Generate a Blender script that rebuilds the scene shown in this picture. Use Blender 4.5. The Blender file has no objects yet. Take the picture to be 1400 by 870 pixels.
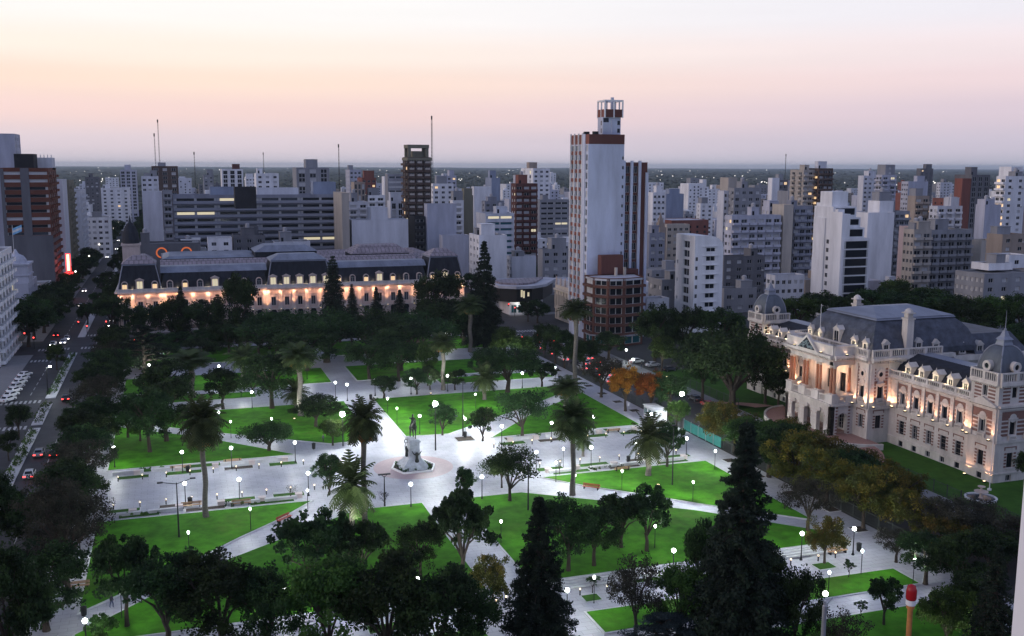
import bpy, math, random
import numpy as np
C = bpy.context.scene
COL = C.collection
R = math.radians
rnd = random.Random(7)

# ------------------------------------------------------------------ camera
F, CX, CY, HZ, VP = 1370.0, 700.0, 435.0, 226.8, 231.0
H = 55.0
_p = math.atan((CY-HZ)/F)
_yaw = math.atan2(CX-VP, math.hypot(F, CY-HZ))
FW = np.array([math.sin(_yaw)*math.cos(_p), math.cos(_yaw)*math.cos(_p), -math.sin(_p)])
RT = np.array([math.cos(_yaw), -math.sin(_yaw), 0.0])
UP = np.cross(RT, FW)
_c, _s = math.cos(R(0.2)), math.sin(R(0.2))
RT, UP = RT*_c+UP*_s, UP*_c-RT*_s
CAM = np.array([0.0, 0.0, H])
cd = bpy.data.cameras.new('camera'); cam = bpy.data.objects.new('camera', cd); COL.objects.link(cam)
from mathutils import Matrix
M = Matrix.Identity(4)
for i in range(3):
    M[i][0] = RT[i]; M[i][1] = UP[i]; M[i][2] = -FW[i]; M[i][3] = CAM[i]
cam.matrix_world = M
cd.sensor_width = 36; cd.lens = F/1400*36; cd.clip_start = 0.5; cd.clip_end = 80000
C.camera = cam

def ray(x, y): return FW*F+RT*(x-CX)-UP*(y-CY)
def at(x, y, z=0.0):
    d = ray(x, y); return CAM+d*((z-H)/d[2])
def px(p):
    v = np.array(p, float)-CAM; w = v@FW
    return CX+F*(v@RT)/w, CY-F*(v@UP)/w
def dist(p): return float((np.array([p[0], p[1], 0])-CAM)@FW)
def htop(x, y, ytop):
    lo, hi = -5.0, 250.0
    for _ in range(40):
        m = (lo+hi)/2
        if px((x, y, m))[1] > ytop: lo = m
        else: hi = m
    return lo
def xat(pxx, Y, z):
    lo, hi = -0.9*Y, 2.4*Y
    for _ in range(50):
        m = (lo+hi)/2
        if px((m, Y, z))[0] < pxx: lo = m
        else: hi = m
    return lo

# ------------------------------------------------------------------ world, sun, exposure
def lin(r, g, b):
    f = lambda c: ((c/255+0.055)/1.055)**2.4 if c > 10 else c/255/12.92
    return (f(r), f(g), f(b), 1)
W = bpy.data.worlds.new('World'); C.world = W; W.use_nodes = True
nt = W.node_tree; nt.nodes.clear()
def N(t, **k):
    n = nt.nodes.new(t)
    for a, b in k.items(): setattr(n, a, b)
    return n
L = nt.links.new
tc = N('ShaderNodeTexCoord'); sep = N('ShaderNodeSeparateXYZ'); L(tc.outputs['Generated'], sep.inputs[0])
def ramp(stops):
    r = N('ShaderNodeValToRGB'); r.color_ramp.interpolation = 'EASE'
    e = r.color_ramp.elements
    e[0].position, e[0].color = stops[0]
    e[1].position, e[1].color = stops[-1]
    for p, c in stops[1:-1]:
        q = e.new(p); q.color = c
    return r
UPC = (0.11, 0.15, 0.27, 1)
left = ramp([(0.0, lin(212, 204, 215)), (0.02, lin(224, 210, 218)), (0.05, lin(246, 217, 213)), (0.078, lin(254, 228, 212)),
             (0.105, lin(254, 240, 228)), (0.14, lin(252, 249, 246)), (0.19, lin(254, 254, 255)), (0.36, lin(140, 156, 200)), (1.0, UPC)])
right = ramp([(0.0, lin(190, 188, 204)), (0.02, lin(202, 194, 210)), (0.05, lin(217, 202, 215)), (0.078, lin(236, 215, 221)),
              (0.105, lin(241, 226, 231)), (0.14, lin(237, 234, 243)), (0.19, lin(234, 238, 250)), (0.36, lin(120, 136, 186)), (1.0, UPC)])
L(sep.outputs['Z'], left.inputs[0]); L(sep.outputs['Z'], right.inputs[0])
mr = N('ShaderNodeMapRange'); mr.interpolation_type = 'SMOOTHSTEP'
mr.inputs['From Min'].default_value = 0.0; mr.inputs['From Max'].default_value = 0.85
L(sep.outputs['X'], mr.inputs['Value'])
mx = N('ShaderNodeMix', data_type='RGBA'); L(mr.outputs[0], mx.inputs[0]); L(left.outputs[0], mx.inputs[6]); L(right.outputs[0], mx.inputs[7])
# the eastern sky behind the camera is darker and bluer than the afterglow in front
mb = N('ShaderNodeMapRange'); mb.interpolation_type = 'SMOOTHSTEP'
mb.inputs['From Min'].default_value = -0.6; mb.inputs['From Max'].default_value = 0.5
L(sep.outputs['Y'], mb.inputs['Value'])
mx2 = N('ShaderNodeMix', data_type='RGBA'); L(mb.outputs[0], mx2.inputs[0]); mx2.inputs[6].default_value = (0.33, 0.385, 0.63, 1); L(mx.outputs[2], mx2.inputs[7])
# faint streaks of high cloud
mp = N('ShaderNodeMapping'); mp.inputs['Scale'].default_value = (2.0, 2.0, 40.0); L(tc.outputs['Generated'], mp.inputs[0])
nz = N('ShaderNodeTexNoise'); nz.inputs['Scale'].default_value = 1.4; nz.inputs['Detail'].default_value = 4; L(mp.outputs[0], nz.inputs[0])
mrn = N('ShaderNodeMapRange'); mrn.inputs['To Min'].default_value = 0.955; mrn.inputs['To Max'].default_value = 1.05; L(nz.outputs[0], mrn.inputs['Value'])
bg = N('ShaderNodeBackground'); L(mx2.outputs[2], bg.inputs[0]); L(mrn.outputs[0], bg.inputs[1])
sky = N('ShaderNodeTexSky'); sky.sky_type = 'NISHITA'; sky.sun_disc = False
sky.sun_elevation = R(-2.5); sky.sun_rotation = R(-35); sky.altitude = 60
bg2 = N('ShaderNodeBackground'); L(sky.outputs[0], bg2.inputs[0]); bg2.inputs[1].default_value = 0.05
add = N('ShaderNodeAddShader'); L(bg.outputs[0], add.inputs[0]); L(bg2.outputs[0], add.inputs[1])
out = N('ShaderNodeOutputWorld'); L(add.outputs[0], out.inputs[0])
sd = bpy.data.lights.new('afterglow', 'SUN'); sd.energy = 1.05; sd.angle = R(40); sd.color = (1, 0.80, 0.70)
so = bpy.data.objects.new('afterglow', sd); COL.objects.link(so)
so.rotation_euler = (R(76), 0, R(-92))      # from the left, low, after sunset
C.view_settings.view_transform = 'Standard'; C.view_settings.look = 'None'
C.view_settings.exposure = 0.05; C.view_settings.gamma = 1.0
C.render.engine = 'CYCLES'
cy = C.cycles
cy.use_denoising = True
cy.use_light_tree = True
cy.max_bounces = 5; cy.diffuse_bounces = 2; cy.glossy_bounces = 2; cy.transmission_bounces = 2; cy.volume_bounces = 0
cy.sample_clamp_indirect = 3.0
cy.caustics_reflective = False; cy.caustics_refractive = False

# ------------------------------------------------------------------ materials
MATS = {}
def mat(name, col, rough=0.8, var=0.25, scale=0.5, metal=0.0, spec=0.35, emit=None, es=0.0, detail=4, stretch=None, bump=0.0, obvar=0.0):
    if name in MATS: return MATS[name]
    m = bpy.data.materials.new(name); m.use_nodes = True
    t = m.node_tree; b = t.nodes['Principled BSDF']
    c = tuple(col[:3])
    b.inputs['Roughness'].default_value = rough; b.inputs['Metallic'].default_value = metal
    b.inputs['Specular IOR Level'].default_value = spec
    if var > 0:
        co = t.nodes.new('ShaderNodeTexCoord'); n = t.nodes.new('ShaderNodeTexNoise')
        n.inputs['Scale'].default_value = scale; n.inputs['Detail'].default_value = detail; n.inputs['Roughness'].default_value = 0.65
        src = co.outputs['Object']
        if stretch:
            g = t.nodes.new('ShaderNodeMapping'); g.inputs['Scale'].default_value = stretch
            t.links.new(src, g.inputs[0]); src = g.outputs[0]
        t.links.new(src, n.inputs['Vector'])
        r = t.nodes.new('ShaderNodeValToRGB')
        r.color_ramp.elements[0].position = 0.3; r.color_ramp.elements[1].position = 0.72
        r.color_ramp.elements[0].color = tuple(x*(1-var) for x in c)+(1,)
        r.color_ramp.elements[1].color = tuple(min(1, x*(1+var)) for x in c)+(1,)
        t.links.new(n.outputs[0], r.inputs[0]); o = r.outputs[0]
        if obvar > 0:
            oi = t.nodes.new('ShaderNodeObjectInfo'); h = t.nodes.new('ShaderNodeHueSaturation')
            q = t.nodes.new('ShaderNodeMapRange'); q.inputs['To Min'].default_value = 1-obvar; q.inputs['To Max'].default_value = 1+obvar
            t.links.new(oi.outputs['Random'], q.inputs['Value']); t.links.new(q.outputs[0], h.inputs['Value'])
            q2 = t.nodes.new('ShaderNodeMapRange'); q2.inputs['To Min'].default_value = 0.5-obvar*0.07; q2.inputs['To Max'].default_value = 0.5+obvar*0.07
            t.links.new(oi.outputs['Random'], q2.inputs['Value']); t.links.new(q2.outputs[0], h.inputs['Hue'])
            t.links.new(o, h.inputs['Color']); o = h.outputs[0]
        t.links.new(o, b.inputs['Base Color'])
        if bump > 0:
            bp = t.nodes.new('ShaderNodeBump'); bp.inputs['Strength'].default_value = bump
            t.links.new(n.outputs[0], bp.inputs['Height']); t.links.new(bp.outputs[0], b.inputs['Normal'])
    else:
        b.inputs['Base Color'].default_value = c+(1,)
    if emit:
        b.inputs['Emission Color'].default_value = tuple(emit[:3])+(1,); b.inputs['Emission Strength'].default_value = es
    MATS[name] = m
    return m
def tiled(name, col, joint, bw, bh, rough, var=0.12, scale=0.08, mortar=0.012, spec=0.4):
    m = mat(name, col, rough, var, scale, spec=spec); t = m.node_tree; b = t.nodes['Principled BSDF']
    src = b.inputs['Base Color'].links[0].from_socket
    co = t.nodes.new('ShaderNodeTexCoord'); br = t.nodes.new('ShaderNodeTexBrick')
    br.inputs['Scale'].default_value = 1.0; br.inputs['Brick Width'].default_value = bw; br.inputs['Row Height'].default_value = bh
    br.inputs['Mortar Size'].default_value = mortar; br.inputs['Color1'].default_value = (1, 1, 1, 1); br.inputs['Color2'].default_value = (0.86, 0.87, 0.88, 1)
    br.inputs['Mortar'].default_value = (joint, joint, joint, 1); br.inputs['Bias'].default_value = -0.3
    t.links.new(co.outputs['Object'], br.inputs['Vector'])
    mm = t.nodes.new('ShaderNodeMix'); mm.data_type = 'RGBA'; mm.blend_type = 'MULTIPLY'; mm.inputs[0].default_value = 1.0
    t.links.new(src, mm.inputs[6]); t.links.new(br.outputs[0], mm.inputs[7]); t.links.new(mm.outputs[2], b.inputs['Base Color'])
    return m
def wallmat(name, col, var=0.14): return mat(name, col, 0.85, var*1.5, 0.22, spec=0.25, stretch=(1, 1, 0.18), detail=6)

m_asph = mat('asphalt', (0.04, 0.04, 0.044), 0.75, 0.3, 0.3)
m_ground = mat('city_ground', (0.06, 0.06, 0.055), 0.95, 0.5, 0.02)
m_pave = tiled('plaza_paving', (0.43, 0.43, 0.47), 0.62, 2.0, 1.0, 0.45, var=0.2, scale=0.12, mortar=0.03)
m_pave2 = tiled('sidewalk_paving', (0.22, 0.22, 0.22), 0.6, 0.8, 0.8, 0.7)
m_pink = tiled('pink_paving', (0.46, 0.34, 0.34), 0.75, 0.5, 0.25, 0.5)
m_kerb = mat('kerb_stone', (0.52, 0.52, 0.53), 0.7, 0.15, 1.0)
m_lawn = mat('lawn_grass', (0.052, 0.20, 0.007), 0.95, 0.45, 0.35, spec=0.15, bump=0.6, detail=8)
_t = m_lawn.node_tree; _b = _t.nodes['Principled BSDF']; _s = _b.inputs['Base Color'].links[0].from_socket
_co = _t.nodes.new('ShaderNodeTexCoord'); _n = _t.nodes.new('ShaderNodeTexNoise'); _n.inputs['Scale'].default_value = 0.09; _n.inputs['Detail'].default_value = 9; _n.inputs['Roughness'].default_value = 0.7
_t.links.new(_co.outputs['Object'], _n.inputs['Vector']); _r = _t.nodes.new('ShaderNodeMapRange'); _r.inputs['From Min'].default_value = 0.52; _r.inputs['From Max'].default_value = 0.72; _r.inputs['To Max'].default_value = 0.75
_t.links.new(_n.outputs[0], _r.inputs['Value']); _m = _t.nodes.new('ShaderNodeMix'); _m.data_type = 'RGBA'; _m.inputs[7].default_value = (0.085, 0.14, 0.02, 1)
_t.links.new(_r.outputs[0], _m.inputs[0]); _t.links.new(_s, _m.inputs[6]); _t.links.new(_m.outputs[2], _b.inputs['Base Color'])
m_lawn2 = mat('shaded_garden_grass', (0.04, 0.11, 0.014), 0.95, 0.3, 0.35, spec=0.15, bump=0.6, detail=8)  # darker copy of the lawn grass, with the shade put into its colour
m_soil = mat('soil', (0.05, 0.038, 0.028), 0.95, 0.3, 1.0)
m_paint = mat('road_paint', (0.42, 0.42, 0.41), 0.7, 0.25, 0.8)
m_drive = tiled('brick_drive', (0.36, 0.21, 0.17), 0.7, 0.5, 0.25, 0.75)
m_stone = mat('white_stone', (0.57, 0.53, 0.485), 0.7, 0.24, 0.5, stretch=(1, 1, 0.3))
m_stone2 = mat('cream_stone', (0.56, 0.46, 0.40), 0.75, 0.16, 0.5, stretch=(1, 1, 0.3))
m_brick = mat('red_brick', (0.21, 0.115, 0.095), 0.85, 0.2, 1.2)
m_slate = mat('slate', (0.026, 0.029, 0.038), 0.75, 0.35, 0.9, spec=0.15, stretch=(1, 1, 0.25))
m_slateworn = mat('worn_slate', (0.06, 0.068, 0.09), 0.55, 0.6, 0.5, detail=9)
m_zinc = mat('zinc_roof', (0.22, 0.24, 0.29), 0.45, 0.3, 0.25, metal=0.2, stretch=(1, 0.25, 1))
m_dome = mat('dome_zinc', (0.10, 0.115, 0.135), 0.42, 0.25, 0.6, metal=0.3, stretch=(1, 1, 0.2))
m_redroof = tiled('rusty_skylight_roof', (0.28, 0.24, 0.26), 0.6, 1.6, 3.0, 0.6, var=.3, scale=.4, mortar=0.22)
m_glass = mat('dark_glass', (0.012, 0.015, 0.022), 0.1, 0, spec=0.35)
m_glass2 = mat('grey_glass', (0.05, 0.06, 0.075), 0.12, 0, spec=0.6)
m_teal = mat('teal_glass', (0.02, 0.10, 0.12), 0.1, 0, spec=0.6)
m_blind = mat('white_blind', (0.50, 0.50, 0.50), 0.7, 0.1, 1.0)
m_lit = mat('lit_window', (0.8, 0.7, 0.5), 0.5, 0, emit=(1.0, 0.86, 0.52), es=0.55)
m_litw = mat('lit_window_warm', (0.8, 0.6, 0.4), 0.5, 0, emit=(1.0, 0.66, 0.32), es=0.9)
m_frame = mat('window_frame', (0.45, 0.45, 0.44), 0.6, 0)
m_darkmetal = mat('dark_metal', (0.02, 0.021, 0.022), 0.5, 0.1, 2.0, metal=0.3)
m_steel = mat('galvanised_steel', (0.32, 0.33, 0.35), 0.45, 0.15, 1.0, metal=0.6)
m_white = mat('white_paint', (0.72, 0.72, 0.72), 0.6, 0.08, 0.6)
m_bronze = mat('bronze', (0.045, 0.05, 0.045), 0.45, 0.3, 2.0, metal=0.6)
m_globe = mat('lamp_globe', (0.9, 0.9, 0.9), 0.4, 0, emit=(0.93, 1.0, 0.98), es=14)
m_flood = mat('flood_led', (0.9, 0.9, 0.9), 0.4, 0, emit=(0.95, 1.0, 0.98), es=160)
m_slim = mat('path_lamp_head', (0.9, 0.9, 0.9), 0.4, 0, emit=(0.95, 1.0, 0.96), es=7)
m_warm = mat('warm_lamp', (0.9, 0.8, 0.6), 0.4, 0, emit=(1.0, 0.74, 0.42), es=3)
m_red = mat('red_light', (0.6, 0.02, 0.02), 0.4, 0, emit=(1.0, 0.06, 0.05), es=6)
m_head = mat('head_light', (0.9, 0.9, 0.9), 0.3, 0, emit=(1.0, 0.96, 0.88), es=12)
m_farlamp = mat('far_lamp', (0.9, 0.9, 0.9), 0.4, 0, emit=(1.0, 0.93, 0.80), es=2.2)
m_bark = mat('bark', (0.055, 0.042, 0.033), 0.95, 0.35, 3.0, stretch=(1, 1, 0.3))
m_palmbark = mat('palm_bark', (0.13, 0.115, 0.10), 0.95, 0.35, 2.5, stretch=(1, 1, 4))
def leafmat(name, c, ov=0.3):
    m = mat(name, c, 0.7, 0.3, 1.5, spec=0.2, obvar=ov); t = m.node_tree; b = t.nodes['Principled BSDF']
    tr = t.nodes.new('ShaderNodeBsdfTranslucent'); mixs = t.nodes.new('ShaderNodeMixShader'); mixs.inputs[0].default_value = 0.35
    t.links.new(b.inputs['Base Color'].links[0].from_socket, tr.inputs['Color'])
    t.links.new(b.outputs[0], mixs.inputs[1]); t.links.new(tr.outputs[0], mixs.inputs[2]); t.links.new(mixs.outputs[0], t.nodes['Material Output'].inputs[0])
    return m
LEAF = {
    'dark': [leafmat('leaf_dark_a', (0.0259, 0.0512, 0.0165)), leafmat('leaf_dark_b', (0.0398, 0.0756, 0.0208)), leafmat('leaf_dark_c', (0.0165, 0.0333, 0.0131))],
    'grey': [leafmat('leaf_grey_a', (0.0467, 0.0467, 0.0324)), leafmat('leaf_grey_b', (0.0654, 0.0612, 0.042)), leafmat('leaf_grey_c', (0.0316, 0.0316, 0.022))],
    'green': [leafmat('leaf_green_a', (0.0494, 0.0958, 0.0192)), leafmat('leaf_green_b', (0.0746, 0.1361, 0.0272)), leafmat('leaf_green_c', (0.0302, 0.0595, 0.0161))],
    'olive': [leafmat('leaf_olive_a', (0.0933, 0.0968, 0.0184)), leafmat('leaf_olive_b', (0.1555, 0.121, 0.0219)), leafmat('leaf_olive_c', (0.0622, 0.0714, 0.0184))],
    'orange': [leafmat('leaf_orange_a', (0.30, 0.11, 0.015)), leafmat('leaf_orange_b', (0.36, 0.17, 0.025)), leafmat('leaf_orange_c', (0.16, 0.07, 0.014))],
    'needle': [leafmat('needle_a', (0.0181, 0.029, 0.0181)), leafmat('needle_b', (0.029, 0.0445, 0.0248)), leafmat('needle_c', (0.0124, 0.0198, 0.0132))],
    'blue': [leafmat('needle_blue_a', (0.0374, 0.0556, 0.0594)), leafmat('needle_blue_b', (0.0523, 0.0743, 0.0781)), leafmat('needle_blue_c', (0.0226, 0.0336, 0.0374))],
    'palm': [leafmat('frond_a', (0.0385, 0.055, 0.0176)), leafmat('frond_b', (0.066, 0.088, 0.033)), leafmat('frond_dead', (0.34, 0.15, 0.04))],
}

# ------------------------------------------------------------------ mesh builder
class MB:
    def __init__(s): s.v, s.f, s.m = [], [], []
    def add(s, vs, fs, mi=0):
        o = len(s.v); s.v += [tuple(map(float, p)) for p in vs]
        s.f += [tuple(o+i for i in f) for f in fs]; s.m += [mi]*len(fs)
    def quad(s, *p, mi=0): s.add(p, [tuple(range(len(p)))], mi)
    def box(s, x0, x1, y0, y1, z0, z1, mi=0):
        s.add([(x0, y0, z0), (x1, y0, z0), (x1, y1, z0), (x0, y1, z0), (x0, y0, z1), (x1, y0, z1), (x1, y1, z1), (x0, y1, z1)],
              [(0, 3, 2, 1), (4, 5, 6, 7), (0, 1, 5, 4), (1, 2, 6, 5), (2, 3, 7, 6), (3, 0, 4, 7)], mi)
    def frus(s, a, b, z0, z1, mi=0, cap=True):      # two rectangles (x0,x1,y0,y1)
        q = lambda r, z: [(r[0], r[2], z), (r[1], r[2], z), (r[1], r[3], z), (r[0], r[3], z)]
        s.add(q(a, z0)+q(b, z1), [(0, 1, 5, 4), (1, 2, 6, 5), (2, 3, 7, 6), (3, 0, 4, 7)]+([(4, 5, 6, 7)] if cap else []), mi)
    def prism(s, poly, z0, z1, mi=0):
        n = len(poly)
        s.add([(p[0], p[1], z0) for p in poly]+[(p[0], p[1], z1) for p in poly],
              [tuple(range(n, 2*n))]+[(i, (i+1) % n, n+(i+1) % n, n+i) for i in range(n)], mi)
    def tube(s, path, rad, seg=8, mi=0, cap=True):
        path = [np.array(p, float) for p in path]; n = len(path)
        if not hasattr(rad, '__len__'): rad = [rad]*n
        vs = []
        for i, p in enumerate(path):
            d = path[min(i+1, n-1)]-path[max(i-1, 0)]; d = d/(np.linalg.norm(d)+1e-9)
            a = np.cross(d, (0, 0, 1) if abs(d[2]) < 0.9 else (1, 0, 0)); a /= np.linalg.norm(a); b = np.cross(d, a)
            for k in range(seg):
                t = 2*math.pi*k/seg; vs.append(p+rad[i]*(math.cos(t)*a+math.sin(t)*b))
        fs = [(i*seg+k, i*seg+(k+1) % seg, (i+1)*seg+(k+1) % seg, (i+1)*seg+k) for i in range(n-1) for k in range(seg)]
        if cap: fs += [tuple(range(seg))[::-1], tuple(range((n-1)*seg, n*seg))]
        s.add(vs, fs, mi)
    def lathe(s, prof, seg=12, c=(0, 0), mi=0):
        s_ = len(prof)
        vs = [(c[0]+r*math.cos(2*math.pi*k/seg), c[1]+r*math.sin(2*math.pi*k/seg), z) for r, z in prof for k in range(seg)]
        fs = [(i*seg+k, i*seg+(k+1) % seg, (i+1)*seg+(k+1) % seg, (i+1)*seg+k) for i in range(s_-1) for k in range(seg)]
        fs += [tuple(range(seg))[::-1], tuple(range((s_-1)*seg, s_*seg))]
        s.add(vs, fs, mi)
    def ball(s, c, r, mi=0, seg=10):
        n = 6; pr = [(max(0.02*r, r*math.sin(math.pi*i/n)), c[2]-r*math.cos(math.pi*i/n)) for i in range(n+1)]
        s.lathe(pr, seg, (c[0], c[1]), mi)
    # boxes in a facade frame: u along, d outward, z up
    def fbox(s, fr, u0, u1, d0, d1, z0, z1, mi=0):
        P = fr.p
        s.add([P(u0, d1, z0), P(u1, d1, z0), P(u1, d0, z0), P(u0, d0, z0), P(u0, d1, z1), P(u1, d1, z1), P(u1, d0, z1), P(u0, d0, z1)],
              [(0, 3, 2, 1), (4, 5, 6, 7), (0, 1, 5, 4), (1, 2, 6, 5), (2, 3, 7, 6), (3, 0, 4, 7)], mi)
    def wall(s, fr, u0, u1, z0, z1, holes=(), dep=0.3, mi=0, back=None):
        us = sorted({u0, u1, *[round(h[0], 3) for h in holes], *[round(h[1], 3) for h in holes]})
        zs = sorted({z0, z1, *[round(h[2], 3) for h in holes], *[round(h[3], 3) for h in holes]})
        us = [u for u in us if u0 <= u <= u1]; zs = [z for z in zs if z0 <= z <= z1]
        P = fr.p; rs = [tuple(round(q, 3) for q in h) for h in holes]
        for i in range(len(zs)-1):
            zc = (zs[i]+zs[i+1])/2; run = None
            hr = [h for h in rs if h[2] < zc < h[3]]
            for j in range(len(us)-1):
                uc = (us[j]+us[j+1])/2
                inside = any(h[0] < uc < h[1] for h in hr)
                if not inside and run is None: run = us[j]
                if inside and run is not None:
                    s.quad(P(run, 0, zs[i]), P(us[j], 0, zs[i]), P(us[j], 0, zs[i+1]), P(run, 0, zs[i+1]), mi=mi); run = None
            if run is not None: s.quad(P(run, 0, zs[i]), P(u1, 0, zs[i]), P(u1, 0, zs[i+1]), P(run, 0, zs[i+1]), mi=mi)
        for a, b, c, d in rs:
            s.quad(P(a, 0, c), P(b, 0, c), P(b, -dep, c), P(a, -dep, c), mi=mi); s.quad(P(a, 0, d), P(a, -dep, d), P(b, -dep, d), P(b, 0, d), mi=mi)
            s.quad(P(a, 0, c), P(a, -dep, c), P(a, -dep, d), P(a, 0, d), mi=mi); s.quad(P(b, 0, c), P(b, 0, d), P(b, -dep, d), P(b, -dep, c), mi=mi)
            if back is not None: s.quad(P(a, -dep, c), P(b, -dep, c), P(b, -dep, d), P(a, -dep, d), mi=back)
    def mesh(s, name, mats):
        me = bpy.data.meshes.new(name); me.from_pydata(s.v, [], s.f)
        for m in mats: me.materials.append(m)
        if len(mats) > 1: me.polygons.foreach_set('material_index', s.m)
        return me
    def build(s, name, mats, parent=None, loc=None, smooth=False):
        if not isinstance(mats, (list, tuple)): mats = [mats]
        me = s.mesh(name, mats)
        if smooth: me.polygons.foreach_set('use_smooth', [True]*len(me.polygons))
        return link(name, me, parent, loc)
def link(name, me, parent=None, loc=None, rz=0.0, scale=None):
    o = bpy.data.objects.new(name, me); COL.objects.link(o)
    if parent is not None: o.parent = parent
    if loc is not None: o.location = loc
    if rz: o.rotation_euler = (0, 0, rz)
    if scale is not None: o.scale = scale
    return o
class Frame:            # facade frame, coordinates relative to a thing's origin
    def __init__(s, o, u):
        s.o = (o[0], o[1]); s.u = u; s.n = (u[1], -u[0]); s.rz = math.atan2(u[1], u[0])
    def p(s, u, d, z): return (s.o[0]+u*s.u[0]+d*s.n[0], s.o[1]+u*s.u[1]+d*s.n[1], z)
def tag(o, label, cat, group=None):
    o['label'] = label; o['category'] = cat
    if group: o['group'] = group
    return o
def thing(name, label, cat, loc=(0, 0, 0), rz=0.0, group=None):
    o = link(name, None, None, loc, rz); o.empty_display_size = 0.5
    return tag(o, label, cat, group)
def struct(name, mb, mats, kind='structure'):
    o = mb.build(name, mats); o['kind'] = kind; return o
def dup(root, loc, rz=None, scale=None, label=None, group=None):
    def rec(o, par):
        c = o.copy(); COL.objects.link(c)
        if par is not None: c.parent = par
        for ch in KIDS.get(o.name, ()): rec(ch, c)
        return c
    r = rec(root, None); r.location = loc
    if rz is not None: r.rotation_euler = (0, 0, rz)
    if scale is not None: r.scale = scale
    if label: r['label'] = label
    if group: r['group'] = group
    return r
KIDS = {}
def proto(root, *kids):
    KIDS[root.name] = list(kids); root['used'] = 0; return root
def place(root, loc, rz=None, scale=None, label=None, group=None, cat=None):
    if not root.get('used'):
        root['used'] = 1; o = root; o.location = loc
        if rz is not None: o.rotation_euler = (0, 0, rz)
        if scale is not None: o.scale = scale
        if label: o['label'] = label
        if group: o['group'] = group
    else:
        o = dup(root, loc, rz, scale, label, group)
        if not group and 'group' in o: del o['group']
    if cat: o['category'] = cat
    return o
def lamp_light(name, parent, loc, power, col, kind='POINT', size=0.25, rot=None, spot=None):
    d = bpy.data.lights.new(name, kind); d.energy = power; d.color = col[:3]
    d.shadow_soft_size = size
    if spot: d.spot_size = R(spot); d.spot_blend = 0.6
    o = link(name, d, parent, loc)
    if rot: o.rotation_euler = rot
    return o
def winmesh(name, glass, bars=True, fr=None):
    b = MB()
    b.quad((-.5, 0, -.5), (.5, 0, -.5), (.5, 0, .5), (-.5, 0, .5), mi=1)
    t = 0.06
    for x0, x1, z0, z1 in ((-.5, -.5+t, -.5, .5), (.5-t, .5, -.5, .5), (-.5+t, .5-t, -.5, -.5+t*.6), (-.5+t, .5-t, .5-t*.6, .5)) + (((-.03, .03, -.5+t*.6, .5-t*.6),) if bars else ()):
        b.box(x0, x1, -.06, -.005, z0, z1, 0)
    return b.mesh(name, [fr or m_frame, glass])
WIN = {'d': winmesh('window_dark', m_glass), 'g': winmesh('window_grey', m_glass2), 'b': winmesh('window_blind', m_blind),
       'l': winmesh('window_lit', m_lit), 'w': winmesh('window_lit_warm', m_litw), 't': winmesh('window_teal', m_teal),
       'n': winmesh('window_plain', m_glass, False), 'k': winmesh('window_darkframe', m_glass, True, m_darkmetal)}
def window(parent, fr, u0, u1, z0, z1, dep=0.3, kind='d', name='window'):
    o = link(name, WIN[kind], parent, fr.p((u0+u1)/2, -dep+0.02, (z0+z1)/2), fr.rz, (u1-u0, 1, z1-z0))
    return o
# ================================================================== SETTING
def offset(poly, d):           # outward offset of a CCW polygon
    n = len(poly); out = []
    for i in range(n):
        p0, p1, p2 = (np.array(poly[(i+k) % n][:2], float) for k in (-1, 0, 1))
        a = (p1-p0)/np.linalg.norm(p1-p0); b = (p2-p1)/np.linalg.norm(p2-p1)
        na, nb = np.array((a[1], -a[0])), np.array((b[1], -b[0])); k = 1+na@nb
        out.append(tuple(p1+d*(na+nb)/max(k, 0.4)))
    return out
def ccw(p):
    s = sum(p[i][0]*p[(i+1) % len(p)][1]-p[(i+1) % len(p)][0]*p[i][1] for i in range(len(p)))
    return p if s > 0 else p[::-1]
g = MB(); g.quad((-14000, -3000, -0.02), (26000, -3000, -0.02), (26000, 24000, -0.02), (-14000, 24000, -0.02)); struct('ground', g, m_ground)
rd = MB()
rd.quad((-40, -60, 0.01), (-19, -60, 0.01), (-19, 1500, 0.01), (-40, 1500, 0.01)); struct('avenue', rd, m_asph)
rd = MB(); rd.quad((101, -60, 0.01), (117, -60, 0.01), (117, 318, 0.01), (101, 318, 0.01)); rd.quad((101, 345, 0.01), (117, 345, 0.01), (117, 1300, 0.01), (101, 1300, 0.01)); struct('road', rd, m_asph)
rd = MB(); rd.quad((-19, 318, 0.01), (420, 318, 0.01), (420, 345, 0.01), (-19, 345, 0.01)); rd.quad((-160, 318, 0.01), (-40, 318, 0.01), (-40, 338, 0.01), (-160, 338, 0.01)); struct('road', rd, m_asph)
sw = MB()
sw.prism([(-46, -60), (-40, -60), (-40, 316), (-46, 316)], -0.01, 0.13); sw.prism([(-46, 340), (-40, 340), (-40, 1400), (-46, 1400)], -0.01, 0.13)
sw.prism([(117, -60), (121, -60), (121, 316), (117, 316)], -0.01, 0.13)
sw.prism([(-18.7, 347), (104, 347), (104, 352), (-18.7, 352)], -0.01, 0.13); sw.prism([(117, 347), (200, 347), (200, 352), (117, 352)], -0.01, 0.13)
struct('pavement', sw, m_pave2)
md = MB()
for y0, y1 in ((-60, 226), (229, 249), (255, 316), (345, 460), (475, 620), (635, 900)): md.prism([(-30.4, y0), (-28.2, y0), (-28.2, y1), (-30.4, y1)], -0.01, 0.15)
struct('median_kerb', md, m_kerb)
pk = MB()
for y in range(-40, 316, 6):
    if not 225 < y < 256: pk.quad((-34.25, y, 0.016), (-34.08, y, 0.016), (-34.08, y+3.2, 0.016), (-34.25, y+3.2, 0.016))
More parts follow.
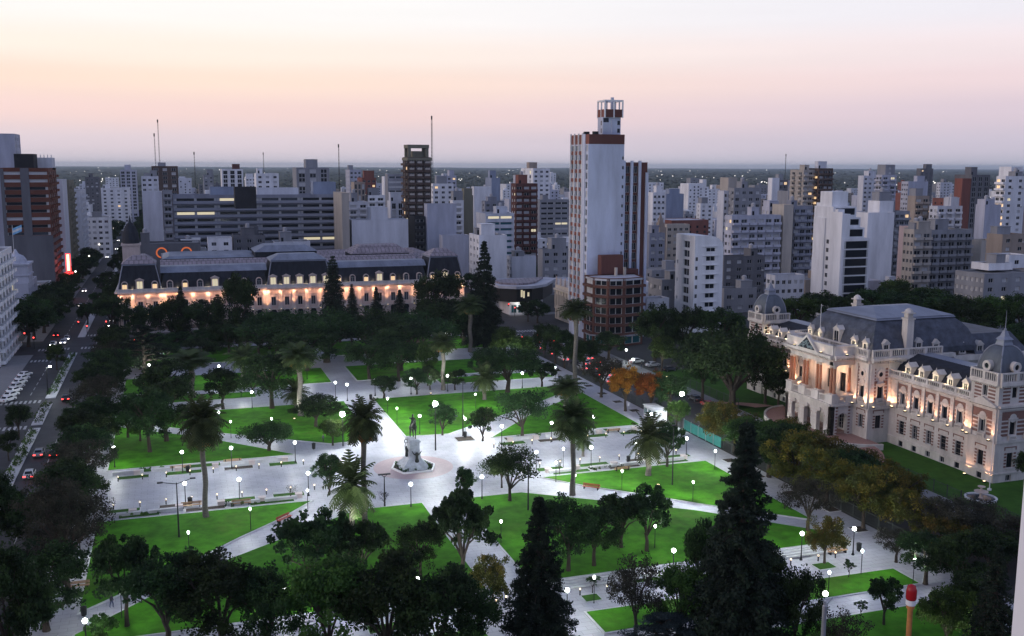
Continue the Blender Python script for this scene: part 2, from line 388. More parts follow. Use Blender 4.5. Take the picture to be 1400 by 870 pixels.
for y in range(-40, 1000, 7):
    pk.quad((-24.1, y, 0.016), (-23.95, y, 0.016), (-23.95, y+3.2, 0.016), (-24.1, y+3.2, 0.016))
    if y > 346: pk.quad((-34.25, y, 0.016), (-34.08, y, 0.016), (-34.08, y+3.2, 0.016), (-34.25, y+3.2, 0.016))
for y in range(-40, 312, 7): pk.quad((109, y, 0.016), (109.14, y, 0.016), (109.14, y+3, 0.016), (109, y+3, 0.016))
struct('lane_marking', pk, m_paint)
def zebra(x0, x1, y0, y1, step=1.0, alongx=True):
    b = MB()
    if alongx:
        x = x0
        while x < x1: b.quad((x, y0, 0.017), (x+step*.52, y0, 0.017), (x+step*.52, y1, 0.017), (x, y1, 0.017)); x += step
    else:
        y = y0
        while y < y1: b.quad((x0, y, 0.017), (x1, y, 0.017), (x1, y+step*.52, 0.017), (x0, y+step*.52, 0.017)); y += step
    struct('crosswalk', b, m_paint)
zebra(-39.6, -30.6, 251, 254); zebra(-27.8, -19.4, 322.5, 326); zebra(-39.6, -30.8, 322.5, 326); zebra(-39.6, -34.8, 304.5, 307.5); zebra(-39.6, -30.6, 226, 229)
zebra(102, 116.6, 312, 315.5); zebra(-18, -15, 320, 343, 1.0, False); zebra(-27.8, -19.4, 346.5, 349.5)
# plaza
pz = MB(); pz.prism(ccw([(-18.6, 40), (100, 40), (100, 312), (96, 316), (-14, 316), (-18.6, 311)]), -0.01, 0.12); struct('plaza', pz, m_pave)
mx_ = lambda P: [(80-x, y) for x, y in P]
my_ = lambda P: [(x, 350-y) for x, y in P]
A = [(60.5, 161), (93, 161), (93, 128), (86.5, 134), (79.8, 140.3), (73, 147.6), (66, 154.3)]
B = [(43.3, 154.3), (54, 154.3), (77.4, 137.5), (93, 121.5), (93, 119), (43.3, 119)]
lawns = [A, mx_(A), B, mx_(B)]
An = [(60, 189.3), (93, 189.3), (93, 221.5), (84.5, 214), (77, 208), (66.5, 196.6)]
Bn = [(43.4, 195.4), (52, 194.7), (64, 203.5), (78.1, 214), (93, 226.5), (93, 230), (43.4, 230)]
lawns += [An, mx_(An), Bn, [(80-x+(-0.4 if x < 44 else 0), y) for x, y in Bn]]
lawns += [[(-13, 241), (17, 241), (17, 246.6), (-13, 249)], [(63, 241), (93, 241), (93, 248), (63, 248)]]
lawns += [[(-13, 252), (36.6, 252), (36.6, 271), (-13, 271)], [(43.4, 252), (93, 252), (93, 271), (43.4, 271)]]
lawns += [[(-13.5, 289), (-8, 288), (36.6, 288), (36.6, 311), (2, 311), (-6, 306), (-12, 298)], [(43.4, 288), (93, 288), (93, 300), (86, 311), (43.4, 311)]]
lawns += [[(46.6, 102.6), (92, 102.6), (92, 107.6), (46.6, 108.3)], [(-13, 102.6), (33, 102.6), (33, 108.2), (-13, 108.2)]]
lawns += [[(46.6, 62), (92, 62), (92, 97.2), (46.6, 97.2)], [(-13, 62), (33, 62), (33, 97.2), (-13, 97.2)]]
lw, kb = MB(), MB()
for P in lawns:
    P = ccw(P); kb.prism(offset(P, 0.32), 0.11, 0.25); lw.prism(offset(P, 0.02), 0.11, 0.29)
struct('lawn', lw, m_lawn); struct('lawn_kerb', kb, m_kerb)
ring = lambda cx, cy, r, n=48: [(cx+r*math.cos(2*math.pi*k/n), cy+r*math.sin(2*math.pi*k/n)) for k in range(n)]
pc = MB(); pc.prism(ring(40, 174.5, 7.3), 0.11, 0.126); struct('monument_circle', pc, m_pink)
# tree beds and the strips of planting along the broad walk
bed, bk, gs = MB(), MB(), MB()
def bedrect(x0, x1, y0, y1, grass=True):
    P = [(x0, y0), (x1, y0), (x1, y1), (x0, y1)]
    bk.prism(offset(P, 0.15), 0.11, 0.2); (gs if grass else bed).prism(P, 0.11, 0.23)
for sx in (0, 1):
    for i, (a, b, c, d) in enumerate(((61, 66, 164.6, 166.4), (69, 75, 164.8, 166.4), (79, 84, 164.6, 166.4), (87, 92, 164.8, 166.4), (63, 70, 162, 163.4), (74, 80, 162, 163.4), (84, 90, 162, 163.4),
                                      (60, 65, 183, 184.8), (68, 73, 183, 184.6), (77, 83, 183, 184.8), (86, 91, 183, 184.6), (62, 69, 186.4, 188.2), (72, 80, 186.4, 188.2), (84, 91, 186.4, 188.2))):
        if sx: a, b = 80-b, 80-a
        bedrect(a, b, c, d, i % 3 != 2)
for a in ((47.8, 49.9, 111.2, 113), (82.3, 85, 110.6, 112.5), (69, 74, 114, 117.5), (20, 24, 111, 113), (33, 36, 112, 114), (56, 60, 114.5, 117)): bedrect(*a)
for y in (200, 206, 212, 218): bedrect(-17.2, -14.6, y, y+1.6, False)
for x, y in ((98, 236), (97.6, 228), (97.4, 219), (97.4, 210), (97.4, 201), (97.6, 160), (97.4, 150), (97.4, 140), (99, 131), (97.4, 122), (-16, 121), (-16, 131), (97, 248), (97, 258), (97, 268), (97, 279)):
    bedrect(x-1, x+1, y-1, y+1, False)
bedrect(52.5, 56, 188.5, 191.5, False)
struct('planting_bed_grass', gs, m_lawn2); struct('planting_bed_soil', bed, m_soil); struct('planting_bed_kerb', bk, m_kerb)
# legislature grounds
gl = MB(); gl.prism([(121, 60), (260, 60), (260, 240), (121, 240)], -0.015, 0.06); struct('garden_lawn', gl, m_lawn2)
dv, dk = MB(), MB()
half = [(130.2+11.0*math.cos(t), 174.5+16.8*math.sin(t)) for t in np.linspace(math.pi/2, 1.5*math.pi, 33)]
dv.prism(half, 0.0, 1.0); struct('entrance_drive', dv, m_drive)
for i in range(32):
    for r0, r1, z0, z1 in ((1.0, 1.035, 0.0, 1.22),):
        p = [(130.2+(half[k][0]-130.2)*r, 174.5+(half[k][1]-174.5)*r) for k, r in ((i, 1.003), (i, 1.035), (i+1, 1.035), (i+1, 1.003))]
        dk.prism(ccw(p), z0, z1)
struct('drive_kerb', dk, m_stone)
rp = MB()
for s in (-1, 1):
    y0 = 174.5+s*17.4
    for i in range(8):
        t0, t1 = i/8, (i+1)/8
        f = lambda t: (126-9.5*t*t-0.4, y0+s*(12*t))
        (a0, b0), (a1, b1) = f(t0), f(t1); z0, z1 = 1.0*(1-t0)+0.07, 1.0*(1-t1)+0.07
        rp.add([(a0-2.4, b0, z0), (a0+2.4, b0, z0), (a1+2.4, b1, z1), (a1-2.4, b1, z1)], [(0, 1, 2, 3) if s > 0 else (3, 2, 1, 0)])
struct('drive_ramp', rp, m_drive)

# ================================================================== LEGISLATURE (right)
def arch_panel(b, fr, u0, u1, z0, z1, uc, r, spring, d0, d1, mi=0, n=10):
    if uc-r > u0: b.fbox(fr, u0, uc-r, d0, d1, z0, z1, mi)
    if uc+r < u1: b.fbox(fr, uc+r, u1, d0, d1, z0, z1, mi)
    P = fr.p; arc = [(uc+r*math.cos(math.pi*(1-k/n)), spring+r*math.sin(math.pi*k/n)) for k in range(n+1)]
    for (a, za), (c, zc) in zip(arc, arc[1:]):
        b.quad(P(a, d1, za), P(c, d1, zc), P(c, d1, z1), P(a, d1, z1), mi=mi)
        b.quad(P(a, d0, z1), P(c, d0, z1), P(c, d0, zc), P(a, d0, za), mi=mi)
        b.quad(P(a, d0, za), P(c, d0, zc), P(c, d1, zc), P(a, d1, za), mi=mi)
    b.quad(P(uc-r, d1, z1), P(uc+r, d1, z1), P(uc+r, d0, z1), P(uc-r, d0, z1), mi=mi)
def balustrade(b, fr, u0, u1, d, z0, z1, mi=0, step=0.45, post=3.8):
    b.fbox(fr, u0, u1, d-.2, d+.2, z0, z0+.25, mi); b.fbox(fr, u0, u1, d-.22, d+.22, z1-.25, z1, mi)
    n = max(1, round((u1-u0)/post))
    for i in range(n+1):
        u = u0+(u1-u0)*i/n; b.fbox(fr, max(u0, u-.3), min(u1, u+.3), d-.25, d+.25, z0+.25, z1-.25, mi)
    k = int((u1-u0)/step)
    for i in range(k):
        u = u0+(i+.5)*step; b.fbox(fr, u-.08, u+.08, d-.08, d+.08, z0+.25, z1-.25, mi)
def dentils(b, fr, u0, u1, d0, d1, z0, z1, step=0.6, w=0.3, mi=0):
    for i in range(int((u1-u0)/step)):
        u = u0+(i+.5)*step; b.fbox(fr, u-w/2, u+w/2, d0, d1, z0, z1, mi)
def disc(b, fr, uc, zc, r, d0, d1, mi=0, n=14, r2=None):
    P = fr.p; o = [(uc+r*math.cos(2*math.pi*k/n), zc+r*math.sin(2*math.pi*k/n)) for k in range(n)]
    if r2 is None: b.quad(*[P(u, d1, z) for u, z in o], mi=mi)
    else:
        i_ = [(uc+(u-uc)*r2/r, zc+(z-zc)*r2/r) for u, z in o]
        for k in range(n):
            l = (k+1) % n
            b.quad(P(*[o[k][0], d1, o[k][1]]), P(o[l][0], d1, o[l][1]), P(i_[l][0], d1, i_[l][1]), P(i_[k][0], d1, i_[k][1]), mi=mi)
            b.quad(P(i_[k][0], d1, i_[k][1]), P(i_[l][0], d1, i_[l][1]), P(i_[l][0], d0, i_[l][1]), P(i_[k][0], d0, i_[k][1]), mi=mi)
    for k in range(n):
        l = (k+1) % n
        b.quad(P(o[k][0], d0, o[k][1]), P(o[l][0], d0, o[l][1]), P(o[l][0], d1, o[l][1]), P(o[k][0], d1, o[k][1]), mi=mi)
def gable(b, fr, u0, u1, z0, z1, d0, d1, mi=0):
    P = fr.p; m = (u0+u1)/2
    f = lambda d: [P(u0, d, z0), P(u1, d, z0), P(m, d, z1)]
    b.add(f(d1)+f(d0), [(0, 1, 2), (5, 4, 3), (1, 4, 5, 2), (0, 2, 5, 3), (0, 3, 4, 1)], mi)
WARM = (1.0, 0.50, 0.28)
fixture = MB(); fixture.box(-.22, .22, -.22, .22, 0, .26, 0); fixture.box(-.17, .17, -.17, .17, .26, .3, 1); fixture = fixture.mesh('floodlight', [m_darkmetal, m_warm])
from mathutils import Vector
def uplight(par, p, power, col=WARM, size=0.15, dz=0.45, rot=(R(180), 0, 0), spot=150, fr=None, tilt=13):
    o = link('floodlight', fixture, par, p)
    if fr is not None:
        rot = Vector((-fr.n[0]*math.sin(R(tilt)), -fr.n[1]*math.sin(R(tilt)), math.cos(R(tilt)))).to_track_quat('-Z', 'Y').to_euler()
    lamp_light('floodlight_beam', o, (0, 0, dz), power, col, 'SPOT', size, rot, spot)
LO = (135.0, 174.5)
leg = thing('legislature_building', 'ornate white stone and red brick legislature with slate mansard, corner domes and lit columned portico', 'palace', (LO[0], LO[1], 0))
LM = [m_stone, m_brick, m_glass, m_stone2]
wl = MB()                                  # all masonry
def bay(fr, uc, pitch, ped=True, zs=(2.6, 5.3, 8.6, 11.3), top=13.0, basement=True, oculus=False, extra=0.0):
    """one window bay: returns the openings and adds its brick blocks, surround and pediment"""
    w = 0.68; z = zs; hs = [(uc-w, uc+w, z[0], z[1]), (uc-w, uc+w, z[2], z[3])]
    if basement: hs.append((uc-.6, uc+.6, .15, 1.25))
    for s in (-1, 1):
        for k in range(5):
            zz = z[0]+.1+k*.58; wl.fbox(fr, *sorted((uc+s*(w+.12), uc+s*(w+.62))), 0, .05, zz, zz+.3, 1)
            zz = z[2]-.2+k*.72; wl.fbox(fr, *sorted((uc+s*(w+.3), uc+s*(pitch/2-.5))), 0, .05, zz, zz+.44, 1)
        wl.fbox(fr, *sorted((uc+s*w, uc+s*(w+.26))), -.02, .14, z[2]-.3, z[3]+.1, 0)
        wl.fbox(fr, *sorted((uc+s*1.15, uc+s*1.35)), 0, .06, z[1]+.5, z[1]+.95, 1)
    wl.fbox(fr, uc-1.35, uc+1.35, 0, .07, z[1]+.95, z[1]+1.12, 1)
    wl.fbox(fr, uc-w-.15, uc+w+.15, 0, .16, z[0]-.22, z[0]-.02, 0)
    wl.fbox(fr, uc-w-.1, uc+w+.1, 0, .12, z[2]-.95, z[2]-.32, 0); balustrade(wl, fr, uc-w-.2, uc+w+.2, .18, z[2]-.95, z[2]-.1, 0, .24, 2)
    wl.fbox(fr, uc-pitch/2+.45, uc+pitch/2-.45, 0, .045, z[3]+.32, top-.3, 1)
    disc(wl, fr, uc, z[3]+.3, .78, 0, .13, 0, 14) if ped else gable(wl, fr, uc-1.05, uc+1.05, z[3]+.2, z[3]+1.0, 0, .2, 0)
    wl.fbox(fr, uc-1.05, uc+1.05, 0, .22, z[3]+.12, z[3]+.3, 0)
    if oculus:
        disc(wl, fr, uc, 14.1, .95, 0, .18, 0, 16, .5); disc(wl, fr, uc, 14.1, .5, 0, .02, 2, 16)
        for k in range(4):
            for s in (-1, 1): wl.fbox(fr, *sorted((uc+s*1.15, uc+s*1.9)), 0, .05, 13.0+k*.66, 13.36+k*.66, 1)
    return hs
def pilaster(fr, uc, z0=7.7, z1=13.1, w=.42, d=.3):
    wl.fbox(fr, uc-w-.12, uc+w+.12, 0, d+.12, z0, z0+.9, 0); wl.fbox(fr, uc-w, uc+w, 0, d, z0+.9, z1, 0)
    for k in range(5): wl.fbox(fr, uc-w*.62, uc+w*.62, 0, d+.03, z0+1.3+k*.82, z0+1.55+k*.82, 3)
wins = []
fW = Frame((0, 0), (0, -1))
for s in (1, -1):
    ctrs = [s*u for u in (16.4, 20.2, 24.0, 27.8, 31.6)]
    holes = []
    for u in ctrs: holes += bay(fW, u, 3.8)
    a, b = sorted((s*12.0, s*34.3))
    wl.wall(fW, a, b, 0, 14.0, holes, .35, 0); wins += [(fW, *h) for h in holes]
    for i in range(6): pilaster(fW, s*(14.5+3.8*i))
    wl.fbox(fW, a, b, -.1, .18, 1.55, 1.8, 0); wl.fbox(fW, a, b, -.1, .28, 7.2, 7.65, 0)
    for k in range(6): wl.fbox(fW, a, b, 0, .025, 2.2+k*.85, 2.23+k*.85, 3)
    wl.fbox(fW, a, b, -.1, .35, 13.1, 13.4, 0); dentils(wl, fW, a, b, .35, .6, 13.35, 13.62, .55, .28); wl.fbox(fW, a, b, -.1, .75, 13.62, 14.0, 0)
    balustrade(wl, fW, a, b, .3, 14.0, 15.2, 0, .5, 3.8)
# corner pavilions
pav = []
for s, (ua, ub) in ((1, (34.3, 40.7)), (-1, (-39.2, -32.8))):
    d = 0.5; fp = Frame((-d, 0), (0, -1)); uc = (ua+ub)/2
    h = bay(fp, uc, 6.4, basement=True, top=13.1); h2 = [(uc-.55, uc+.55, 15.2, 17.1)]
    wl.wall(fp, ua, ub, 0, 18.0, h+h2, .35, 0); wins += [(fp, *q) for q in h+h2]
    ys = (-ub, -ua); depth = 7.0
    side = [(Frame((-d, -ub), (1, 0)), 1), (Frame((-d+depth, -ua), (-1, 0)), 0)]
    for fs, vis in side:
        hh = bay(fs, 3.5, 6.6, top=13.1) + [(2.95, 4.05, 15.2, 17.1)]
        wl.wall(fs, 0, depth, 0, 18.0, hh, .35, 0); wins += [(fs, *q) for q in hh]
        fss = fs
        for z0, z1, dd in ((1.55, 1.8, .18), (7.2, 7.65, .28), (13.1, 13.4, .3), (13.62, 14.0, .6), (17.5, 18.0, .55)): wl.fbox(fss, -.0, depth, -.1, dd, z0, z1, 0)
        dentils(wl, fss, 0, depth, .0, .4, 17.2, 17.5, .5, .25); balustrade(wl, fss, 0, depth, .25, 18.0, 19.8, 0, .5, 3.5)
        for uu in (.45, depth-.45): pilaster(fss, uu, w=.4, d=.22)
        for k in range(5):
            for a_, b_ in ((.9, 2.5), (4.5, 6.1)): wl.fbox(fss, a_, b_, 0, .04, 14.3+k*.64, 14.65+k*.64, 1)
    for z0, z1, dd in ((1.55, 1.8, .18), (7.2, 7.65, .28), (13.1, 13.4, .3), (13.62, 14.0, .6), (17.5, 18.0, .55)): wl.fbox(fp, ua-.02, ub+.02, -.1, dd, z0, z1, 0)
    dentils(wl, fp, ua, ub, 0, .4, 17.2, 17.5, .5, .25); balustrade(wl, fp, ua, ub, .25, 18.0, 19.8, 0, .5, 3.2)
    gable(wl, fp, ua+.2, ub-.2, 13.98, 15.1, .1, .62, 0)
    for uu in (ua+.45, ub-.45): pilaster(fp, uu, w=.4, d=.25)
    for k in range(5):
        for a_, b_ in ((ua+.8, uc-.8), (uc+.8, ub-.8)): wl.fbox(fp, a_, b_, 0, .04, 14.3+k*.64, 14.65+k*.64, 1)
    wl.box(-d+.3, -d+depth-.3, ys[0]+.3, ys[1]-.3, 17.4, 18.2, 0)
    pav.append((-d+.45, -d+depth-.45, ys[0]+.45, ys[1]-.45, fp, uc, side))
# back and end walls of the wings
for s in (1, -1):
    y0, y1 = sorted((-s*12, -s*34)); wl.box(1, 13, y0, y1, 13.2, 13.9, 0); wl.box(12.6, 13, y0, y1, 0, 13.2, 0)
wl.box(6.4, 13, -40.4, -34, 0, 13.6, 0)
# centre block
dX = 5.1; fc = Frame((-dX, 0), (0, -1)); zc = (3.0, 5.7, 9.2, 12.0)
hc = []
for u in (-10.4, 10.4): hc += bay(fc, u, 4.0, zs=zc, top=13.1, basement=False, oculus=True)
for u in (-4.2, 0, 4.2): hc += [(u-.9, u+.9, 9.0, 13.0), (u-.9, u+.9, 1.2, 5.2)]
wl.wall(fc, -12.5, 12.5, 0.9, 16.3, hc, .4, 0); wins += [(fc, *q) for q in hc]
fsd = Frame((-dX, -12.5), (1, 0)); fsn = Frame((16, 12.5), (-1, 0))
h = bay(fsd, 2.6, 4.4, zs=zc, top=13.1, basement=False, oculus=True)
wl.wall(fsd, 0, 17, 0, 16.3, h, .4, 0); wins += [(fsd, *q) for q in h]
wl.wall(fsn, 0, 21.1, 0, 16.3, [], .4, 0)
for f_, a, b in ((fc, -12.5, 12.5), (fsd, 0, 17), (fsn, 0, 21)):
    for z0, z1, dd in ((7.0, 7.5, .3), (16.0, 16.35, .3), (17.0, 17.5, .95)): wl.fbox(f_, a, b, -.3, dd, z0, z1, 0)
    wl.fbox(f_, a, b, -.3, .18, 16.35, 17.0, 3); dentils(wl, f_, a, b, .18, .75, 16.55, 17.0, .6, .3, 0)
    balustrade(wl, f_, a, b, .4, 17.5, 19.2, 0, .5, 4.1)
for f_, us in ((fc, (-12.0, -8.6, 8.6, 12.0)), (fsd, (.5, 4.75))):
    for u in us: pilaster(f_, u, 7.5, 16.0, .45, .3)
wl.box(-dX+.2, 16, -12.3, 12.3, 16.6, 17.4, 0); wl.box(15.6, 16, -12.4, 12.4, 0, 16.6, 0)
# rear hall
wl.box(16, 34, -11, 11, 0, 15.5, 0); wl.box(15.9, 35.5, -12, 12, 15.5, 16.6, 0)
# portico
dP = 10.4; fp = Frame((-dP, 0), (0, -1))
for i, u in enumerate((-4.4, 0, 4.4)):
    arch_panel(wl, fp, u-2.2, u+2.2, .95, 7.0, u, 1.2, 4.3, -.9, 0, 0); disc(wl, fp, u, 5.75, .38, 0, .3, 0, 8)
    for k in range(7):
        t = math.pi*(k+.5)/7; disc(wl, fp, u+1.5*math.cos(t), 4.3+1.5*math.sin(t), .16, 0, .1, 3, 6)
for s in (-1, 1):
    wl.fbox(fp, *sorted((s*6.6, s*7.9)), -.9, 0, .95, 7.0, 0)
fps = Frame((-dP, -7.9), (1, 0)); fpn = Frame((-dX, 7.9), (-1, 0))
for f_ in (fps, fpn):
    arch_panel(wl, f_, .0 if f_ is fps else 0, 5.3, .95, 7.0, 2.9, 1.25, 4.2, -.9, 0, 0)
    for k in range(9):
        for s in (-1, 1): wl.fbox(f_, *sorted((2.9+s*1.28, 2.9+s*1.75)), 0, .06, 1.2+k*.66, 1.5+k*.66, 1)
for f_, a, b in ((fp, -7.9, 7.9), (fps, 0, 5.3), (fpn, 0, 5.3)):
    for k in range(7): wl.fbox(f_, a, b, 0, .03, 1.5+k*.75, 1.54+k*.75, 3)
    wl.fbox(f_, a, b, -1.2, .35, 7.0, 7.45, 0)
wl.box(-dP+.5, -dX, -7.6, 7.6, 6.9, 7.4, 0)
ent = MB()
for f_, a, b in ((fp, -8.0, 8.0), (fps, 0, 5.3), (fpn, 0, 5.3)):
    ent.fbox(f_, a, b, -1.1, 0, 15.4, 16.2, 0); ent.fbox(f_, a, b, -1.0, .12, 16.2, 17.0, 3); dentils(ent, f_, a, b, .12, .7, 16.55, 17.0, .55, .28, 0)
    ent.fbox(f_, a-.1, b+.1, -1.2, .95, 17.0, 17.5, 0); ent.fbox(f_, a, b, -.6, .3, 17.5, 19.2, 0); ent.fbox(f_, a-.05, b+.05, -.7, .4, 19.2, 19.45, 0)
ent.box(-dP+.4, -dX, -7.5, 7.5, 15.5, 16.3, 0)
ent.build('entablature', LM, leg)
pd = MB(); gable(pd, fp, -3.7, 3.7, 17.5, 20.7, .3, 1.0, 0); gable(pd, fp, -2.9, 2.9, 17.75, 20.1, 1.0, 1.06, 1)
r2 = random.Random(3)
for k in range(46):
    u = r2.uniform(-2.2, 2.2); z = 17.9+r2.random()*max(.1, 1.9*(1-abs(u)/2.6)); pd.ball(fp.p(u, 1.1, z), r2.uniform(.1, .22), 2, 6)
pd.build('pediment', [m_stone, m_slate, mat('relief_green', (0.20, 0.26, 0.26), .8, .2)], leg)
m_col = mat('red_granite', (0.38, 0.17, 0.10), 0.35, 0.2, 2.0)
colm = MB(); colm.box(-.42, .42, -.42, .42, 0, .2, 0); colm.lathe([(.42, .2), (.42, .35), (.33, .5), (.34, .6), (.33, 2.2), (.37, 2.25), (.37, 2.4), (.33, 2.45), (.29, 5.3), (.36, 5.35)], 12, mi=1); colm.lathe([(.3, 5.35), (.46, 5.85)], 12, mi=0); colm.box(-.46, .46, -.46, .46, 5.85, 6.02, 0)
colm = colm.mesh('column', [m_stone, m_col])
for u in (-7.0, -2.3, 2.3, 7.0):
    pe = MB(); pe.box(-1.05, 1.05, -.75, .75, 0, 1.75); pe.box(-1.15, 1.15, -.85, .85, 1.75, 1.95); pe.build('pedestal', m_stone, leg, fp.p(u, -.75, 7.43)).rotation_euler = (0, 0, fp.rz)
    for e in (-.52, .52): link('column', colm, leg, fp.p(u+e, -.75, 9.38))
for f_, u in ((fps, 4.6), (fpn, .7)):
    pe = MB(); pe.box(-.7, .7, -.7, .7, 0, 1.95); pe.build('pedestal', m_stone, leg, f_.p(u, -.75, 7.43)); link('column', colm, leg, f_.p(u, -.75, 9.38))
for f_, a, b in ((fp, -5.8, -3.5), (fp, -1.1, 1.1), (fp, 3.5, 5.8), (fps, 1.6, 3.9), (fpn, 1.4, 3.7)):
    bl = MB(); balustrade(bl, f_, a, b, -.4, 7.45, 9.0, 0, .36, 4); bl.build('balustrade', m_stone, leg)
wl.build('wall', LM, leg)
WINCH = ['k', 'd', 'k', 'd', 'k']
for i, (f_, a, b, c, d_) in enumerate(wins): window(leg, f_, a, b, c, d_, .33, WINCH[i % 5])
# roofs
for s in (1, -1):
    rf = MB(); y0, y1 = sorted((-s*12.3, -s*34.0))
    P = [(.9, 14.05), (2.2, 16.0), (3.6, 17.2), (6, 17.9), (9.5, 17.9), (12.8, 14.0)]
    for (x0, z0), (x1, z1) in zip(P, P[1:]): rf.quad((x0, y0, z0), (x0, y1, z0), (x1, y1, z1), (x1, y0, z1), mi=0 if x1 < 7 else 1)
    for yy in (y0, y1): rf.quad(*[(x, yy, z) for x, z in (P if yy == y1 else P[::-1])], mi=0)
    for k in range(22):
        yy = y0+.5+k; rf.add([(2.25, yy-.04, 16.06), (2.25, yy+.04, 16.06), (6, yy+.04, 17.98), (6, yy-.04, 17.98), (1.0, yy-.04, 14.2), (1.0, yy+.04, 14.2)], [(0, 1, 2, 3), (4, 5, 1, 0)], 0)
    rf.build('wing_roof', [m_slate, m_zinc], leg)
mr_ = MB(); x0, x1, y0, y1 = -dX+1.2, 22, -11.3, 11.3
prof = [(0, 17.5), (.0, 18.6), (.55, 20.4), (1.3, 22.0), (2.3, 23.3), (3.4, 24.2)]
for (i0, z0), (i1, z1) in zip(prof, prof[1:]): mr_.frus((x0+i0, x1-i0, y0+i0, y1-i0), (x0+i1, x1-i1, y0+i1, y1-i1), z0, z1, 0, False)
mr_.frus((x0+3.0, x1-3.0, y0+3.0, y1-3.0), (x0+3.4, x1-3.4, y0+3.4, y1-3.4), 24.2, 24.6, 1, False); mr_.frus((x0+3.2, x1-3.2, y0+3.2, y1-3.2), (x0+8, x1-8, y0+10.5, y1-10.5), 24.6, 26.0, 1)
mr_.frus((22, 36, -11.3, 11.3), (22, 33, -9, 9), 16.6, 20.5, 0)
for sx in (x0+3.2, x1-3.2): pass
mr_.build('mansard_roof', [m_slateworn, m_zinc], leg)
for (xa, xb, ya, yb, f_, uc, side) in pav:
    dm = MB(); cx_, cy_ = (xa+xb)/2, (ya+yb)/2; hx, hy = (xa+xb)/2-xa, (yb-ya)/2
    n = 9; pr = [(1-.74*(1-math.cos(math.pi/2*k/n)), 18.2+5.9*math.sin(math.pi/2*k/n)) for k in range(n+1)]
    for (k0, z0), (k1, z1) in zip(pr, pr[1:]): dm.frus((cx_-hx*k0, cx_+hx*k0, cy_-hy*k0, cy_+hy*k0), (cx_-hx*k1, cx_+hx*k1, cy_-hy*k1, cy_+hy*k1), z0, z1, 0, z1 > 24)
    for k0, k1, z0, z1 in ((.36, .32, 24.1, 24.6), (.3, .3, 24.6, 25.1), (.36, .22, 25.1, 25.6), (.2, .09, 25.6, 26.6)): dm.frus((cx_-hx*k0, cx_+hx*k0, cy_-hy*k0, cy_+hy*k0), (cx_-hx*k1, cx_+hx*k1, cy_-hy*k1, cy_+hy*k1), z0, z1, 1)
    dm.tube([(cx_, cy_, 26.6), (cx_, cy_, 30.2)], [.09, .03], 6, 1); dm.ball((cx_, cy_, 26.8), .25, 1)
    for sx in (-1, 1):
        for sy in (-1, 1): dm.tube([(cx_+sx*hx*k, cy_+sy*hy*k, z) for k, z in pr], .13, 6, 1)
    do = dm.build('dome', [m_dome, m_zinc], leg)
    for ff, uu in ((f_, uc), (side[0][0], 3.5)):
        ov = MB(); disc(ov, ff, uu, 20.6, .95, -2, .1, 0, 16, .5); disc(ov, ff, uu, 20.6, .5, -2, -.1, 1, 16); ov.build('round_window', [m_stone, m_glass], do)
def dormer(par, fr, uc, d, z0, w=.62, h=1.9, kind='k', roof=True, deep=1.6):
    b = MB(); b.fbox(fr, uc-w-.25, uc-w, d-deep, d, z0, z0+h, 0); b.fbox(fr, uc+w, uc+w+.25, d-deep, d, z0, z0+h, 0); b.fbox(fr, uc-w, uc+w, d-deep, d, z0+h-.25, z0+h, 0); b.fbox(fr, uc-w-.3, uc+w+.3, d-deep, d+.08, z0-.15, z0, 0)
    gable(b, fr, uc-w-.4, uc+w+.4, z0+h, z0+h+.85, d-deep, d+.12, 0)
    if roof: b.tube([fr.p(uc, d-.1, z0+h+.7), fr.p(uc, d-.1, z0+h+1.25)], [.12, .03], 6, 0)
    o = b.build('dormer', m_stone, par); window(o, fr, uc-w, uc+w, z0, z0+h-.25, -d+.15, kind); return o
for s in (1, -1):
    for u in (16.4, 20.2, 24.0, 27.8, 31.6):
        dormer(leg, fW, s*u, -.7, 14.75, .5, 1.5, 'd', True, 1.9)
        lamp_light('dormer_light', leg, fW.p(s*u, -.05, 15.35), 75, (1, .80, .50), 'POINT', .1)
for u in (-9.2, -5.6, 5.6, 9.2):
    dormer(leg, fc, u, -1.0, 18.4, .5, 1.7, 'd'); lamp_light('dormer_light', leg, fc.p(u, -.3, 19.3), 75, (1, .82, .52), 'POINT', .1)
dormer(leg, fc, 0, -.9, 18.2, .75, 3.2, 'd')
for u in (4.5, 12.5, 16.8): dormer(leg, fsd, u, -1.1, 18.5 if u < 14 else 18.0, .55, 1.5, 'd', False)
for u in (24, 28.5): dormer(leg, fsd, u, -1.5, 17.0, .6, 1.5, 'd', False, 2.2)
def chimney(x, y, z0, z1):
    b = MB(); b.box(x-.8, x+.8, y-.8, y+.8, z0, z1-1.6); b.box(x-.95, x+.95, y-.95, y+.95, z1-1.9, z1-1.6); b.box(x-.6, x+.6, y-.6, y+.6, z1-1.6, z1-.7)
    b.box(x-.95, x+.95, y-.95, y+.95, z1-.7, z1-.5); b.lathe([(.9, z1-.5), (.75, z1-.1), (.4, z1+.25), (.05, z1+.4)], 10, (x, y)); b.build('chimney', m_stone, leg)
chimney(4.7, -11.0, 17.3, 26.6); chimney(10, 12, 17.3, 26.3)
fl = MB(); fl.tube([(-4.2, 5.5, 18), (-4.2, 5.5, 26)], [.07, .04], 6); fl.build('flagpole', m_white, leg)
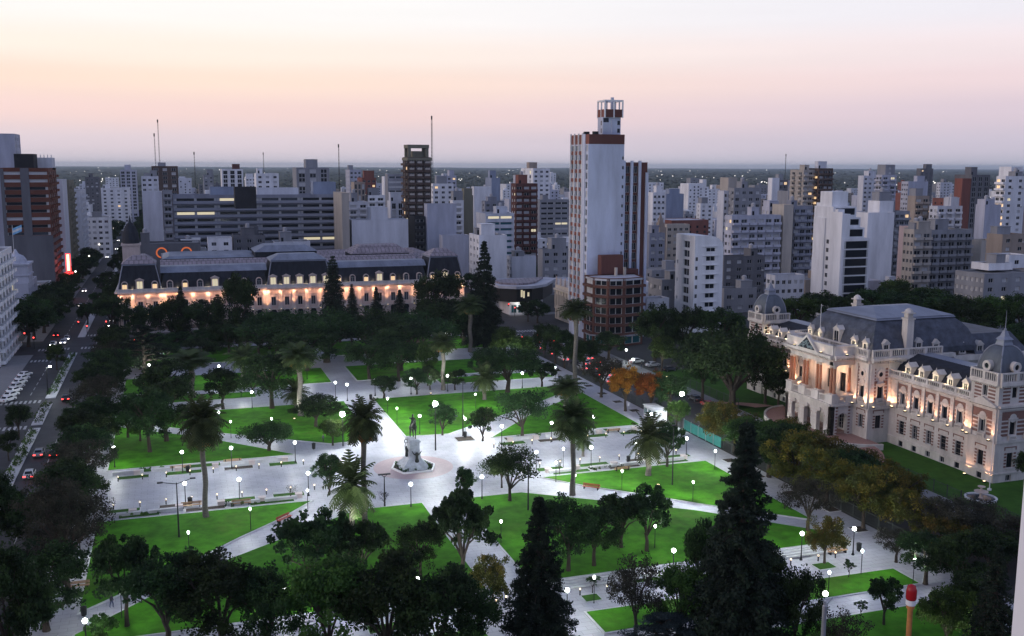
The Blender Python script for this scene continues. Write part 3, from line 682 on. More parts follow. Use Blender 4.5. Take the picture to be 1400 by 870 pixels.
# warm floodlights on the first floor ledge and behind the columns
for s in (1, -1):
    for i in range(6): uplight(leg, fW.p(s*(14.5+3.8*i), 1.0, 7.66), 640, spot=84, fr=fW)
for u in (34.9, 40.1): uplight(leg, Frame((-.5, 0), (0, -1)).p(u, 1.0, 7.66), 640, spot=84, fr=fW)
for u in (35.2, 39.9): uplight(leg, Frame((-.5, 0), (0, -1)).p(u, 1.0, .1), 420, spot=82, fr=fW)
for u in (-12.0, -8.8, 8.8, 12.0): uplight(leg, fc.p(u, 1.0, 7.55), 1100, spot=84, fr=fc)
for u in (.5, 4.75): uplight(leg, fsd.p(u, 1.0, 7.55), 1100, spot=84, fr=fsd)
for u in (-6.9, -2.3, 2.3, 6.9): uplight(leg, fp.p(u, -2.3, 7.5), 1000, (1, .50, .28), .2, spot=120)
for u in (-4.6, 0, 4.6): uplight(leg, fp.p(u, .7, 17.5), 45, (1, .62, .42), .1, .3)
for f_ in (fps, fpn): uplight(leg, f_.p(2.6, .7, 17.5), 60, (1, .62, .42), .1, .3)
for u in (-3.3, 3.3): lamp_light('porch_light', leg, fp.p(u, -3.0, 14.6), 420, (1, .62, .38), 'POINT', .3)

# ================================================================== LONG PALACE at the back (left)
PO = (42.2, 362.0)
pas = thing('palace_building', 'long cream palace with slate mansard roof and warmly lit pilasters behind the far trees', 'palace', (PO[0], PO[1], 0))
pw = MB(); PM = [m_stone2, m_glass, m_stone]
pwin = []; lights = []
secs = [(-60.9, -46.4, .7), (-46.4, -11.6, 0), (-11.6, 11.6, 1.0), (11.6, 46.4, 0), (46.4, 60.9, .7)]
for a, b, d in secs:
    f_ = Frame((0, -d), (1, 0)); n = max(1, round((b-a)/4.65)); pitch = (b-a)/n; hs = []
    for i in range(n):
        uc = a+(i+.5)*pitch; hs.append((uc-.8, uc+.8, 5.6, 8.7)); hs.append((uc-1.0, uc+1.0, .2, 3.3))
        pw.fbox(f_, uc-1.1, uc-.8, 0, .15, 5.4, 8.9, 2); pw.fbox(f_, uc+.8, uc+1.1, 0, .15, 5.4, 8.9, 2); pw.fbox(f_, uc-1.25, uc+1.25, 0, .3, 8.9, 9.2, 2)
        disc(pw, f_, uc, 3.3, 1.0, 0, .05, 1, 14)
    for i in range(n+1):
        uc = min(max(a+i*pitch, a+.6), b-.6)
        for e in (-.36, .36): pw.fbox(f_, uc+e-.28, uc+e+.28, 0, .35, 5.2, 10.6, 2)
        pw.fbox(f_, uc-.8, uc+.8, 0, .5, 4.4, 5.2, 2); pw.fbox(f_, uc-.25, uc+.25, 0, 2.3, 4.05, 4.28, 2)
        lights.append((f_, uc, d))
    pw.wall(f_, a, b, 0, 11.0, hs, .4, 0); pwin += [(f_, *h) for h in hs]
    pw.fbox(f_, a, b, -.1, .3, 4.2, 4.45, 2); pw.fbox(f_, a, b, -.1, .3, 10.6, 11.0, 2); pw.fbox(f_, a, b, -.1, 1.1, 11.6, 12.1, 2); dentils(pw, f_, a, b, .25, .8, 11.25, 11.6, .7, .3, 2); pw.fbox(f_, a, b, -.1, .25, 11.0, 11.6, 0)
    pw.fbox(f_, a, b, -.2, .45, 12.1, 13.1, 2)
    if d > 0:
        for s_, u in ((-1, a), (1, b)):
            pw.box(u-.01, u+.01, -d, .6, 0, 12.1, 0)
fl_ = Frame((-60.9, 70), (0, -1)); fr_ = Frame((60.9, -.7), (0, 1))
for f_ in (fl_, fr_):
    hs = [(3+i*4.6, 4.5+i*4.6, 5.6, 8.7) for i in range(14)]
    pw.wall(f_, 0, 70.7, 0, 12.1, hs, .4, 0)
    if f_ is fl_: pwin += [(f_, *h) for h in hs]
    pw.fbox(f_, 0, 70.7, -.1, .9, 11.6, 12.1, 2); pw.fbox(f_, 0, 70.7, -.1, .3, 4.2, 4.45, 2); pw.fbox(f_, 0, 70.7, -.2, .4, 12.1, 13.1, 2)
pw.build('wall', PM, pas)
for i, (f_, a, b, c, d_) in enumerate(pwin):
    if len(pwin) > 100 and f_ is fl_ and i % 2: continue
    window(pas, f_, a, b, c, d_, .38, 'g' if i % 3 else 'd')
pr_ = MB()
def mans(x0, x1, y0, y1, prof, mi=0):
    for (i0, z0), (i1, z1) in zip(prof, prof[1:]): pr_.frus((x0+i0, x1-i0, y0+i0, y1-i0), (x0+i1, x1-i1, y0+i1, y1-i1), z0, z1, mi, False)
for a, b, d in secs:
    if d > 0:
        dp = 14.5 if d < 1 else 16
        mans(a+.4, b-.4, -d+.3, dp, [(0, 12.1), (0, 13.2), (.5, 16), (1.1, 19), (1.6, 21.0)])
        pr_.frus((a+1.7, b-1.7, -d+1.6, dp-1.3), (a+1.9, b-1.9, -d+1.9, dp-1.6), 21.0, 21.5, 1, False)
        pr_.frus((a+1.6, b-1.6, -d+1.5, dp-1.2), (a+5, b-5, -d+6.5, dp-6.5), 21.5, 24.0 if d < 1 else 23.4, 2 if d < 1 else 1)
        for s_ in (a+.4, b-.4):
            q = [(0, 12.9), (.5, 16), (1.1, 19), (1.6, 21.1)]; sg = 1 if s_ < (a+b)/2 else -1
            pr_.tube([(s_+sg*i_, -d+.3+i_, z_) for i_, z_ in q], .22, 6, 1)
    else:
        mans(a-.5, b+.5, .3, 14, [(0, 12.1), (0, 13.2), (.5, 15.5), (1.4, 18.1)])
        pr_.frus((a-.5, b+.5, 1.6, 12.6), (a-.5, b+.5, 5, 10), 18.1, 20.0, 1)
# side ranges and the big halls behind
for s in (-1, 1):
    x0, x1 = sorted((s*60.3, s*49)); mans(x0, x1, 14, 69, [(0, 12.1), (0, 13.2), (.5, 15.5), (1.4, 18.1)]); pr_.frus((x0+1.3, x1-1.3, 15.4, 67), (x0+4, x1-4, 18, 64), 18.1, 19.8, 2)
pr_.frus((-47, 47, 16, 30), (-47, 47, 22, 24), 18.2, 20.6, 2); pr_.box(-47, 47, 16.2, 29.8, 10, 18.15, 3)
pr_.box(-13, 10, 27, 46, 10, 22.4, 0); pr_.frus((-13.4, 10.4, 26.6, 46.4), (-9, 6, 31, 42), 22.4, 24.6, 1)
pr_.box(24, 47, 30, 46, 10, 20.5, 0); pr_.frus((23.6, 47.4, 29.6, 46.4), (28, 43, 34, 42), 20.5, 23.6, 2)
pr_.box(-46, -12, 34, 60, 8, 20.0, 0); pr_.frus((-46.4, -11.6, 33.6, 60.4), (-44, -14, 36, 58), 20, 20.8, 1)
pr_.box(-47, 47, 52, 66, 8, 18.0, 3); pr_.frus((-47, 47, 52, 66), (-47, 47, 58, 60), 18.0, 20.0, 2)
pr_.build('roof', [m_slate, m_zinc, m_redroof, m_slate], pas)
def arched_dormer(f_, uc, z0, big=False):
    b = MB(); w = 1.0 if big else .8; h = 2.6 if big else 1.55
    b.fbox(f_, uc-w-.3, uc-w, -1.6, .1, z0, z0+h, 0); b.fbox(f_, uc+w, uc+w+.3, -1.6, .1, z0, z0+h, 0)
    if big:
        b.fbox(f_, uc-w-.4, uc+w+.4, -1.6, .15, z0+h, z0+h+.35, 0); gable(b, f_, uc-w-.55, uc+w+.55, z0+h+.35, z0+h+1.05, -1.6, .25, 0)
    else:
        n = 9; P = f_.p; o_ = [(uc+(w+.3)*math.cos(math.pi*k/n), z0+h+(w+.3)*math.sin(math.pi*k/n)) for k in range(n+1)]; i_ = [(uc+w*math.cos(math.pi*k/n), z0+h+w*math.sin(math.pi*k/n)) for k in range(n+1)]
        for k in range(n):
            b.quad(P(o_[k][0], .1, o_[k][1]), P(o_[k+1][0], .1, o_[k+1][1]), P(i_[k+1][0], .1, i_[k+1][1]), P(i_[k][0], .1, i_[k][1]), mi=0)
            b.quad(P(o_[k][0], .1, o_[k][1]), P(o_[k][0], -1.6, o_[k][1]), P(o_[k+1][0], -1.6, o_[k+1][1]), P(o_[k+1][0], .1, o_[k+1][1]), mi=0)
            b.quad(P(i_[k][0], .1, i_[k][1]), P(i_[k+1][0], .1, i_[k+1][1]), P(i_[k+1][0], -.3, i_[k+1][1]), P(i_[k][0], -.3, i_[k][1]), mi=0)
        b.quad(*[P(u, -.22, z) for u, z in i_], mi=1)
    o = b.build('dormer', [m_stone2, m_glass2], pas)
    window(o, f_, uc-w, uc+w, z0, z0+h, .2, ('l' if big else 'w' if rnd.random() < .35 else 'g'))
for a, b, d in secs:
    f_ = Frame((0, -d), (1, 0)); n = max(1, round((b-a)/4.65)); pitch = (b-a)/n
    for i in range(n):
        uc = a+(i+.5)*pitch; big = (d == 1.0) or (d == 0.7 and i == 1) or (d == 0 and i == 3)
        arched_dormer(f_, uc, 13.1, big)
        if i % 2 == 0 or d == 1.0: lamp_light('dormer_light', pas, f_.p(uc+pitch/2, .15, 13.5), 34, (1, .78, .48), 'POINT', .15)
for f_, uc, d in lights:
    uplight(pas, f_.p(uc, 2.1, 4.3), 1450, (1, .46, .26), .2, .5, None, 62, f_, 15)
    lamp_light('cornice_light', pas, f_.p(uc, .85, 10.6), 140, (1, .50, .30), 'POINT', .12)
# clock turret over the left side range
tq = MB(); x_, y_ = -57, 34
tq.box(x_-3, x_+3, y_-3, y_+3, 12, 25.5, 0); tq.box(x_-3.4, x_+3.4, y_-3.4, y_+3.4, 25.5, 26.2, 0); tq.lathe([(3.0, 26.2), (3.0, 27.5), (2.7, 30), (1.7, 32.5), (.5, 34), (.06, 36.5)], 14, (x_, y_), 1)
tq.build('turret', [m_stone2, m_slate], pas)
# ================================================================== CITY
WALL = {k: wallmat('wall_'+k, c) for k, c in dict(
    white=(0.76, 0.76, 0.76), pale=(0.60, 0.61, 0.64), lilac=(0.46, 0.47, 0.53), grey=(0.27, 0.275, 0.29), dgrey=(0.14, 0.14, 0.15), cream=(0.50, 0.45, 0.38),
    tan=(0.34, 0.28, 0.23), beige=(0.42, 0.38, 0.33), olive=(0.20, 0.19, 0.14), brown=(0.10, 0.07, 0.058), brick=(0.22, 0.085, 0.065), dbrick=(0.12, 0.05, 0.042),
    rust=(0.15, 0.055, 0.036), black=(0.03, 0.03, 0.034), pink=(0.46, 0.36, 0.35), blue=(0.26, 0.30, 0.38), steel=(0.27, 0.28, 0.32)).items()}
m_roof = mat('flat_roof', (0.24, 0.235, 0.235), 0.9, 0.4, 0.25)
m_roofw = mat('pale_roof', (0.45, 0.46, 0.50), 0.8, 0.25, 0.25)
SLAB = {}
def slabmesh(m, solid=True):
    if (m.name, solid) in SLAB: return SLAB[(m.name, solid)]
    b = MB(); b.box(-.5, .5, -1, 0, 0, .16)
    if solid: b.box(-.5, .5, -1, -.9, .16, 1.05); b.box(-.5, -.47, -.9, 0, .16, 1.05); b.box(.47, .5, -.9, 0, .16, 1.05)
    SLAB[(m.name, solid)] = b.mesh('balcony', [m]); return SLAB[(m.name, solid)]
_ac = MB(); _ac.box(-.45, .45, -.38, 0, 0, .6); AC = _ac.mesh('air_conditioner', [m_frame])
m_tank = mat('water_tank', (0.36, 0.36, 0.37), .7, .2, 1.0)
BY = {}
def facade(par, wmb, fr, u0, u1, z0, z1, style, seed, budget, wm, near):
    """cuts the openings of one face and adds its windows or balconies as parts"""
    r = random.Random(seed); kind = style[:1]; n = int(style[1:].split('/')[0] or 0) if len(style) > 1 and style[1].isdigit() else 0
    mix = style.split('/')[1].replace('s', '') if '/' in style else 'dgdb'
    if kind == 'N' or z1-z0 < 3: wmb.wall(fr, u0, u1, z0, z1, mi=0); return 0
    fl = max(1, int((z1-z0-1.0)/3.0)); fh = (z1-z0-1.0)/fl; holes = []
    while kind in 'GKV' and n*fl > budget and n > 1: n -= 1
    w = (u1-u0)/max(n, 1); hid = []
    cz = 0
    for i in range(fl):
        za = z0+.4+i*fh
        if kind == 'B':
            ns_ = max(1, min(6, int((u1-u0)/9), max(1, budget//fl))); sw_ = (u1-u0-.6)/ns_
            for j in range(ns_): holes.append((u0+.3+j*sw_+.15, u0+.3+(j+1)*sw_-.15, za+1.25, za+2.5)); hid.append('B')
        else:
            for j in range(n):
                uc = u0+(j+.5)*w
                ww = min(2.0, w*.58) if kind == 'G' else min(3.2, w*.72)
                if kind == 'V': holes.append((uc-w*.30, uc+w*.30, za+.25, za+fh-.25))
                elif kind == 'K': holes.append((uc-ww/2, uc+ww/2, za+.25, za+2.45))
                else: holes.append((uc-ww/2, uc+ww/2, za+.95, za+2.35))
                hid.append(kind)
    wmb.wall(fr, u0, u1, z0, z1, holes, .3, 0)
    for (a, b, c, d), k in zip(holes, hid):
        q = r.random(); kk = 'l' if q < (.05 if k == 'B' else .007) else 'w' if q < .011 else mix[int(r.random()*len(mix))]
        window(par, fr, a, b, c, d, .28, kk)
        if near and k == 'G' and c > 4 and r.random() < .16: link('air_conditioner', AC, par, fr.p(b+.25, 0, c-.2), fr.rz)
        if k == 'K' and near:
            link('balcony', slabmesh(wm), par, fr.p((a+b)/2, 0, c-.2), fr.rz, ((b-a)+.7, 1.15, 1))
        if k == 'B' and 's' in style.split('/')[-1]:
            link('balcony', slabmesh(wm), par, fr.p((a+b)/2, 0, c-1.2), fr.rz, ((b-a)+.6, .9, 1))
    return len(holes)
def building(label, x0, x1, Y, D, h, wm, front='G4', side='G2', huts=1, seed=None, group=None, cat='building', roof=None, z0=0.0, parapet=True, hutm=None, name='apartment_building', on=None):
    seed = seed if seed is not None else int(abs(x0*13+Y*7+h*3)) % 9973
    r = random.Random(seed); m = WALL[wm]
    cx, cy_ = (x0+x1)/2, Y+D/2
    if on is not None: t = link('upper_block', None, on, (cx-on.location.x, cy_-on.location.y, 0)); t['label'] = label
    else: t = thing(name, label, cat, (cx, cy_, 0), 0, group)
    BY[label] = t
    a, b = x0-cx, x1-cx; f0, f1 = -D/2, D/2
    wmb = MB(); near = Y < 620
    n = facade(t, wmb, Frame((0, f0), (1, 0)), a, b, z0, h, front, seed, 60, m, near)
    if x0 > -20:
        fs, ot = Frame((a, f1), (0, -1)), Frame((b, f0), (0, 1))
    else:
        fs, ot = Frame((b, f0), (0, 1)), Frame((a, f1), (0, -1))
    facade(t, wmb, fs, 0, D, z0, h, side, seed+1, max(8, 98-n), m, near)
    wmb.wall(ot, 0, D, z0, h); wmb.wall(Frame((b, f1), (-1, 0)), 0, b-a, z0, h)
    wmb.build('wall', [m], t)
    rb = MB(); rb.box(a+.2, b-.2, f0+.2, f1-.2, h-.9, h-.35, 0)
    if parapet:
        for q in ((a, b, f0, f0+.25), (a, b, f1-.25, f1), (a, a+.25, f0+.25, f1-.25), (b-.25, b, f0+.25, f1-.25)): rb.box(*q, h-.02, h+.35, 1)
    rb.build('roof', [roof or (m_roofw if r.random() < .4 else m_roof), m], t)
    for k in range(huts):
        w_, d_ = min(b-a-.8, r.uniform(3.2, 7)), min(D-.8, r.uniform(3.2, 6)); x = r.uniform(a+.3, b-.3-w_); y = r.uniform(f0+.3, f1-.3-d_); hh = r.uniform(2.4, 5.0)
        hb = MB(); hb.box(x, x+w_, y, y+d_, h-.4, h+hh, 0); hb.box(x-.15, x+w_+.15, y-.15, y+d_+.15, h+hh, h+hh+.2, 0)
        if r.random() < .5: hb.box(x+.4, x+1.4, y-.04, y+.1, h, h+2, 1)
        ho = hb.build('roof_house', [WALL[hutm] if hutm else (m if r.random() < .6 else WALL['grey']), m_glass], t)
        if r.random() < .5 and near:
            tk = MB(); tk.lathe([(.9, h+hh+.2), (.95, h+hh+1.6), (.5, h+hh+2.0), (.1, h+hh+2.1)], 10, (x+w_/2, y+d_/2)); tk.build('water_tank', m_tank, ho)
    return t
BOXES = []          # footprints already taken
def B(label, pL, pR, top, Y, wm, front='G4', side='G2', pl=None, D=14, huts=1, **k):
    """pL, pR: the front face's edges in the photograph at depth Y; pl: where its left side ends"""
    z = 30.0
    for _ in range(6):
        x0, x1 = xat(pL, Y, z), xat(pR, Y, z); z = htop(x0 if x0 > 0 else x1, Y, top)
    if pl is not None and pl > VP: D = max(6, Y*(pL-VP)/(pl-VP)-Y)
    BOXES.append((x0, x1, Y, Y+D))
    return building(label, x0, x1, Y, D, max(z, 4), wm, front, side, huts, **k)

# ---- the tall white tower
tw = thing('apartment_tower', 'tallest tower, white blank wall with red brick side and open lantern on top', 'tower', (130, 299.5, 0))
b = MB(); TM = [wallmat('tower_white', (0.52, 0.55, 0.65)), WALL['dbrick'], WALL['brick'], m_white]
fF = Frame((-6, -7.5), (1, 0)); fS = Frame((-6, 7.5), (0, -1))
b.wall(fF, 0, 11.2, 0, 61.8); hs = [(11.35, 11.95, 6+i*3.0, 7.0+i*3.0) for i in range(18)]
b.wall(fF, 11.2, 12, 0, 61.8, hs, .3)
b.wall(Frame((6, -7.5), (0, 1)), 0, 15, 0, 64.8); b.wall(Frame((6, 7.5), (-1, 0)), 0, 12, 0, 64.8)
b.fbox(fF, -.02, 12.02, -.3, .06, 61.8, 64.8, 1); b.box(-5.9, 5.9, -7.4, 7.4, 63.6, 64.3, 1)
hol = []
for i in range(20):
    z = 4.6+i*2.86
    hol += [(.5, 3.0, z+.75, z+2.4), (3.9, 6.3, z+.75, z+2.4), (7.2, 9.6, z+.75, z+2.4), (12.4, 14.2, z+.6, z+2.5)]
b.wall(fS, 0, 15, 0, 61.8, hol, .3); b.fbox(fS, 0, 15, -.3, .05, 61.8, 64.8, 2)
for u in (.2, 3.4, 6.75, 9.95): b.fbox(fS, u-.22, u+.22, 0, .4, 4, 65.2, 3)
b.fbox(fS, 10.2, 12.2, 0, .25, 4, 64.9, 0); b.fbox(fS, 14.5, 15, 0, .25, 4, 61.8, 0)
for i in range(20):
    z = 4.6+i*2.86
    for u0, u1 in ((.45, 3.1), (3.75, 6.45), (7.05, 9.7)): b.fbox(fS, u0, u1, 0, .06, z-.45, z+.72, 2)
b.build('wall', TM, tw)
rr = random.Random(5)
for h in hs: window(tw, fF, *h, .28, 'd')
for k, h in enumerate(hol[:82]+[]): window(tw, fS, *h, .28, rr.choice('ddgbbbg'))
w2 = MB(); f2 = Frame((6.05, -6.6), (1, 0)); vh = []
for i in range(17):
    for u in (1.6, 4.3, 7.0): vh.append((u-.85, u+.85, 4+i*3.05, 6.2+i*3.05))
vh = [h for h in vh if h[0] < 6]
w2.wall(f2, 0, 8.6, 0, 56.2, vh, .35, 1)
for u in (.25, 2.95, 5.75, 8.3): w2.fbox(f2, u-.4, u+.4, 0, .7, 0, 56.7 if u < 7 else 53, 0)
w2.wall(Frame((14.65, -6.6), (0, 1)), 0, 12, 0, 56.2, mi=1); w2.box(6.1, 14.6, -6.5, 5.4, 55.2, 55.7, 1); w2.wall(Frame((14.65, 5.4), (-1, 0)), 0, 8.6, 0, 56.2, mi=1)
wo = w2.build('side_wing', TM, tw)
for i, h in enumerate(vh): window(wo, f2, *h, .33, 'dgd'[i % 3])
c = MB(); c.box(-.7, 5.45, -5.6, -1.6, 64.2, 70.2, 0)
fl2 = Frame((-.7, -5.6), (1, 0))
for z in (66, 68.4): c.fbox(fl2, 5.0, 5.9, 0, .05, z-.6, z+.7, 4); c.fbox(Frame((-.7, -1.6), (0, -1)), 2.6, 3.2, 0, .05, z-.7, z+.7, 4)
c.fbox(fl2, .2, 2.0, 0, .04, 68.6, 69.9, 4); c.fbox(fl2, 3.0, 3.25, 0, .25, 64.2, 70.2, 0)
ci = c.build('stair_head', TM+[m_glass], tw)
ln = MB(); x0, x1, y0, y1 = -.4, 6.0, -6.2, -.4
for q in ((x0, x1, y0, y0+.3), (x0, x1, y1-.3, y1), (x0, x0+.3, y0+.3, y1-.3), (x1-.3, x1, y0+.3, y1-.3)): ln.box(*q, 70.2, 72.6, 1 if q[2] == y0 and q[0] == x0 and q[1] == x1 else 2); ln.box(*q, 75.0, 75.5, 3)
for x in (x0-.03, x0+3.0, x1-.39):
    for y in (y0-.06, y1-.3): ln.box(x, x+.42, y, y+.4, 70.0, 75.4, 3)
ln.box(x0-.06, x0+.3, y0+2.6, y0+3.0, 70, 75.4, 3); ln.box(x1-.3, x1+.06, y0+2.6, y0+3.0, 70, 75.4, 3)
ln.box(x0+.3, x1-.3, y0+.3, y1-.3, 70.2, 70.5, 1); ln.box(2.9, 3.7, -4, -3.2, 70.5, 76.4, 0)
ln.build('lantern', TM, tw)
for x, y in ((-3.5, -6.6), (-5, -3)):
    t_ = MB(); t_.box(x-.8, x+.8, y-.4, y+.8, 64.3, 65.7); t_.build('roof_vent', m_darkmetal, tw)
# ---- brick corner building in front of it
bk_ = thing('brick_building', 'brown brick corner apartment house with glazed bays at the foot of the white tower', 'building', (130, 283, 0))
b = MB(); pts = [(-8.2, 5.6), (-8.2, -1.0), (-5.0, -5.0), (.2, -5.6), (7.6, -3.6), (9.0, 5.6)]
fr_list = []
for i in range(len(pts)-1):
    (ax, ay), (bx_, by_) = pts[i], pts[i+1]; Ld = math.hypot(bx_-ax, by_-ay); f_ = Frame((ax, ay), ((bx_-ax)/Ld, (by_-ay)/Ld)); hs = []
    for k in range(7): 
        zb = .6+k*2.95
        hs.append((.55, Ld-.55, zb+(0 if k == 0 else .55), zb+2.6))
    b.wall(f_, 0, Ld, 0, 21.2, hs, .5); fr_list.append((f_, hs))
    for k in range(1, 7):
        b.fbox(f_, -.1, Ld+.1, 0, .3 if i % 2 else .8, .6+k*2.95-.3, .6+k*2.95+.45, 0)
b.prism(pts[::-1] if False else ccw(pts), 20.3, 20.9, 1)
b.box(-2.7, 4.8, 5.6, 8.4, 0, 27.2, 2); b.box(4.9, 10.2, 5.6, 8.6, 0, 22.6, 2); b.box(-8.2, 9, 5.6, 6.2, 0, 21.2, 0)
b.build('wall', [WALL['brown'] if False else wallmat('brown_brick', (0.12, 0.055, 0.042)), m_roofw, WALL['dbrick']], bk_)
for fi, (f_, hs) in enumerate(fr_list):
    for k, h in enumerate(hs): window(bk_, f_, *h, .45, 't' if k == 0 else  'b' if fi == 0 and k > 3 else 'd')
for x in (1.0, 4.0): ch = MB(); ch.box(x, x+.7, 3, 3.8, 20.9, 23.5); ch.build('chimney', WALL['cream'], bk_)
mq = MB(); mq.prism(ccw([(-9.2, 3), (-9.4, -1.5), (-5.6, -6.3), (.2, -7), (5, -6.2), (5, -5), (0.2, -5.65), (-5, -5.05), (-8.25, -1), (-8.25, 3)]), 3.2, 3.5); mq.build('awning', WALL['grey'], bk_)
# ---- corner shop with dark overhanging storey
sh = thing('corner_shop', 'dark octagonal pavilion with white roof edge over a lit white ground floor on the corner', 'shop', (121, 357, 0))
b = MB(); b.prism(ccw([(-3.5, -7), (2, -8), (8, -3), (16, 10), (-4, 10)]), 0, 5.2, 0); b.prism(ccw([(-8, 8), (-7, -6), (-2, -10.5), (4, -10.5), (10, -6), (20, 10), (18, 14), (-8, 14)]), 5.2, 10.2, 1)
b.prism(ccw([(-9, 9), (-8, -7), (-2.5, -11.6), (4.5, -11.6), (11, -7), (21.5, 10), (19, 15), (-9, 15)]), 10.2, 11.2, 2); b.prism(ccw([(-6, 6), (-6, -4), (-1, -8), (3, -8), (8, -4), (16, 10)]), 11.2, 11.9, 3)
b.build('wall', [WALL['white'], m_darkmetal, m_roofw, m_redroof], sh)
f_ = Frame((-3.5, -7), (5.5/5.59, -1/5.59))
for u, k in ((.6, 't'), (3.2, 't')): window(sh, f_, u, u+2, .8, 3.8, -.05, k)
f_ = Frame((-2, -10.5), (1, 0))
window(sh, f_, 1.6, 2.4, 7.0, 9.8, -.06, 'l'); window(sh, f_, 2.5, 3.2, 6.6, 9.4, -.06, 'l'); window(sh, f_, 4.2, 5.0, 7.2, 8.8, -.06, 'l')
lamp_light('shop_light', sh, (-1, -9.2, 4.6), 220, (1, .98, .94), 'POINT', .5)
# ---- low classical house
cl = thing('town_house', 'small white classical house with tall pilasters and statues on its parapet', 'house', (136, 331, 0))
b = MB(); f_ = Frame((-5, 7), (0, -1)); hs = [(1.2+i*2.6, 2.3+i*2.6, 5, 9) for i in range(5)]+[(1.2+i*2.6, 2.3+i*2.6, .5, 3.6) for i in range(5)]
b.wall(f_, 0, 14, 0, 12.5, hs, .4); b.wall(Frame((-5, -7), (1, 0)), 0, 10, 0, 12.5); b.box(-4.8, 5, -6.9, 7, 11.4, 11.8); b.wall(Frame((5, -7), (0, 1)), 0, 14, 0, 12.5)
for i in range(6): b.fbox(f_, .2+i*2.6, .8+i*2.6, 0, .3, 4.2, 10.6)
b.fbox(f_, -.2, 14.2, -.1, .7, 10.6, 11.2); b.fbox(f_, 0, 14, -.1, .3, 3.9, 4.2)
b.build('wall', WALL['cream'], cl)
for h in hs: window(cl, f_, *h, .38, 'd')
for i in range(4):
    s_ = MB(); x, y = -4.7, 6.5-i*4.2; s_.box(x-.35, x+.35, y-.35, y+.35, 12.5, 13.1); s_.lathe([(.3, 13.1), (.36, 13.8), (.26, 14.3), (.38, 14.7), (.12, 15.0), (.2, 15.3), (.05, 15.6)], 8, (x, y)); s_.build('statue', m_stone2, cl)
# ---- white house with the curved roof
wr = thing('apartment_building', 'white apartment house with curved roof and dark window groups right of the tower', 'building', (166.5, 296.5, 0))
b = MB(); fF = Frame((-5.5, -6.5), (1, 0)); fS = Frame((-5.5, 6.5), (0, -1)); nfl = 9
arc = [(11.6*math.sin(0)+0, 32.6)]+[(5.0+5.6*math.sin(t), 28.6+4*math.cos(t)) for t in np.linspace(0, math.pi/2, 8)]
hs = [(4.2, 7.6, 3+i*3.05, 4.5+i*3.05) for i in range(9)]+[(.4, 1.3, 3+i*3.05, 4.3+i*3.05) for i in range(8)]
b.wall(fF, 0, 10.6, 0, 28.6, hs, .3)
b.quad(*[fF.p(u, 0, z) for u, z in [(0, 28.6), (10.6, 28.6)]+arc[1:][::-1]+[(0, 32.6)]])
for (u0, z0), (u1, z1) in zip(arc, arc[1:]): b.quad(fF.p(u0, 0, z0), fF.p(u1, 0, z1), fF.p(u1, -13, z1), fF.p(u0, -13, z0))
hb = [(5.5, 9.5, 4+i*3.05, 6.2+i*3.05) for i in range(9)]+[(1, 1.8, 4.4+i*6.1, 5.6+i*6.1) for i in range(4)]
b.wall(fS, 0, 13, 0, 32.6, hb, .4); b.wall(Frame((5.1, -6.5), (0, 1)), 0, 13, 0, 28.6)
for i in range(9): b.fbox(fF, 3, 8.6, 0, .35, 4.62+i*3.05, 4.75+i*3.05)
b.build('wall', WALL['white'], wr)
for h in hs: window(wr, fF, *h, .28, 'd')
for i, h in enumerate(hb): window(wr, fS, *h, .38, 'dgd'[i % 3])
BOXES += [(120, 146, 270, 315), (110, 145, 340, 375), (130, 142, 322, 342), (158, 176, 288, 305), (-25, 108, 355, 440), (118, 185, 120, 230)]

# ---- left side
def BL(label, x0, x1, top, Y, D, wm, front, side, **k):
    h = htop(x1 if x1 < 0 else x0, Y, top); BOXES.append((x0, x1, Y, Y+D)); return building(label, x0, x1, Y, D, h, wm, front, side, **k)
x1 = xat(19, 500, 70)
BL('grey concrete slab tower standing behind the dark brick tower at the avenue', x1-22, x1, 184, 500, 18, 'lilac', 'N', 'G3', huts=1)
lt = BL('tall brick tower with dark grey lower floors and dark penthouse beside the avenue', xat(3, 452, 55)-1, -47, 231, 452, 30, 'rust', 'B', 'K5', huts=0)
hL = htop(-47, 452, 231); xL = xat(3, 452, 55)-1
e = MB(); cx_ = (xL-47)/2; w_ = -47-xL
e.box(-w_/2-.12, w_/2+.12, -15.15, 15, 0, 26, 0); e.box(-1.6, 1.6, -15.3, -14.8, 26, hL+.3, 1); e.box(-w_/2-.1, -w_/2+1.2, -15.2, -14.8, 26, hL, 1)
e.build('lower_floors', [WALL['dgrey'], WALL['dgrey']], lt)
e = MB(); e.box(-w_/2+5, w_/2-5.5, -12, 0, hL-.5, hL+6, 0); e.box(-w_/2+9, w_/2, 2, 13, hL-.5, hL+4.6, 1)
for k in range(5): e.box(w_/2-6+k*1.4, w_/2-5.7+k*1.4, 2.2, 2.5, hL+4.6, hL+5.8, 1)
e.build('penthouse', [WALL['black'], WALL['pale']], lt)
BL('narrow pale side wall building just beyond the brick tower', -70, -46.6, 247, 500, 22, 'pale', 'N', 'N', huts=0)
BL('olive grey narrow building along the avenue', -68, -46.8, 248, 535, 26, 'olive', 'N', 'K3', huts=0)
BL('pale apartment house with stacked balconies along the avenue', -70, -46.5, 262, 590, 40, 'pale', 'K3', 'K6/ddg', huts=1)
BL('white balconied apartment house at the left edge above the avenue', -62, -46.2, 352, 300, 34, 'white', 'N', 'K6/dgd', huts=1)
oc = BL('old grey corner house with small turret at the left edge', -72, -47.5, 389, 374, 24, 'lilac', 'N', 'G5', huts=0)
hO = htop(-47.5, 374, 389)
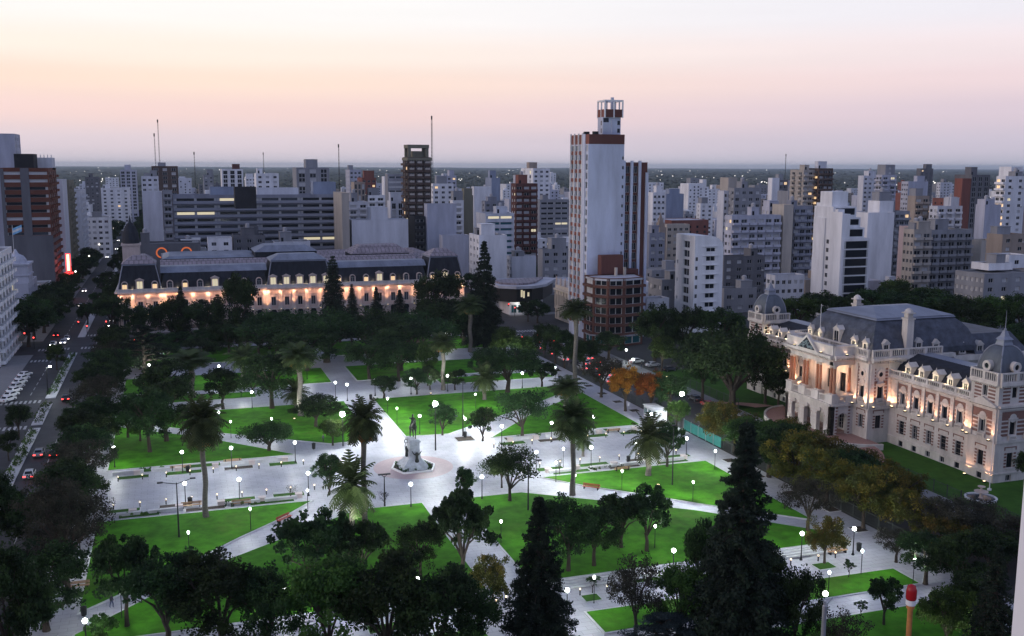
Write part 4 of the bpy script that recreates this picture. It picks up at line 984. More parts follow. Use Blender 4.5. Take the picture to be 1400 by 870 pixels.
e = MB(); e.box(4, 12.2, -9, 2, hO-.4, hO+6.2, 0); e.box(3.6, 12.7, -9.4, 2.4, hO+6.2, hO+6.8, 0); e.lathe([(3.6, hO+6.8), (3.2, hO+8.2), (2.4, hO+9.2), (1.0, hO+9.9), (.2, hO+11.5)], 12, (8, -4), 0); e.box(3.5, 12.6, -9.3, 2.3, hO+2.6, hO+3.0, 0)
e.build('turret', [WALL['lilac']], oc)
BL('low white building with a lit sign below the brick tower', -61, -47.2, 390, 425, 14, 'pale', 'N', 'N', huts=0)
sg = MB(); sg.box(-1.2, 1.2, -.4, .4, 0, 13); sg.box(-2.1, 2.1, -.45, .45, -2.4, -.6); sgo = sg.build('neon_sign', mat('neon_red', (0.6, 0.05, 0.05), .4, 0, emit=(1.0, 0.06, 0.06), es=3.2), None, (0, 0, 0))
q = MB(); q.box(-.6, .6, -.47, -.41, .6, 12.4); q.build('neon_core', mat('neon_core', (0.8, 0.5, 0.4), .4, 0, emit=(1, .42, .2), es=5), sgo)
z_ = htop(-46.3, 462, 341); Y_ = 462
sgo.location = (xat(92, 462, 20), 462, htop(-46, 462, 376)+1.4); sgo.scale = (.78, .8, .58); tag(sgo, 'tall red neon blade sign glowing beside the avenue', 'sign')
sp = MB(); sp.box(-.15, .15, -.15, .15, -2.4-htop(-46, 462, 376)/.58-1.4, -2.4); sp.build('bracket_post', m_darkmetal, sgo)
lamp_light('neon_glow', sgo, (0, -3, 6), 900, (1, .1, .08), 'POINT', 1.5)
B('low white flat block beyond the avenue trees', 116, 149, 298, 640, 'white', 'G4', 'G2', D=24)
B('white hotel with dark roof sign over the distant avenue', 138, 176, 258, 900, 'white', 'G4', 'N', D=26, huts=1)
B('slim grey tower with roof cabin far down the avenue', 164, 186, 233, 1020, 'lilac', 'K3', 'K2', D=22)
B('dark grey tower far left of the avenue trees', 116, 135, 243, 1040, 'dgrey', 'G3', 'N', D=20)
B('broad low grey block on the horizon far left', 84, 112, 268, 800, 'grey', 'G5', 'N', D=22)
B('small beige block left of the slim grey tower', 148, 163, 262, 1150, 'beige', 'G3', 'N', D=20)
B('pale lilac blank slab right of the avenue', 194, 221, 263, 540, 'pale', 'N', 'N', D=14, huts=0)
B('grey white apartment house peeking over the lilac slab', 193, 216, 242, 680, 'pale', 'G3', 'N', D=18)
B('dark brown roofed tall block beside two thin masts', 207, 243, 228, 820, 'brown', 'K4', 'N', D=22)
B('small black topped tower left of the gridded white one', 196, 208, 246, 760, 'grey', 'G2', 'N', D=16)
# wide slab of ministry offices
B('very wide grey office slab with long bands of windows', 236, 466, 268, 478, 'steel', 'B/ddgs', 'B', D=18, huts=0)
B('open concrete gallery end of the wide office slab', 222, 235, 262, 477, 'grey', 'K1', 'N', D=16, huts=0)
B('lavender plant room on the left of the office slab roof', 287, 320, 257, 484, 'blue', 'N', 'N', D=9, huts=0, z0=36, on=next(o for q, o in BY.items() if q.startswith('very wide')))
B('dark plant room beside the lavender one on the office slab', 321, 350, 257, 456, 'black', 'N', 'N', D=9, huts=0, z0=36, on=next(o for q, o in BY.items() if q.startswith('very wide')))
B('long white parapet house on the office slab roof', 351, 408, 258, 484, 'pale', 'G6', 'N', D=7, huts=0, z0=38, on=next(o for q, o in BY.items() if q.startswith('very wide')))
B('lavender lift house on the right of the office slab roof', 428, 459, 250, 484, 'blue', 'N', 'N', D=9, huts=0, z0=36, on=next(o for q, o in BY.items() if q.startswith('very wide')))
B('beige end wall standing against the office slab', 467, 477, 265, 446, 'beige', 'N', 'N', D=24, huts=0)
B('gridded white block with brown roof cabin', 303, 332, 232, 780, 'white', 'V6/kd', 'N', D=20, huts=1, hutm='dbrick')
B('narrow grey tower left of the gridded white block', 278, 292, 240, 900, 'grey', 'G2', 'N', D=16)
B('white low block right of the gridded one', 336, 349, 243, 1000, 'white', 'G3', 'N', D=18)
B('white roofed block with dark lower floors over the office slab', 350, 381, 238, 640, 'white', 'G4', 'N', D=16)
B('stepped grey concrete tower with lamps on its shoulders', 405, 450, 230, 720, 'grey', 'V4', 'N', D=24, huts=0)
B('upper block of the stepped grey tower', 418, 434, 218.5, 728, 'grey', 'N', 'N', D=12, huts=0, z0=45, on=next(o for q, o in BY.items() if q.startswith('stepped grey concrete tower')))
B('grey flat topped tower left of the brick one with lamps', 478, 494, 233, 760, 'lilac', 'G3', 'G2', pl=472)
B('warm lit brick house with two lamps on the roof', 495, 514, 244, 660, 'brick', 'G3', 'G2', pl=488)
B('row of pale vertical concrete fins beyond the office slab', 484, 499, 250, 560, 'tan', 'V3', 'N', D=10, huts=0)
B('grey slatted tower with bright white edge', 530, 551, 239, 640, 'grey', 'B', 'N', pl=526, huts=0)
B('small white flats behind the big blank wall, left', 476, 503, 277, 520, 'pale', 'K2', 'G2', pl=470)
B('small white flats with dark balconies behind the blank wall', 503, 526, 268, 560, 'white', 'K2', 'G2', pl=498)
B('pale block left of the brown tower', 534, 552, 276, 500, 'pale', 'V2', 'N', pl=529)
B('large blank white wall behind the palace roof', 481, 558, 302, 446, 'pale', 'N', 'N', pl=475, huts=0)
B('raised stair block of the large blank white wall', 507, 530, 285, 447, 'pale', 'N', 'N', D=10, huts=0, on=next(o for q, o in BY.items() if q.startswith('large blank white wall')))
bt = B('tall brown tower with beige balcony fronts and open roof frame', 557, 589, 216, 470, 'brown', 'K3/ddg', 'K3/ddw', pl=550, huts=0)
x0, x1 = xat(557, 470, 58), xat(589, 470, 58); hB = htop(x0, 470, 216)
fb = Frame((x0-bt.location.x, 470-bt.location.y), (1, 0)); e = MB(); ww = x1-x0
for i in range(int(hB/3.0)): 
    for j in range(3): e.fbox(fb, (j+.2)*ww/3, (j+.8)*ww/3, .9, 1.25, 2+i*3.0, 2.9+i*3.0, 0)
e.build('balcony_fronts', [WALL['beige']], bt)
e = MB(); D_ = (bt.location.y-470)*2
for x in (0.6, ww-2.2): 
    for y in (1, D_-2.5): e.box(x-ww/2, x-ww/2+1.4, y-D_/2, y-D_/2+1.4, hB, hB+6.2)
e.box(-ww/2+.4, ww/2-.6, -D_/2+.8, D_/2-1, hB+4.6, hB+6.2); e.box(-ww/2+3, ww/2-3.5, -D_/2+2.5, D_/2-2, hB, hB+3.2); e.box(-ww/2-.3, ww/2+.3, -D_/2-1.4, D_/2+.3, hB-1.2, hB+.1)
e.build('roof_frame', [WALL['olive']], bt)
B('black fronted block with white balcony slabs beside the brown tower', 567, 581, 297, 455, 'black', 'Bs/ddss', 'N', D=12, huts=0)
B('tall pale lilac blank wall with faint panels', 584, 624, 280, 452, 'lilac', 'N', 'N', pl=581, huts=0)
B('greyer blank lilac wall in front of the panelled one', 605, 641, 323, 440, 'lilac', 'N', 'N', pl=602, huts=0)
B('white and red capped slim flats behind the lilac walls', 619, 634, 275, 520, 'white', 'K1', 'G1', pl=615)
B('olive blank side wall beside the red capped flats', 634, 647, 268, 560, 'olive', 'N', 'N', pl=630)
B('stepped white flats right of the brown tower', 592, 620, 252, 600, 'white', 'G3', 'G2', pl=588)
B('upper grey flats above the stepped white ones', 598, 624, 241, 720, 'lilac', 'G4', 'G1', pl=594)
B('bright white blank wall with blue grey neighbour', 648, 672, 256, 640, 'white', 'N', 'N', pl=645, huts=0)
B('blue grey tower against the bright white wall', 672, 684, 244, 650, 'blue', 'N', 'N', D=14)
B('dark plum block below the blue grey tower', 663, 689, 276, 540, 'steel', 'G3', 'G1', pl=658)
B('teal glass fronted office block', 664, 703, 293, 480, 'pale', 'B/tttt', 'N', pl=649, huts=1)
B('white flats with window columns on the left face by the spire tree', 655, 693, 323, 418, 'white', 'N', 'G3/bgd', pl=640, huts=2)
B('white tower with balconies and beige roof cabin', 729, 752, 231, 640, 'white', 'G4', 'K3', pl=711, hutm='tan')
B('reddish brown tower with white balcony columns', 705, 735, 252, 500, 'dbrick', 'K3/bdb', 'G2/b', pl=698, huts=1, hutm='brick')
B('long grey office block with dark window rows', 738, 778, 274, 600, 'grey', 'B', 'N', pl=733, huts=1)
B('grubby grey low block left of the white tower foot', 742, 778, 342, 400, 'grey', 'G3', 'N', pl=735, huts=1)
B('low white shed roofed block near the corner pavilion', 700, 733, 352, 430, 'pale', 'N', 'G2', pl=692, huts=1)
# ---- right of the tower
B('white flats with blue windows right of the tower', 893, 910, 264, 520, 'white', 'G3', 'N', pl=886)
B('blank blue grey wall behind the small church', 911, 935, 266, 560, 'blue', 'N', 'N', pl=907, huts=1)
B('pair of white blocks in the trees far right of the tower', 948, 969, 256, 900, 'white', 'G3', 'N', pl=943)
B('small white block beside the pair in the trees', 968, 985, 259, 940, 'white', 'G3', 'N', pl=966)
B('slim white chimney block above the pair in the trees', 961, 966, 246, 990, 'white', 'N', 'N', D=8, huts=0, on=next(o for q, o in BY.items() if q.startswith('pair of white blocks')))
B('white low flats among trees under the pair', 958, 975, 279, 640, 'white', 'G2', 'G1', pl=954)
B('low beige house row by the small church', 912, 943, 308, 470, 'cream', 'G4', 'N', pl=908, huts=0)
ch = B('low nave of the small church', 902, 911, 312, 455, 'tan', 'N', 'N', pl=897, huts=0, name='church', cat='church')
e = MB(); e.frus((-2, 2, -2, 2), (-1.9, 1.9, -1.9, 1.9), 0, 30); e.frus((-2, 2, -2, 2), (-.05, .05, -.05, .05), 30, 39.5)
for sx in (-1.6, 1.6):
    for sy in (-1.6, 1.6): e.frus((sx-.4, sx+.4, sy-.4, sy+.4), (sx-.02, sx+.02, sy-.02, sy+.02), 30, 34)
eo = e.build('steeple', WALL['tan'], ch); s_ = htop(ch.location.x, 460, 290)/39.5; eo.scale = (s_*1.1, s_*1.1, s_)
B('blue grey tower with bright left edge and red lamp', 1004, 1041, 258, 420, 'grey', 'G4', 'G2', pl=998, huts=1)
B('tall pale edge block left of the blue grey tower', 990, 1000, 262, 425, 'pale', 'G2', 'N', pl=986, huts=0)
B('roof tower over the blue grey tower', 996, 1008, 244, 440, 'beige', 'N', 'N', D=8, huts=0, on=next(o for q, o in BY.items() if q.startswith('blue grey tower with bright')))
B('lavender flats with gridded balconies', 1001, 1068, 296, 380, 'lilac', 'K6/bgdb', 'G2', pl=994, huts=1)
B('white block with dark stripe near the horizon', 1056, 1066, 244, 700, 'white', 'N', 'N', pl=1050, huts=0)
B('dark fronted twin of the striped white block', 1066, 1077, 247, 700, 'dgrey', 'K2', 'N', D=16, huts=1)
B('grey flats with red cabin behind the beige tower', 1078, 1098, 262, 640, 'grey', 'G3', 'N', D=14)
be = B('beige twin tower with brown balcony fronts on the horizon', 1120, 1139, 231, 520, 'brown', 'K3', 'K4/ddw', pl=1099, huts=1, hutm='pale')
B('cream left face of the beige twin tower', 1099, 1119, 233, 524, 'beige', 'K3', 'K2', D=14, huts=1)
B('grey windowed block left of the tan column', 1052, 1071, 284, 390, 'lilac', 'G3', 'G2', pl=1046)
B('rounded tan stair column block', 1072, 1085, 281, 380, 'cream', 'N', 'N', D=9, huts=0)
B('dark glazed flats right of the tan column', 1086, 1111, 283, 384, 'steel', 'K3', 'N', D=12, huts=1)
st = B('large stepped white tower with dark glass front', 1152, 1190, 328, 300, 'white', 'N', 'N', pl=1102, huts=0)
x0, x1 = xat(1152, 300, 34), xat(1190, 300, 34); lx, ly = st.location.x, st.location.y; h0 = htop(x0, 300, 328)
D_ = (ly-300)*2; W_ = x1-x0
e = MB(); steps = ((1146, 1188, 312, 2.0), (1144, 1185, 298, 4.0), (1142, 1182, 283, 6.0))
zp = h0
for pa, pb, tp, dy in steps:
    zz = htop(x0, 300+dy, tp); e.box(-W_/2-.02*dy, W_/2-.8-.2*dy, -D_/2+dy, D_/2, zp-.3, zz, 0); e.fbox(Frame((-W_/2, -D_/2+dy), (1, 0)), .9, W_-1.6-.2*dy, 0, .05, zp+.9, zz-.6, 1); zp = zz
zz2 = htop(x0, 310, 262); e.box(-W_/2+.6, 1.5, -D_/2+8, -D_/2+15, zp-.3, zz2, 0)
e.build('terraces', [WALL['white'], m_glass], st)
fS = Frame((-W_/2, D_/2), (0, -1)); e = MB(); zS = htop(x0, 300, 293)
e.fbox(fS, D_*.02, D_*.42, 0, .5, 0, htop(x0-1, 315, 297), 0); e.fbox(fS, D_*.60, D_*.99, 0, .45, 0, htop(x0, 302, 290), 0); e.box(-W_/2+.01, -W_/2+3, -D_/2+.2, D_/2, h0-.4, zS, 0)
for k in range(3): e.box(-W_/2+.5+k*0, -W_/2+3.2, -D_/2+4+k*5, -D_/2+7+k*5, zS, zS+1.5+k, 0)
e.build('stair_walls', [WALL['white']], st)
for i in range(10):
    zb = 3+i*3.05
    if zb+1.4 < h0: window(st, fS, D_*.47, D_*.55, zb, zb+1.5, -.04, 'd')
fF = Frame((-W_/2, -D_/2), (1, 0))
for i in range(9):
    zb = h0-3.3-i*3.15
    if zb > 1: window(st, fF, .8, W_-.8, zb, zb+2.75, -.05, 'n')
B('white slab with dark balconies behind the stepped tower', 1187, 1223, 292, 372, 'white', 'N', 'N', D=16, huts=0)
B('raised white stair block of that slab', 1203, 1222, 276, 376, 'white', 'N', 'N', D=8, huts=1, on=next(o for q, o in BY.items() if q.startswith('white slab with dark')))
B('balconied flats attached to the white slab', 1224, 1244, 290, 378, 'grey', 'K3', 'N', D=14)
B('white twin slabs with dark strip right of the beige tower', 1181, 1200, 241, 600, 'pale', 'G3', 'N', pl=1176)
B('red brown and grey tower with tall roof cabin', 1206, 1226, 240, 540, 'lilac', 'K2', 'K2', pl=1199, huts=0)
B('roof cabin tower of the red brown block', 1211, 1224, 226, 546, 'grey', 'G1', 'N', D=8, huts=0, on=next(o for q, o in BY.items() if q.startswith('red brown and grey tower')))
B('white flats with stepped roof at mid right', 1242, 1269, 249, 560, 'lilac', 'N', 'G3', pl=1230, huts=1)
B('dark grey tower far right on the horizon', 1259, 1276, 231, 820, 'dgrey', 'G3', 'N', pl=1254)
B('small white block alone in the far trees', 1286, 1299, 250, 900, 'pale', 'G3', 'G2', pl=1281)
B('tan flats with open terraces at mid right', 1252, 1271, 269, 430, 'tan', 'K2', 'N', pl=1246, huts=1)
B('brick walled block left of the unfinished frame', 1316, 1328, 245, 480, 'brick', 'N', 'N', pl=1312, huts=0)
B('unfinished dark concrete frame building', 1329, 1354, 240, 480, 'dgrey', 'V4/d', 'N', D=14, huts=1)
B('bright white tower at the right edge', 1375, 1403, 242, 400, 'white', 'G2', 'K2/dw', pl=1363, huts=1)
B('raised core of the bright white tower', 1383, 1399, 229, 406, 'white', 'K1', 'N', D=8, huts=0, on=next(o for q, o in BY.items() if q.startswith('bright white tower at the right')))
B('rounded lavender wall with stepped top', 1347, 1369, 281, 385, 'lilac', 'N', 'N', pl=1333, huts=1)
B('jumble of grey and white low flats at mid right', 1282, 1316, 283, 420, 'pale', 'K3', 'G2', pl=1276, huts=2)
B('tall beige flats with small windows', 1250, 1274, 315, 320, 'beige', 'K2', 'G3/d', pl=1244, huts=2)
B('grey gabled flats with dark recessed balconies', 1274, 1330, 316, 322, 'grey', 'K5/ddg', 'N', D=16, huts=1)
B('pink blank wall beside the tall beige flats', 1243, 1250, 311, 340, 'pink', 'N', 'N', D=6, huts=0)
B('tan blank walled block at the right edge', 1371, 1404, 322, 300, 'tan', 'G2', 'N', pl=1342, huts=1)
B('cream wall between the grey flats and the tan block', 1342, 1366, 330, 330, 'cream', 'N', 'N', D=8, huts=0)
B('long grey block with small windows behind the legislature', 1346, 1420, 376, 265, 'grey', 'G4', 'G6/b', pl=1293, huts=0)
B('white boxes on the roof of the long grey block', 1352, 1385, 362, 272, 'white', 'N', 'N', D=8, huts=1, z0=20, on=next(o for q, o in BY.items() if q.startswith('long grey block with small')))
B('taller white box on the roof of the long grey block', 1380, 1402, 350, 276, 'white', 'G1', 'N', D=7, huts=0, z0=20, on=next(o for q, o in BY.items() if q.startswith('long grey block with small')))
B('low pale hall between the curved house and the stepped tower', 1060, 1100, 378, 320, 'pale', 'G5', 'G2', pl=1048, huts=0)
B('low grey roofs behind the curved white house', 990, 1035, 396, 330, 'grey', 'G3', 'N', pl=982, huts=1)
B('shabby grey flats left of the curved white house', 905, 946, 384, 310, 'grey', 'G3', 'G3', pl=883, huts=1)
B('white low house behind the dark street trees', 884, 915, 410, 300, 'pale', 'G2', 'G1', pl=880, huts=0)
B('dark low flats right of the curved white house', 990, 1046, 352, 350, 'dgrey', 'G4', 'N', pl=984, huts=1)
B('little blue fronted house right of the white tower', 888, 909, 320, 420, 'steel', 'G2', 'N', pl=884)

B('small white flat roofed house with two dark windows behind the palace roof', 284, 317, 327, 444, 'white', 'G2', 'N', D=9, huts=0)
dk_ = B('low black hall with two glowing orange arches behind the palace turret', 184, 274, 333, 446, 'dgrey', 'N', 'N', D=14, huts=1)
f_ = Frame((-(dk_.location.x-xat(184, 446, 22)), -7), (1, 0)); wd_ = 2*(dk_.location.x-xat(184, 446, 22)); hk = htop(dk_.location.x, 446, 333)
for q in (.40, .78):
    e = MB(); disc(e, f_, wd_*q, hk-3.9, 2.3, 0, .06, 0, 18, 1.7); e.build('arch_window', mat('orange_glow', (.5, .15, .05), .5, 0, emit=(1, .2, .05), es=.45), dk_)
B('dark low block with pale roof behind the palace, left of centre', 319, 362, 323, 450, 'dgrey', 'G3', 'N', D=12, huts=2)
B('white roofed rooftop hall behind the palace centre', 375, 424, 332, 446, 'pale', 'B', 'N', D=12, huts=1)
B('low white sheds behind the left half of the palace', 236, 282, 341, 458, 'white', 'G3', 'N', D=10, huts=2)
# ---- masts
def mast(label, pxx, top, Y, w=.5):
    x = xat(pxx, Y, 40); h = htop(x, Y, top); t = thing('radio_mast', label, 'mast', (x, Y, 0)); b = MB()
    for a in range(3):
        t0 = 2*math.pi*a/3; b.tube([(w*math.cos(t0), w*math.sin(t0), 0), (w*.5*math.cos(t0), w*.5*math.sin(t0), h)], .09, 4)
    n = int(h/2.5)
    for k in range(n):
        z = k*2.5; r_ = w*(1-.5*z/h)
        for a in range(3):
            t0, t1 = 2*math.pi*a/3, 2*math.pi*(a+1)/3
            b.tube([(r_*math.cos(t0), r_*math.sin(t0), z), (r_*math.cos(t1), r_*math.sin(t1), z+2.5)], .05, 3, cap=False)
    b.build('lattice', m_darkmetal, t)
    d = MB(); d.lathe([(.12, h-.1), (.5, h+.2), (.5, h+2.4), (.1, h+2.6)], 6); d.build('antenna', m_darkmetal, t)
mast('short thin radio mast, left one of the pair over the dark brown roof', 214, 187, 840, .6); mast('tall thin radio mast beside the shorter one', 219.5, 168, 860, .6)
mast('thin mast above the wide office slab, left', 267, 212, 900, .6); mast('thin mast right of the stepped grey tower', 464, 202, 760, .6)
mast('tallest lattice mast right of the brown tower', 591, 164, 640, .9); mast('thin mast over the striped white block at right', 1073, 214, 900, .6)
mast('thin mast on the far horizon above the office slab', 361, 212, 1100, .6)

# ---- filler: the low dense city between
rf_ = random.Random(11); nfill = 0
GL = dict(white='low white house in the dense city behind the squares', pale='low pale grey house in the dense city behind the squares', grey='low grey flat roofed house in the city behind', tan='low tan house in the city behind', lilac='low lilac grey house in the city behind', brick='low brick house in the city behind', dgrey='low dark grey house in the city behind')
FILL = []
for by in range(0, 10):
    for bx in range(-2, 10):
        X0, Y0 = -46+165*0+bx*128.0+(0 if bx else 0), 455+by*128.0
        for k in range(9):
            w_, d_ = rf_.uniform(11, 26), rf_.uniform(14, 28)
            x = X0+6+rf_.random()*(112-w_); y = Y0+4+rf_.random()*(112-d_)
            if -46.5 < x+w_ and x < -18.5: continue
            if px((x+w_, y, 6))[0] < 40 or px((x, y, 6))[0] > 1400: continue
            if any(x < b_+1 and x+w_ > a-1 and y < d2+1 and y+d_ > c_-1 for a, b_, c_, d2 in BOXES): continue
            if y > 1000 and rf_.random() < (y-1000)/500: continue
            q = rf_.random(); h = rf_.uniform(4, 9) if q < .55 else rf_.uniform(9, 17) if q < .88 else rf_.uniform(18, 34)
            if len(FILL) >= 285: continue
            BOXES.append((x, x+w_, y, y+d_)); FILL.append((x, x+w_, y, d_, h, rf_.choice(['white', 'white', 'pale', 'grey', 'grey', 'tan', 'lilac', 'brick', 'dgrey'])))
for y in range(350, 460, 22):
    for x in list(range(150, 430, 24)):
        w_, d_ = rf_.uniform(12, 20), rf_.uniform(12, 18)
        if any(x < b_+1 and x+w_ > a-1 and y < d2+1 and y+d_ > c_-1 for a, b_, c_, d2 in BOXES): continue
        if px((x, y, 6))[0] > 1400 or len(FILL) >= 296: continue
        BOXES.append((x, x+w_, y, y+d_)); FILL.append((x, x+w_, y, d_, rf_.uniform(4, 10), rf_.choice(['white', 'pale', 'grey', 'tan', 'lilac'])))
m_win = m_glass
for (x0, x1, y, d_, h, wm) in FILL:
    b = MB(); cx_, cy_ = (x0+x1)/2, y+d_/2; a, bb, f0, f1 = x0-cx_, x1-cx_, -d_/2, d_/2; fl = max(1, int(h/3.1)); n = max(1, int((x1-x0)/4.5)); n2 = max(1, int(d_/5))
    mk = lambda L_, n_: [((j+.5)*L_/n_-.75, (j+.5)*L_/n_+.75, .9+i*3.0, 2.3+i*3.0) for i in range(fl) for j in range(n_)] if rf_.random() < .7 else []
    b.wall(Frame((a, f0), (1, 0)), 0, bb-a, 0, h, mk(bb-a, n), .25, 0, 1)
    b.wall(Frame((a, f1), (0, -1)) if x0 > -20 else Frame((bb, f0), (0, 1)), 0, d_, 0, h, mk(d_, n2), .25, 0, 1)
    b.wall(Frame((bb, f0), (0, 1)) if x0 > -20 else Frame((a, f1), (0, -1)), 0, d_, 0, h); b.wall(Frame((bb, f1), (-1, 0)), 0, bb-a, 0, h)
    b.box(a+.2, bb-.2, f0+.2, f1-.2, h-.8, h-.3, 2)
    if rf_.random() < .7:
        u, v = rf_.uniform(a+.5, bb-5), rf_.uniform(f0+.5, f1-5); b.box(u, u+rf_.uniform(2.5, 4.5), v, v+rf_.uniform(2.5, 4.5), h-.3, h+rf_.uniform(2, 3.6), 0)
    t = b.build('house', [WALL[wm], m_win, m_roofw if rf_.random() < .45 else m_roof], None, (cx_, cy_, 0)); tag(t, GL[wm], 'house', 'low '+wm+' houses of the city')
# ================================================================== TREES
def leafcloud(centres, rads, counts, sizes, seed, flat=1.0, tones=None, up=0.0, squash=1.0):
    """many small leaf faces scattered round clump centres: returns verts, faces, tone index"""
    g_ = np.random.default_rng(seed); V, T = [], []
    for c, r, n, sz, tn in zip(centres, rads, counts, sizes, tones):
        d = g_.normal(size=(n, 3)); d /= np.linalg.norm(d, axis=1)[:, None]; rr = r*g_.random(n)**0.45
        p = np.array(c)+d*rr[:, None]*np.array([1, 1, squash])
        nrm = g_.normal(size=(n, 3)); nrm[:, 2] += up; nrm += d*.6; nrm /= np.linalg.norm(nrm, axis=1)[:, None]
        a = np.cross(nrm, g_.normal(size=(n, 3))); a /= np.linalg.norm(a, axis=1)[:, None]; b = np.cross(nrm, a)
        s = (sz*(.6+.8*g_.random(n)))[:, None]
        V.append(np.stack([p-a*s*.5, p+b*s*.32*flat, p+a*s*.5, p-b*s*.32*flat], 1)); T += [tn]*n
    V = np.concatenate(V).reshape(-1, 3); F_ = np.arange(len(V)).reshape(-1, 4)
    return V, F_, np.array(T)
def fastmesh(name, V, F_, T, mats):
    me = bpy.data.meshes.new(name); n = len(F_)
    me.vertices.add(len(V)); me.vertices.foreach_set('co', V.astype(np.float32).ravel())
    me.loops.add(n*4); me.loops.foreach_set('vertex_index', F_.astype(np.int32).ravel())
    me.polygons.add(n); me.polygons.foreach_set('loop_start', np.arange(0, n*4, 4, dtype=np.int32)); me.polygons.foreach_set('loop_total', np.full(n, 4, np.int32))
    for m in mats: me.materials.append(m)
    me.polygons.foreach_set('material_index', T.astype(np.int32)); me.update(); me.validate(); return me
def limbs(b, r, h, n, spread, tr, fork=.35, top=.8):
    b.tube([(0, 0, -.2), (0, 0, .4), (r.uniform(-.1, .1), r.uniform(-.1, .1), h*fork*.6), (r.uniform(-.2, .2), r.uniform(-.2, .2), h*fork)], [tr*1.5, tr*1.1, tr*.9, tr*.8], 8)
    tips = []
    for k in range(n):
        a = 2*math.pi*(k+r.random()*.6)/n; q = r.uniform(.5, 1); e = (math.cos(a)*spread*q, math.sin(a)*spread*q, h*r.uniform(fork+.2, top))
        m = (e[0]*.4, e[1]*.4, h*fork+(e[2]-h*fork)*.55); b.tube([(0, 0, h*fork*.85), m, e], [tr*.55, tr*.38, tr*.12], 6); tips.append(e)
        for j in range(2):
            f = tuple(m[i]+(e[i]-m[i])*r.uniform(.2, .7) for i in range(3)); g2 = (f[0]+r.uniform(-1, 1)*spread*.35, f[1]+r.uniform(-1, 1)*spread*.35, min(h*.97, f[2]+h*r.uniform(.08, .25)))
            b.tube([f, g2], [tr*.22, tr*.06], 5); tips.append(g2)
    return tips
def make_broad(key, leaf, seed, h=10, w=4.6, base=.21, nc=70, per=95, leafsz=.36, gap=.0, shape=1.0, clump=.23, tr=.28, fork=.3, nl=7, name='broadleaf_tree'):
    r = random.Random(seed); t = thing(name, 'x', 'tree'); b = MB()
    tips = limbs(b, r, h, nl, w*.75, tr, fork, .85); tk = b.build('trunk', m_bark, t)
    cs, rs, ns, ss, tn = [], [], [], [], []
    zc, rz_ = h*(1+base)/2, h*(1-base)/2
    nl_ = 9; lobes = [(0, 0, zc+rz_*.42, w*.5)]
    for k in range(nl_):
        a_ = 2*math.pi*(k*.618+r.random()*.15); u = r.uniform(-.62, .55); q = math.sqrt(1-u*u)*r.uniform(.42, .66)
        lobes.append((w*q*math.cos(a_), w*q*math.sin(a_), zc+rz_*u*.85, w*r.uniform(.32, .5)))
    for k in range(int(nc*1.5)):
        if r.random() < gap: continue
        lx, ly, lz, lr = lobes[k % len(lobes)]; u, v = r.uniform(-.75, 1), r.uniform(0, 2*math.pi); q = math.sqrt(max(0, 1-u*u)); rad = r.uniform(.55, 1.02)
        c = (lx+lr*q*rad*math.cos(v), ly+lr*q*rad*math.sin(v), min(h*.985, max(h*base*.85, lz+lr*.8*u*rad*rz_/w*1.05)))
        cs.append(c); rs.append(w*clump*r.uniform(.55, 1.0)); ns.append(int(per*1.15*r.uniform(.7, 1.3))); ss.append(leafsz*.76); q = r.random(); tn.append(0 if q < .5 else 1 if q < .78 else 2)
    for e in tips: cs.append(e); rs.append(w*clump*.8); ns.append(int(per*.6)); ss.append(leafsz); tn.append(r.choice((0, 0, 1, 2)))
    V, F_, T = leafcloud(cs, rs, ns, ss, seed, tones=tn, squash=.8)
    cr = link('crown', fastmesh('crown', V, F_, T, LEAF[leaf]), t)
    t['H'] = h; t['W'] = w*1.85; return proto(t, tk, cr)
def make_conifer(seed, h=18, w=3.6, leaf='needle', ragged=.3, name='conifer_tree', base=.06, power=.85, per=26):
    r = random.Random(seed); t = thing(name, 'x', 'tree'); b = MB(); b.tube([(0, 0, -.2), (0, 0, h*.5), (0, 0, h*.99)], [.38, .24, .03], 8)
    cs, rs, ns, ss, tn = [], [], [], [], []; z = h*base
    while z < h*.985:
        f = 1-(z-h*base)/(h*(1-base)); R_ = w*f**power; nb = max(4, int(5+8*f))
        for k in range(nb):
            a = 2*math.pi*(k+r.random())/nb; L_ = R_*r.uniform(1-ragged, 1+ragged*.4); dz = -L_*r.uniform(.05, .3); e = (math.cos(a)*L_, math.sin(a)*L_, z+dz)
            if f > .12: b.tube([(0, 0, z), (e[0]*.6, e[1]*.6, z+dz*.3), e], [.07, .05, .02], 4, cap=False)
            m = max(2, int(L_/.7))
            for j in range(m):
                q = (j+1)/m; cs.append((e[0]*q, e[1]*q, z+dz*q*q)); rs.append(.34+.16*f+.12*L_*q*.5); ns.append(per); ss.append(.34); tn.append(r.choice((0, 0, 0, 1, 2)))
        z += h*.022+r.random()*h*.016
    tk = b.build('trunk', m_bark, t); V, F_, T = leafcloud(cs, rs, ns, ss, seed, flat=.7, tones=tn, squash=.6)
    cr = link('crown', fastmesh('crown', V, F_, T, LEAF[leaf]), t); t['H'] = h; t['W'] = w*2; return proto(t, tk, cr)
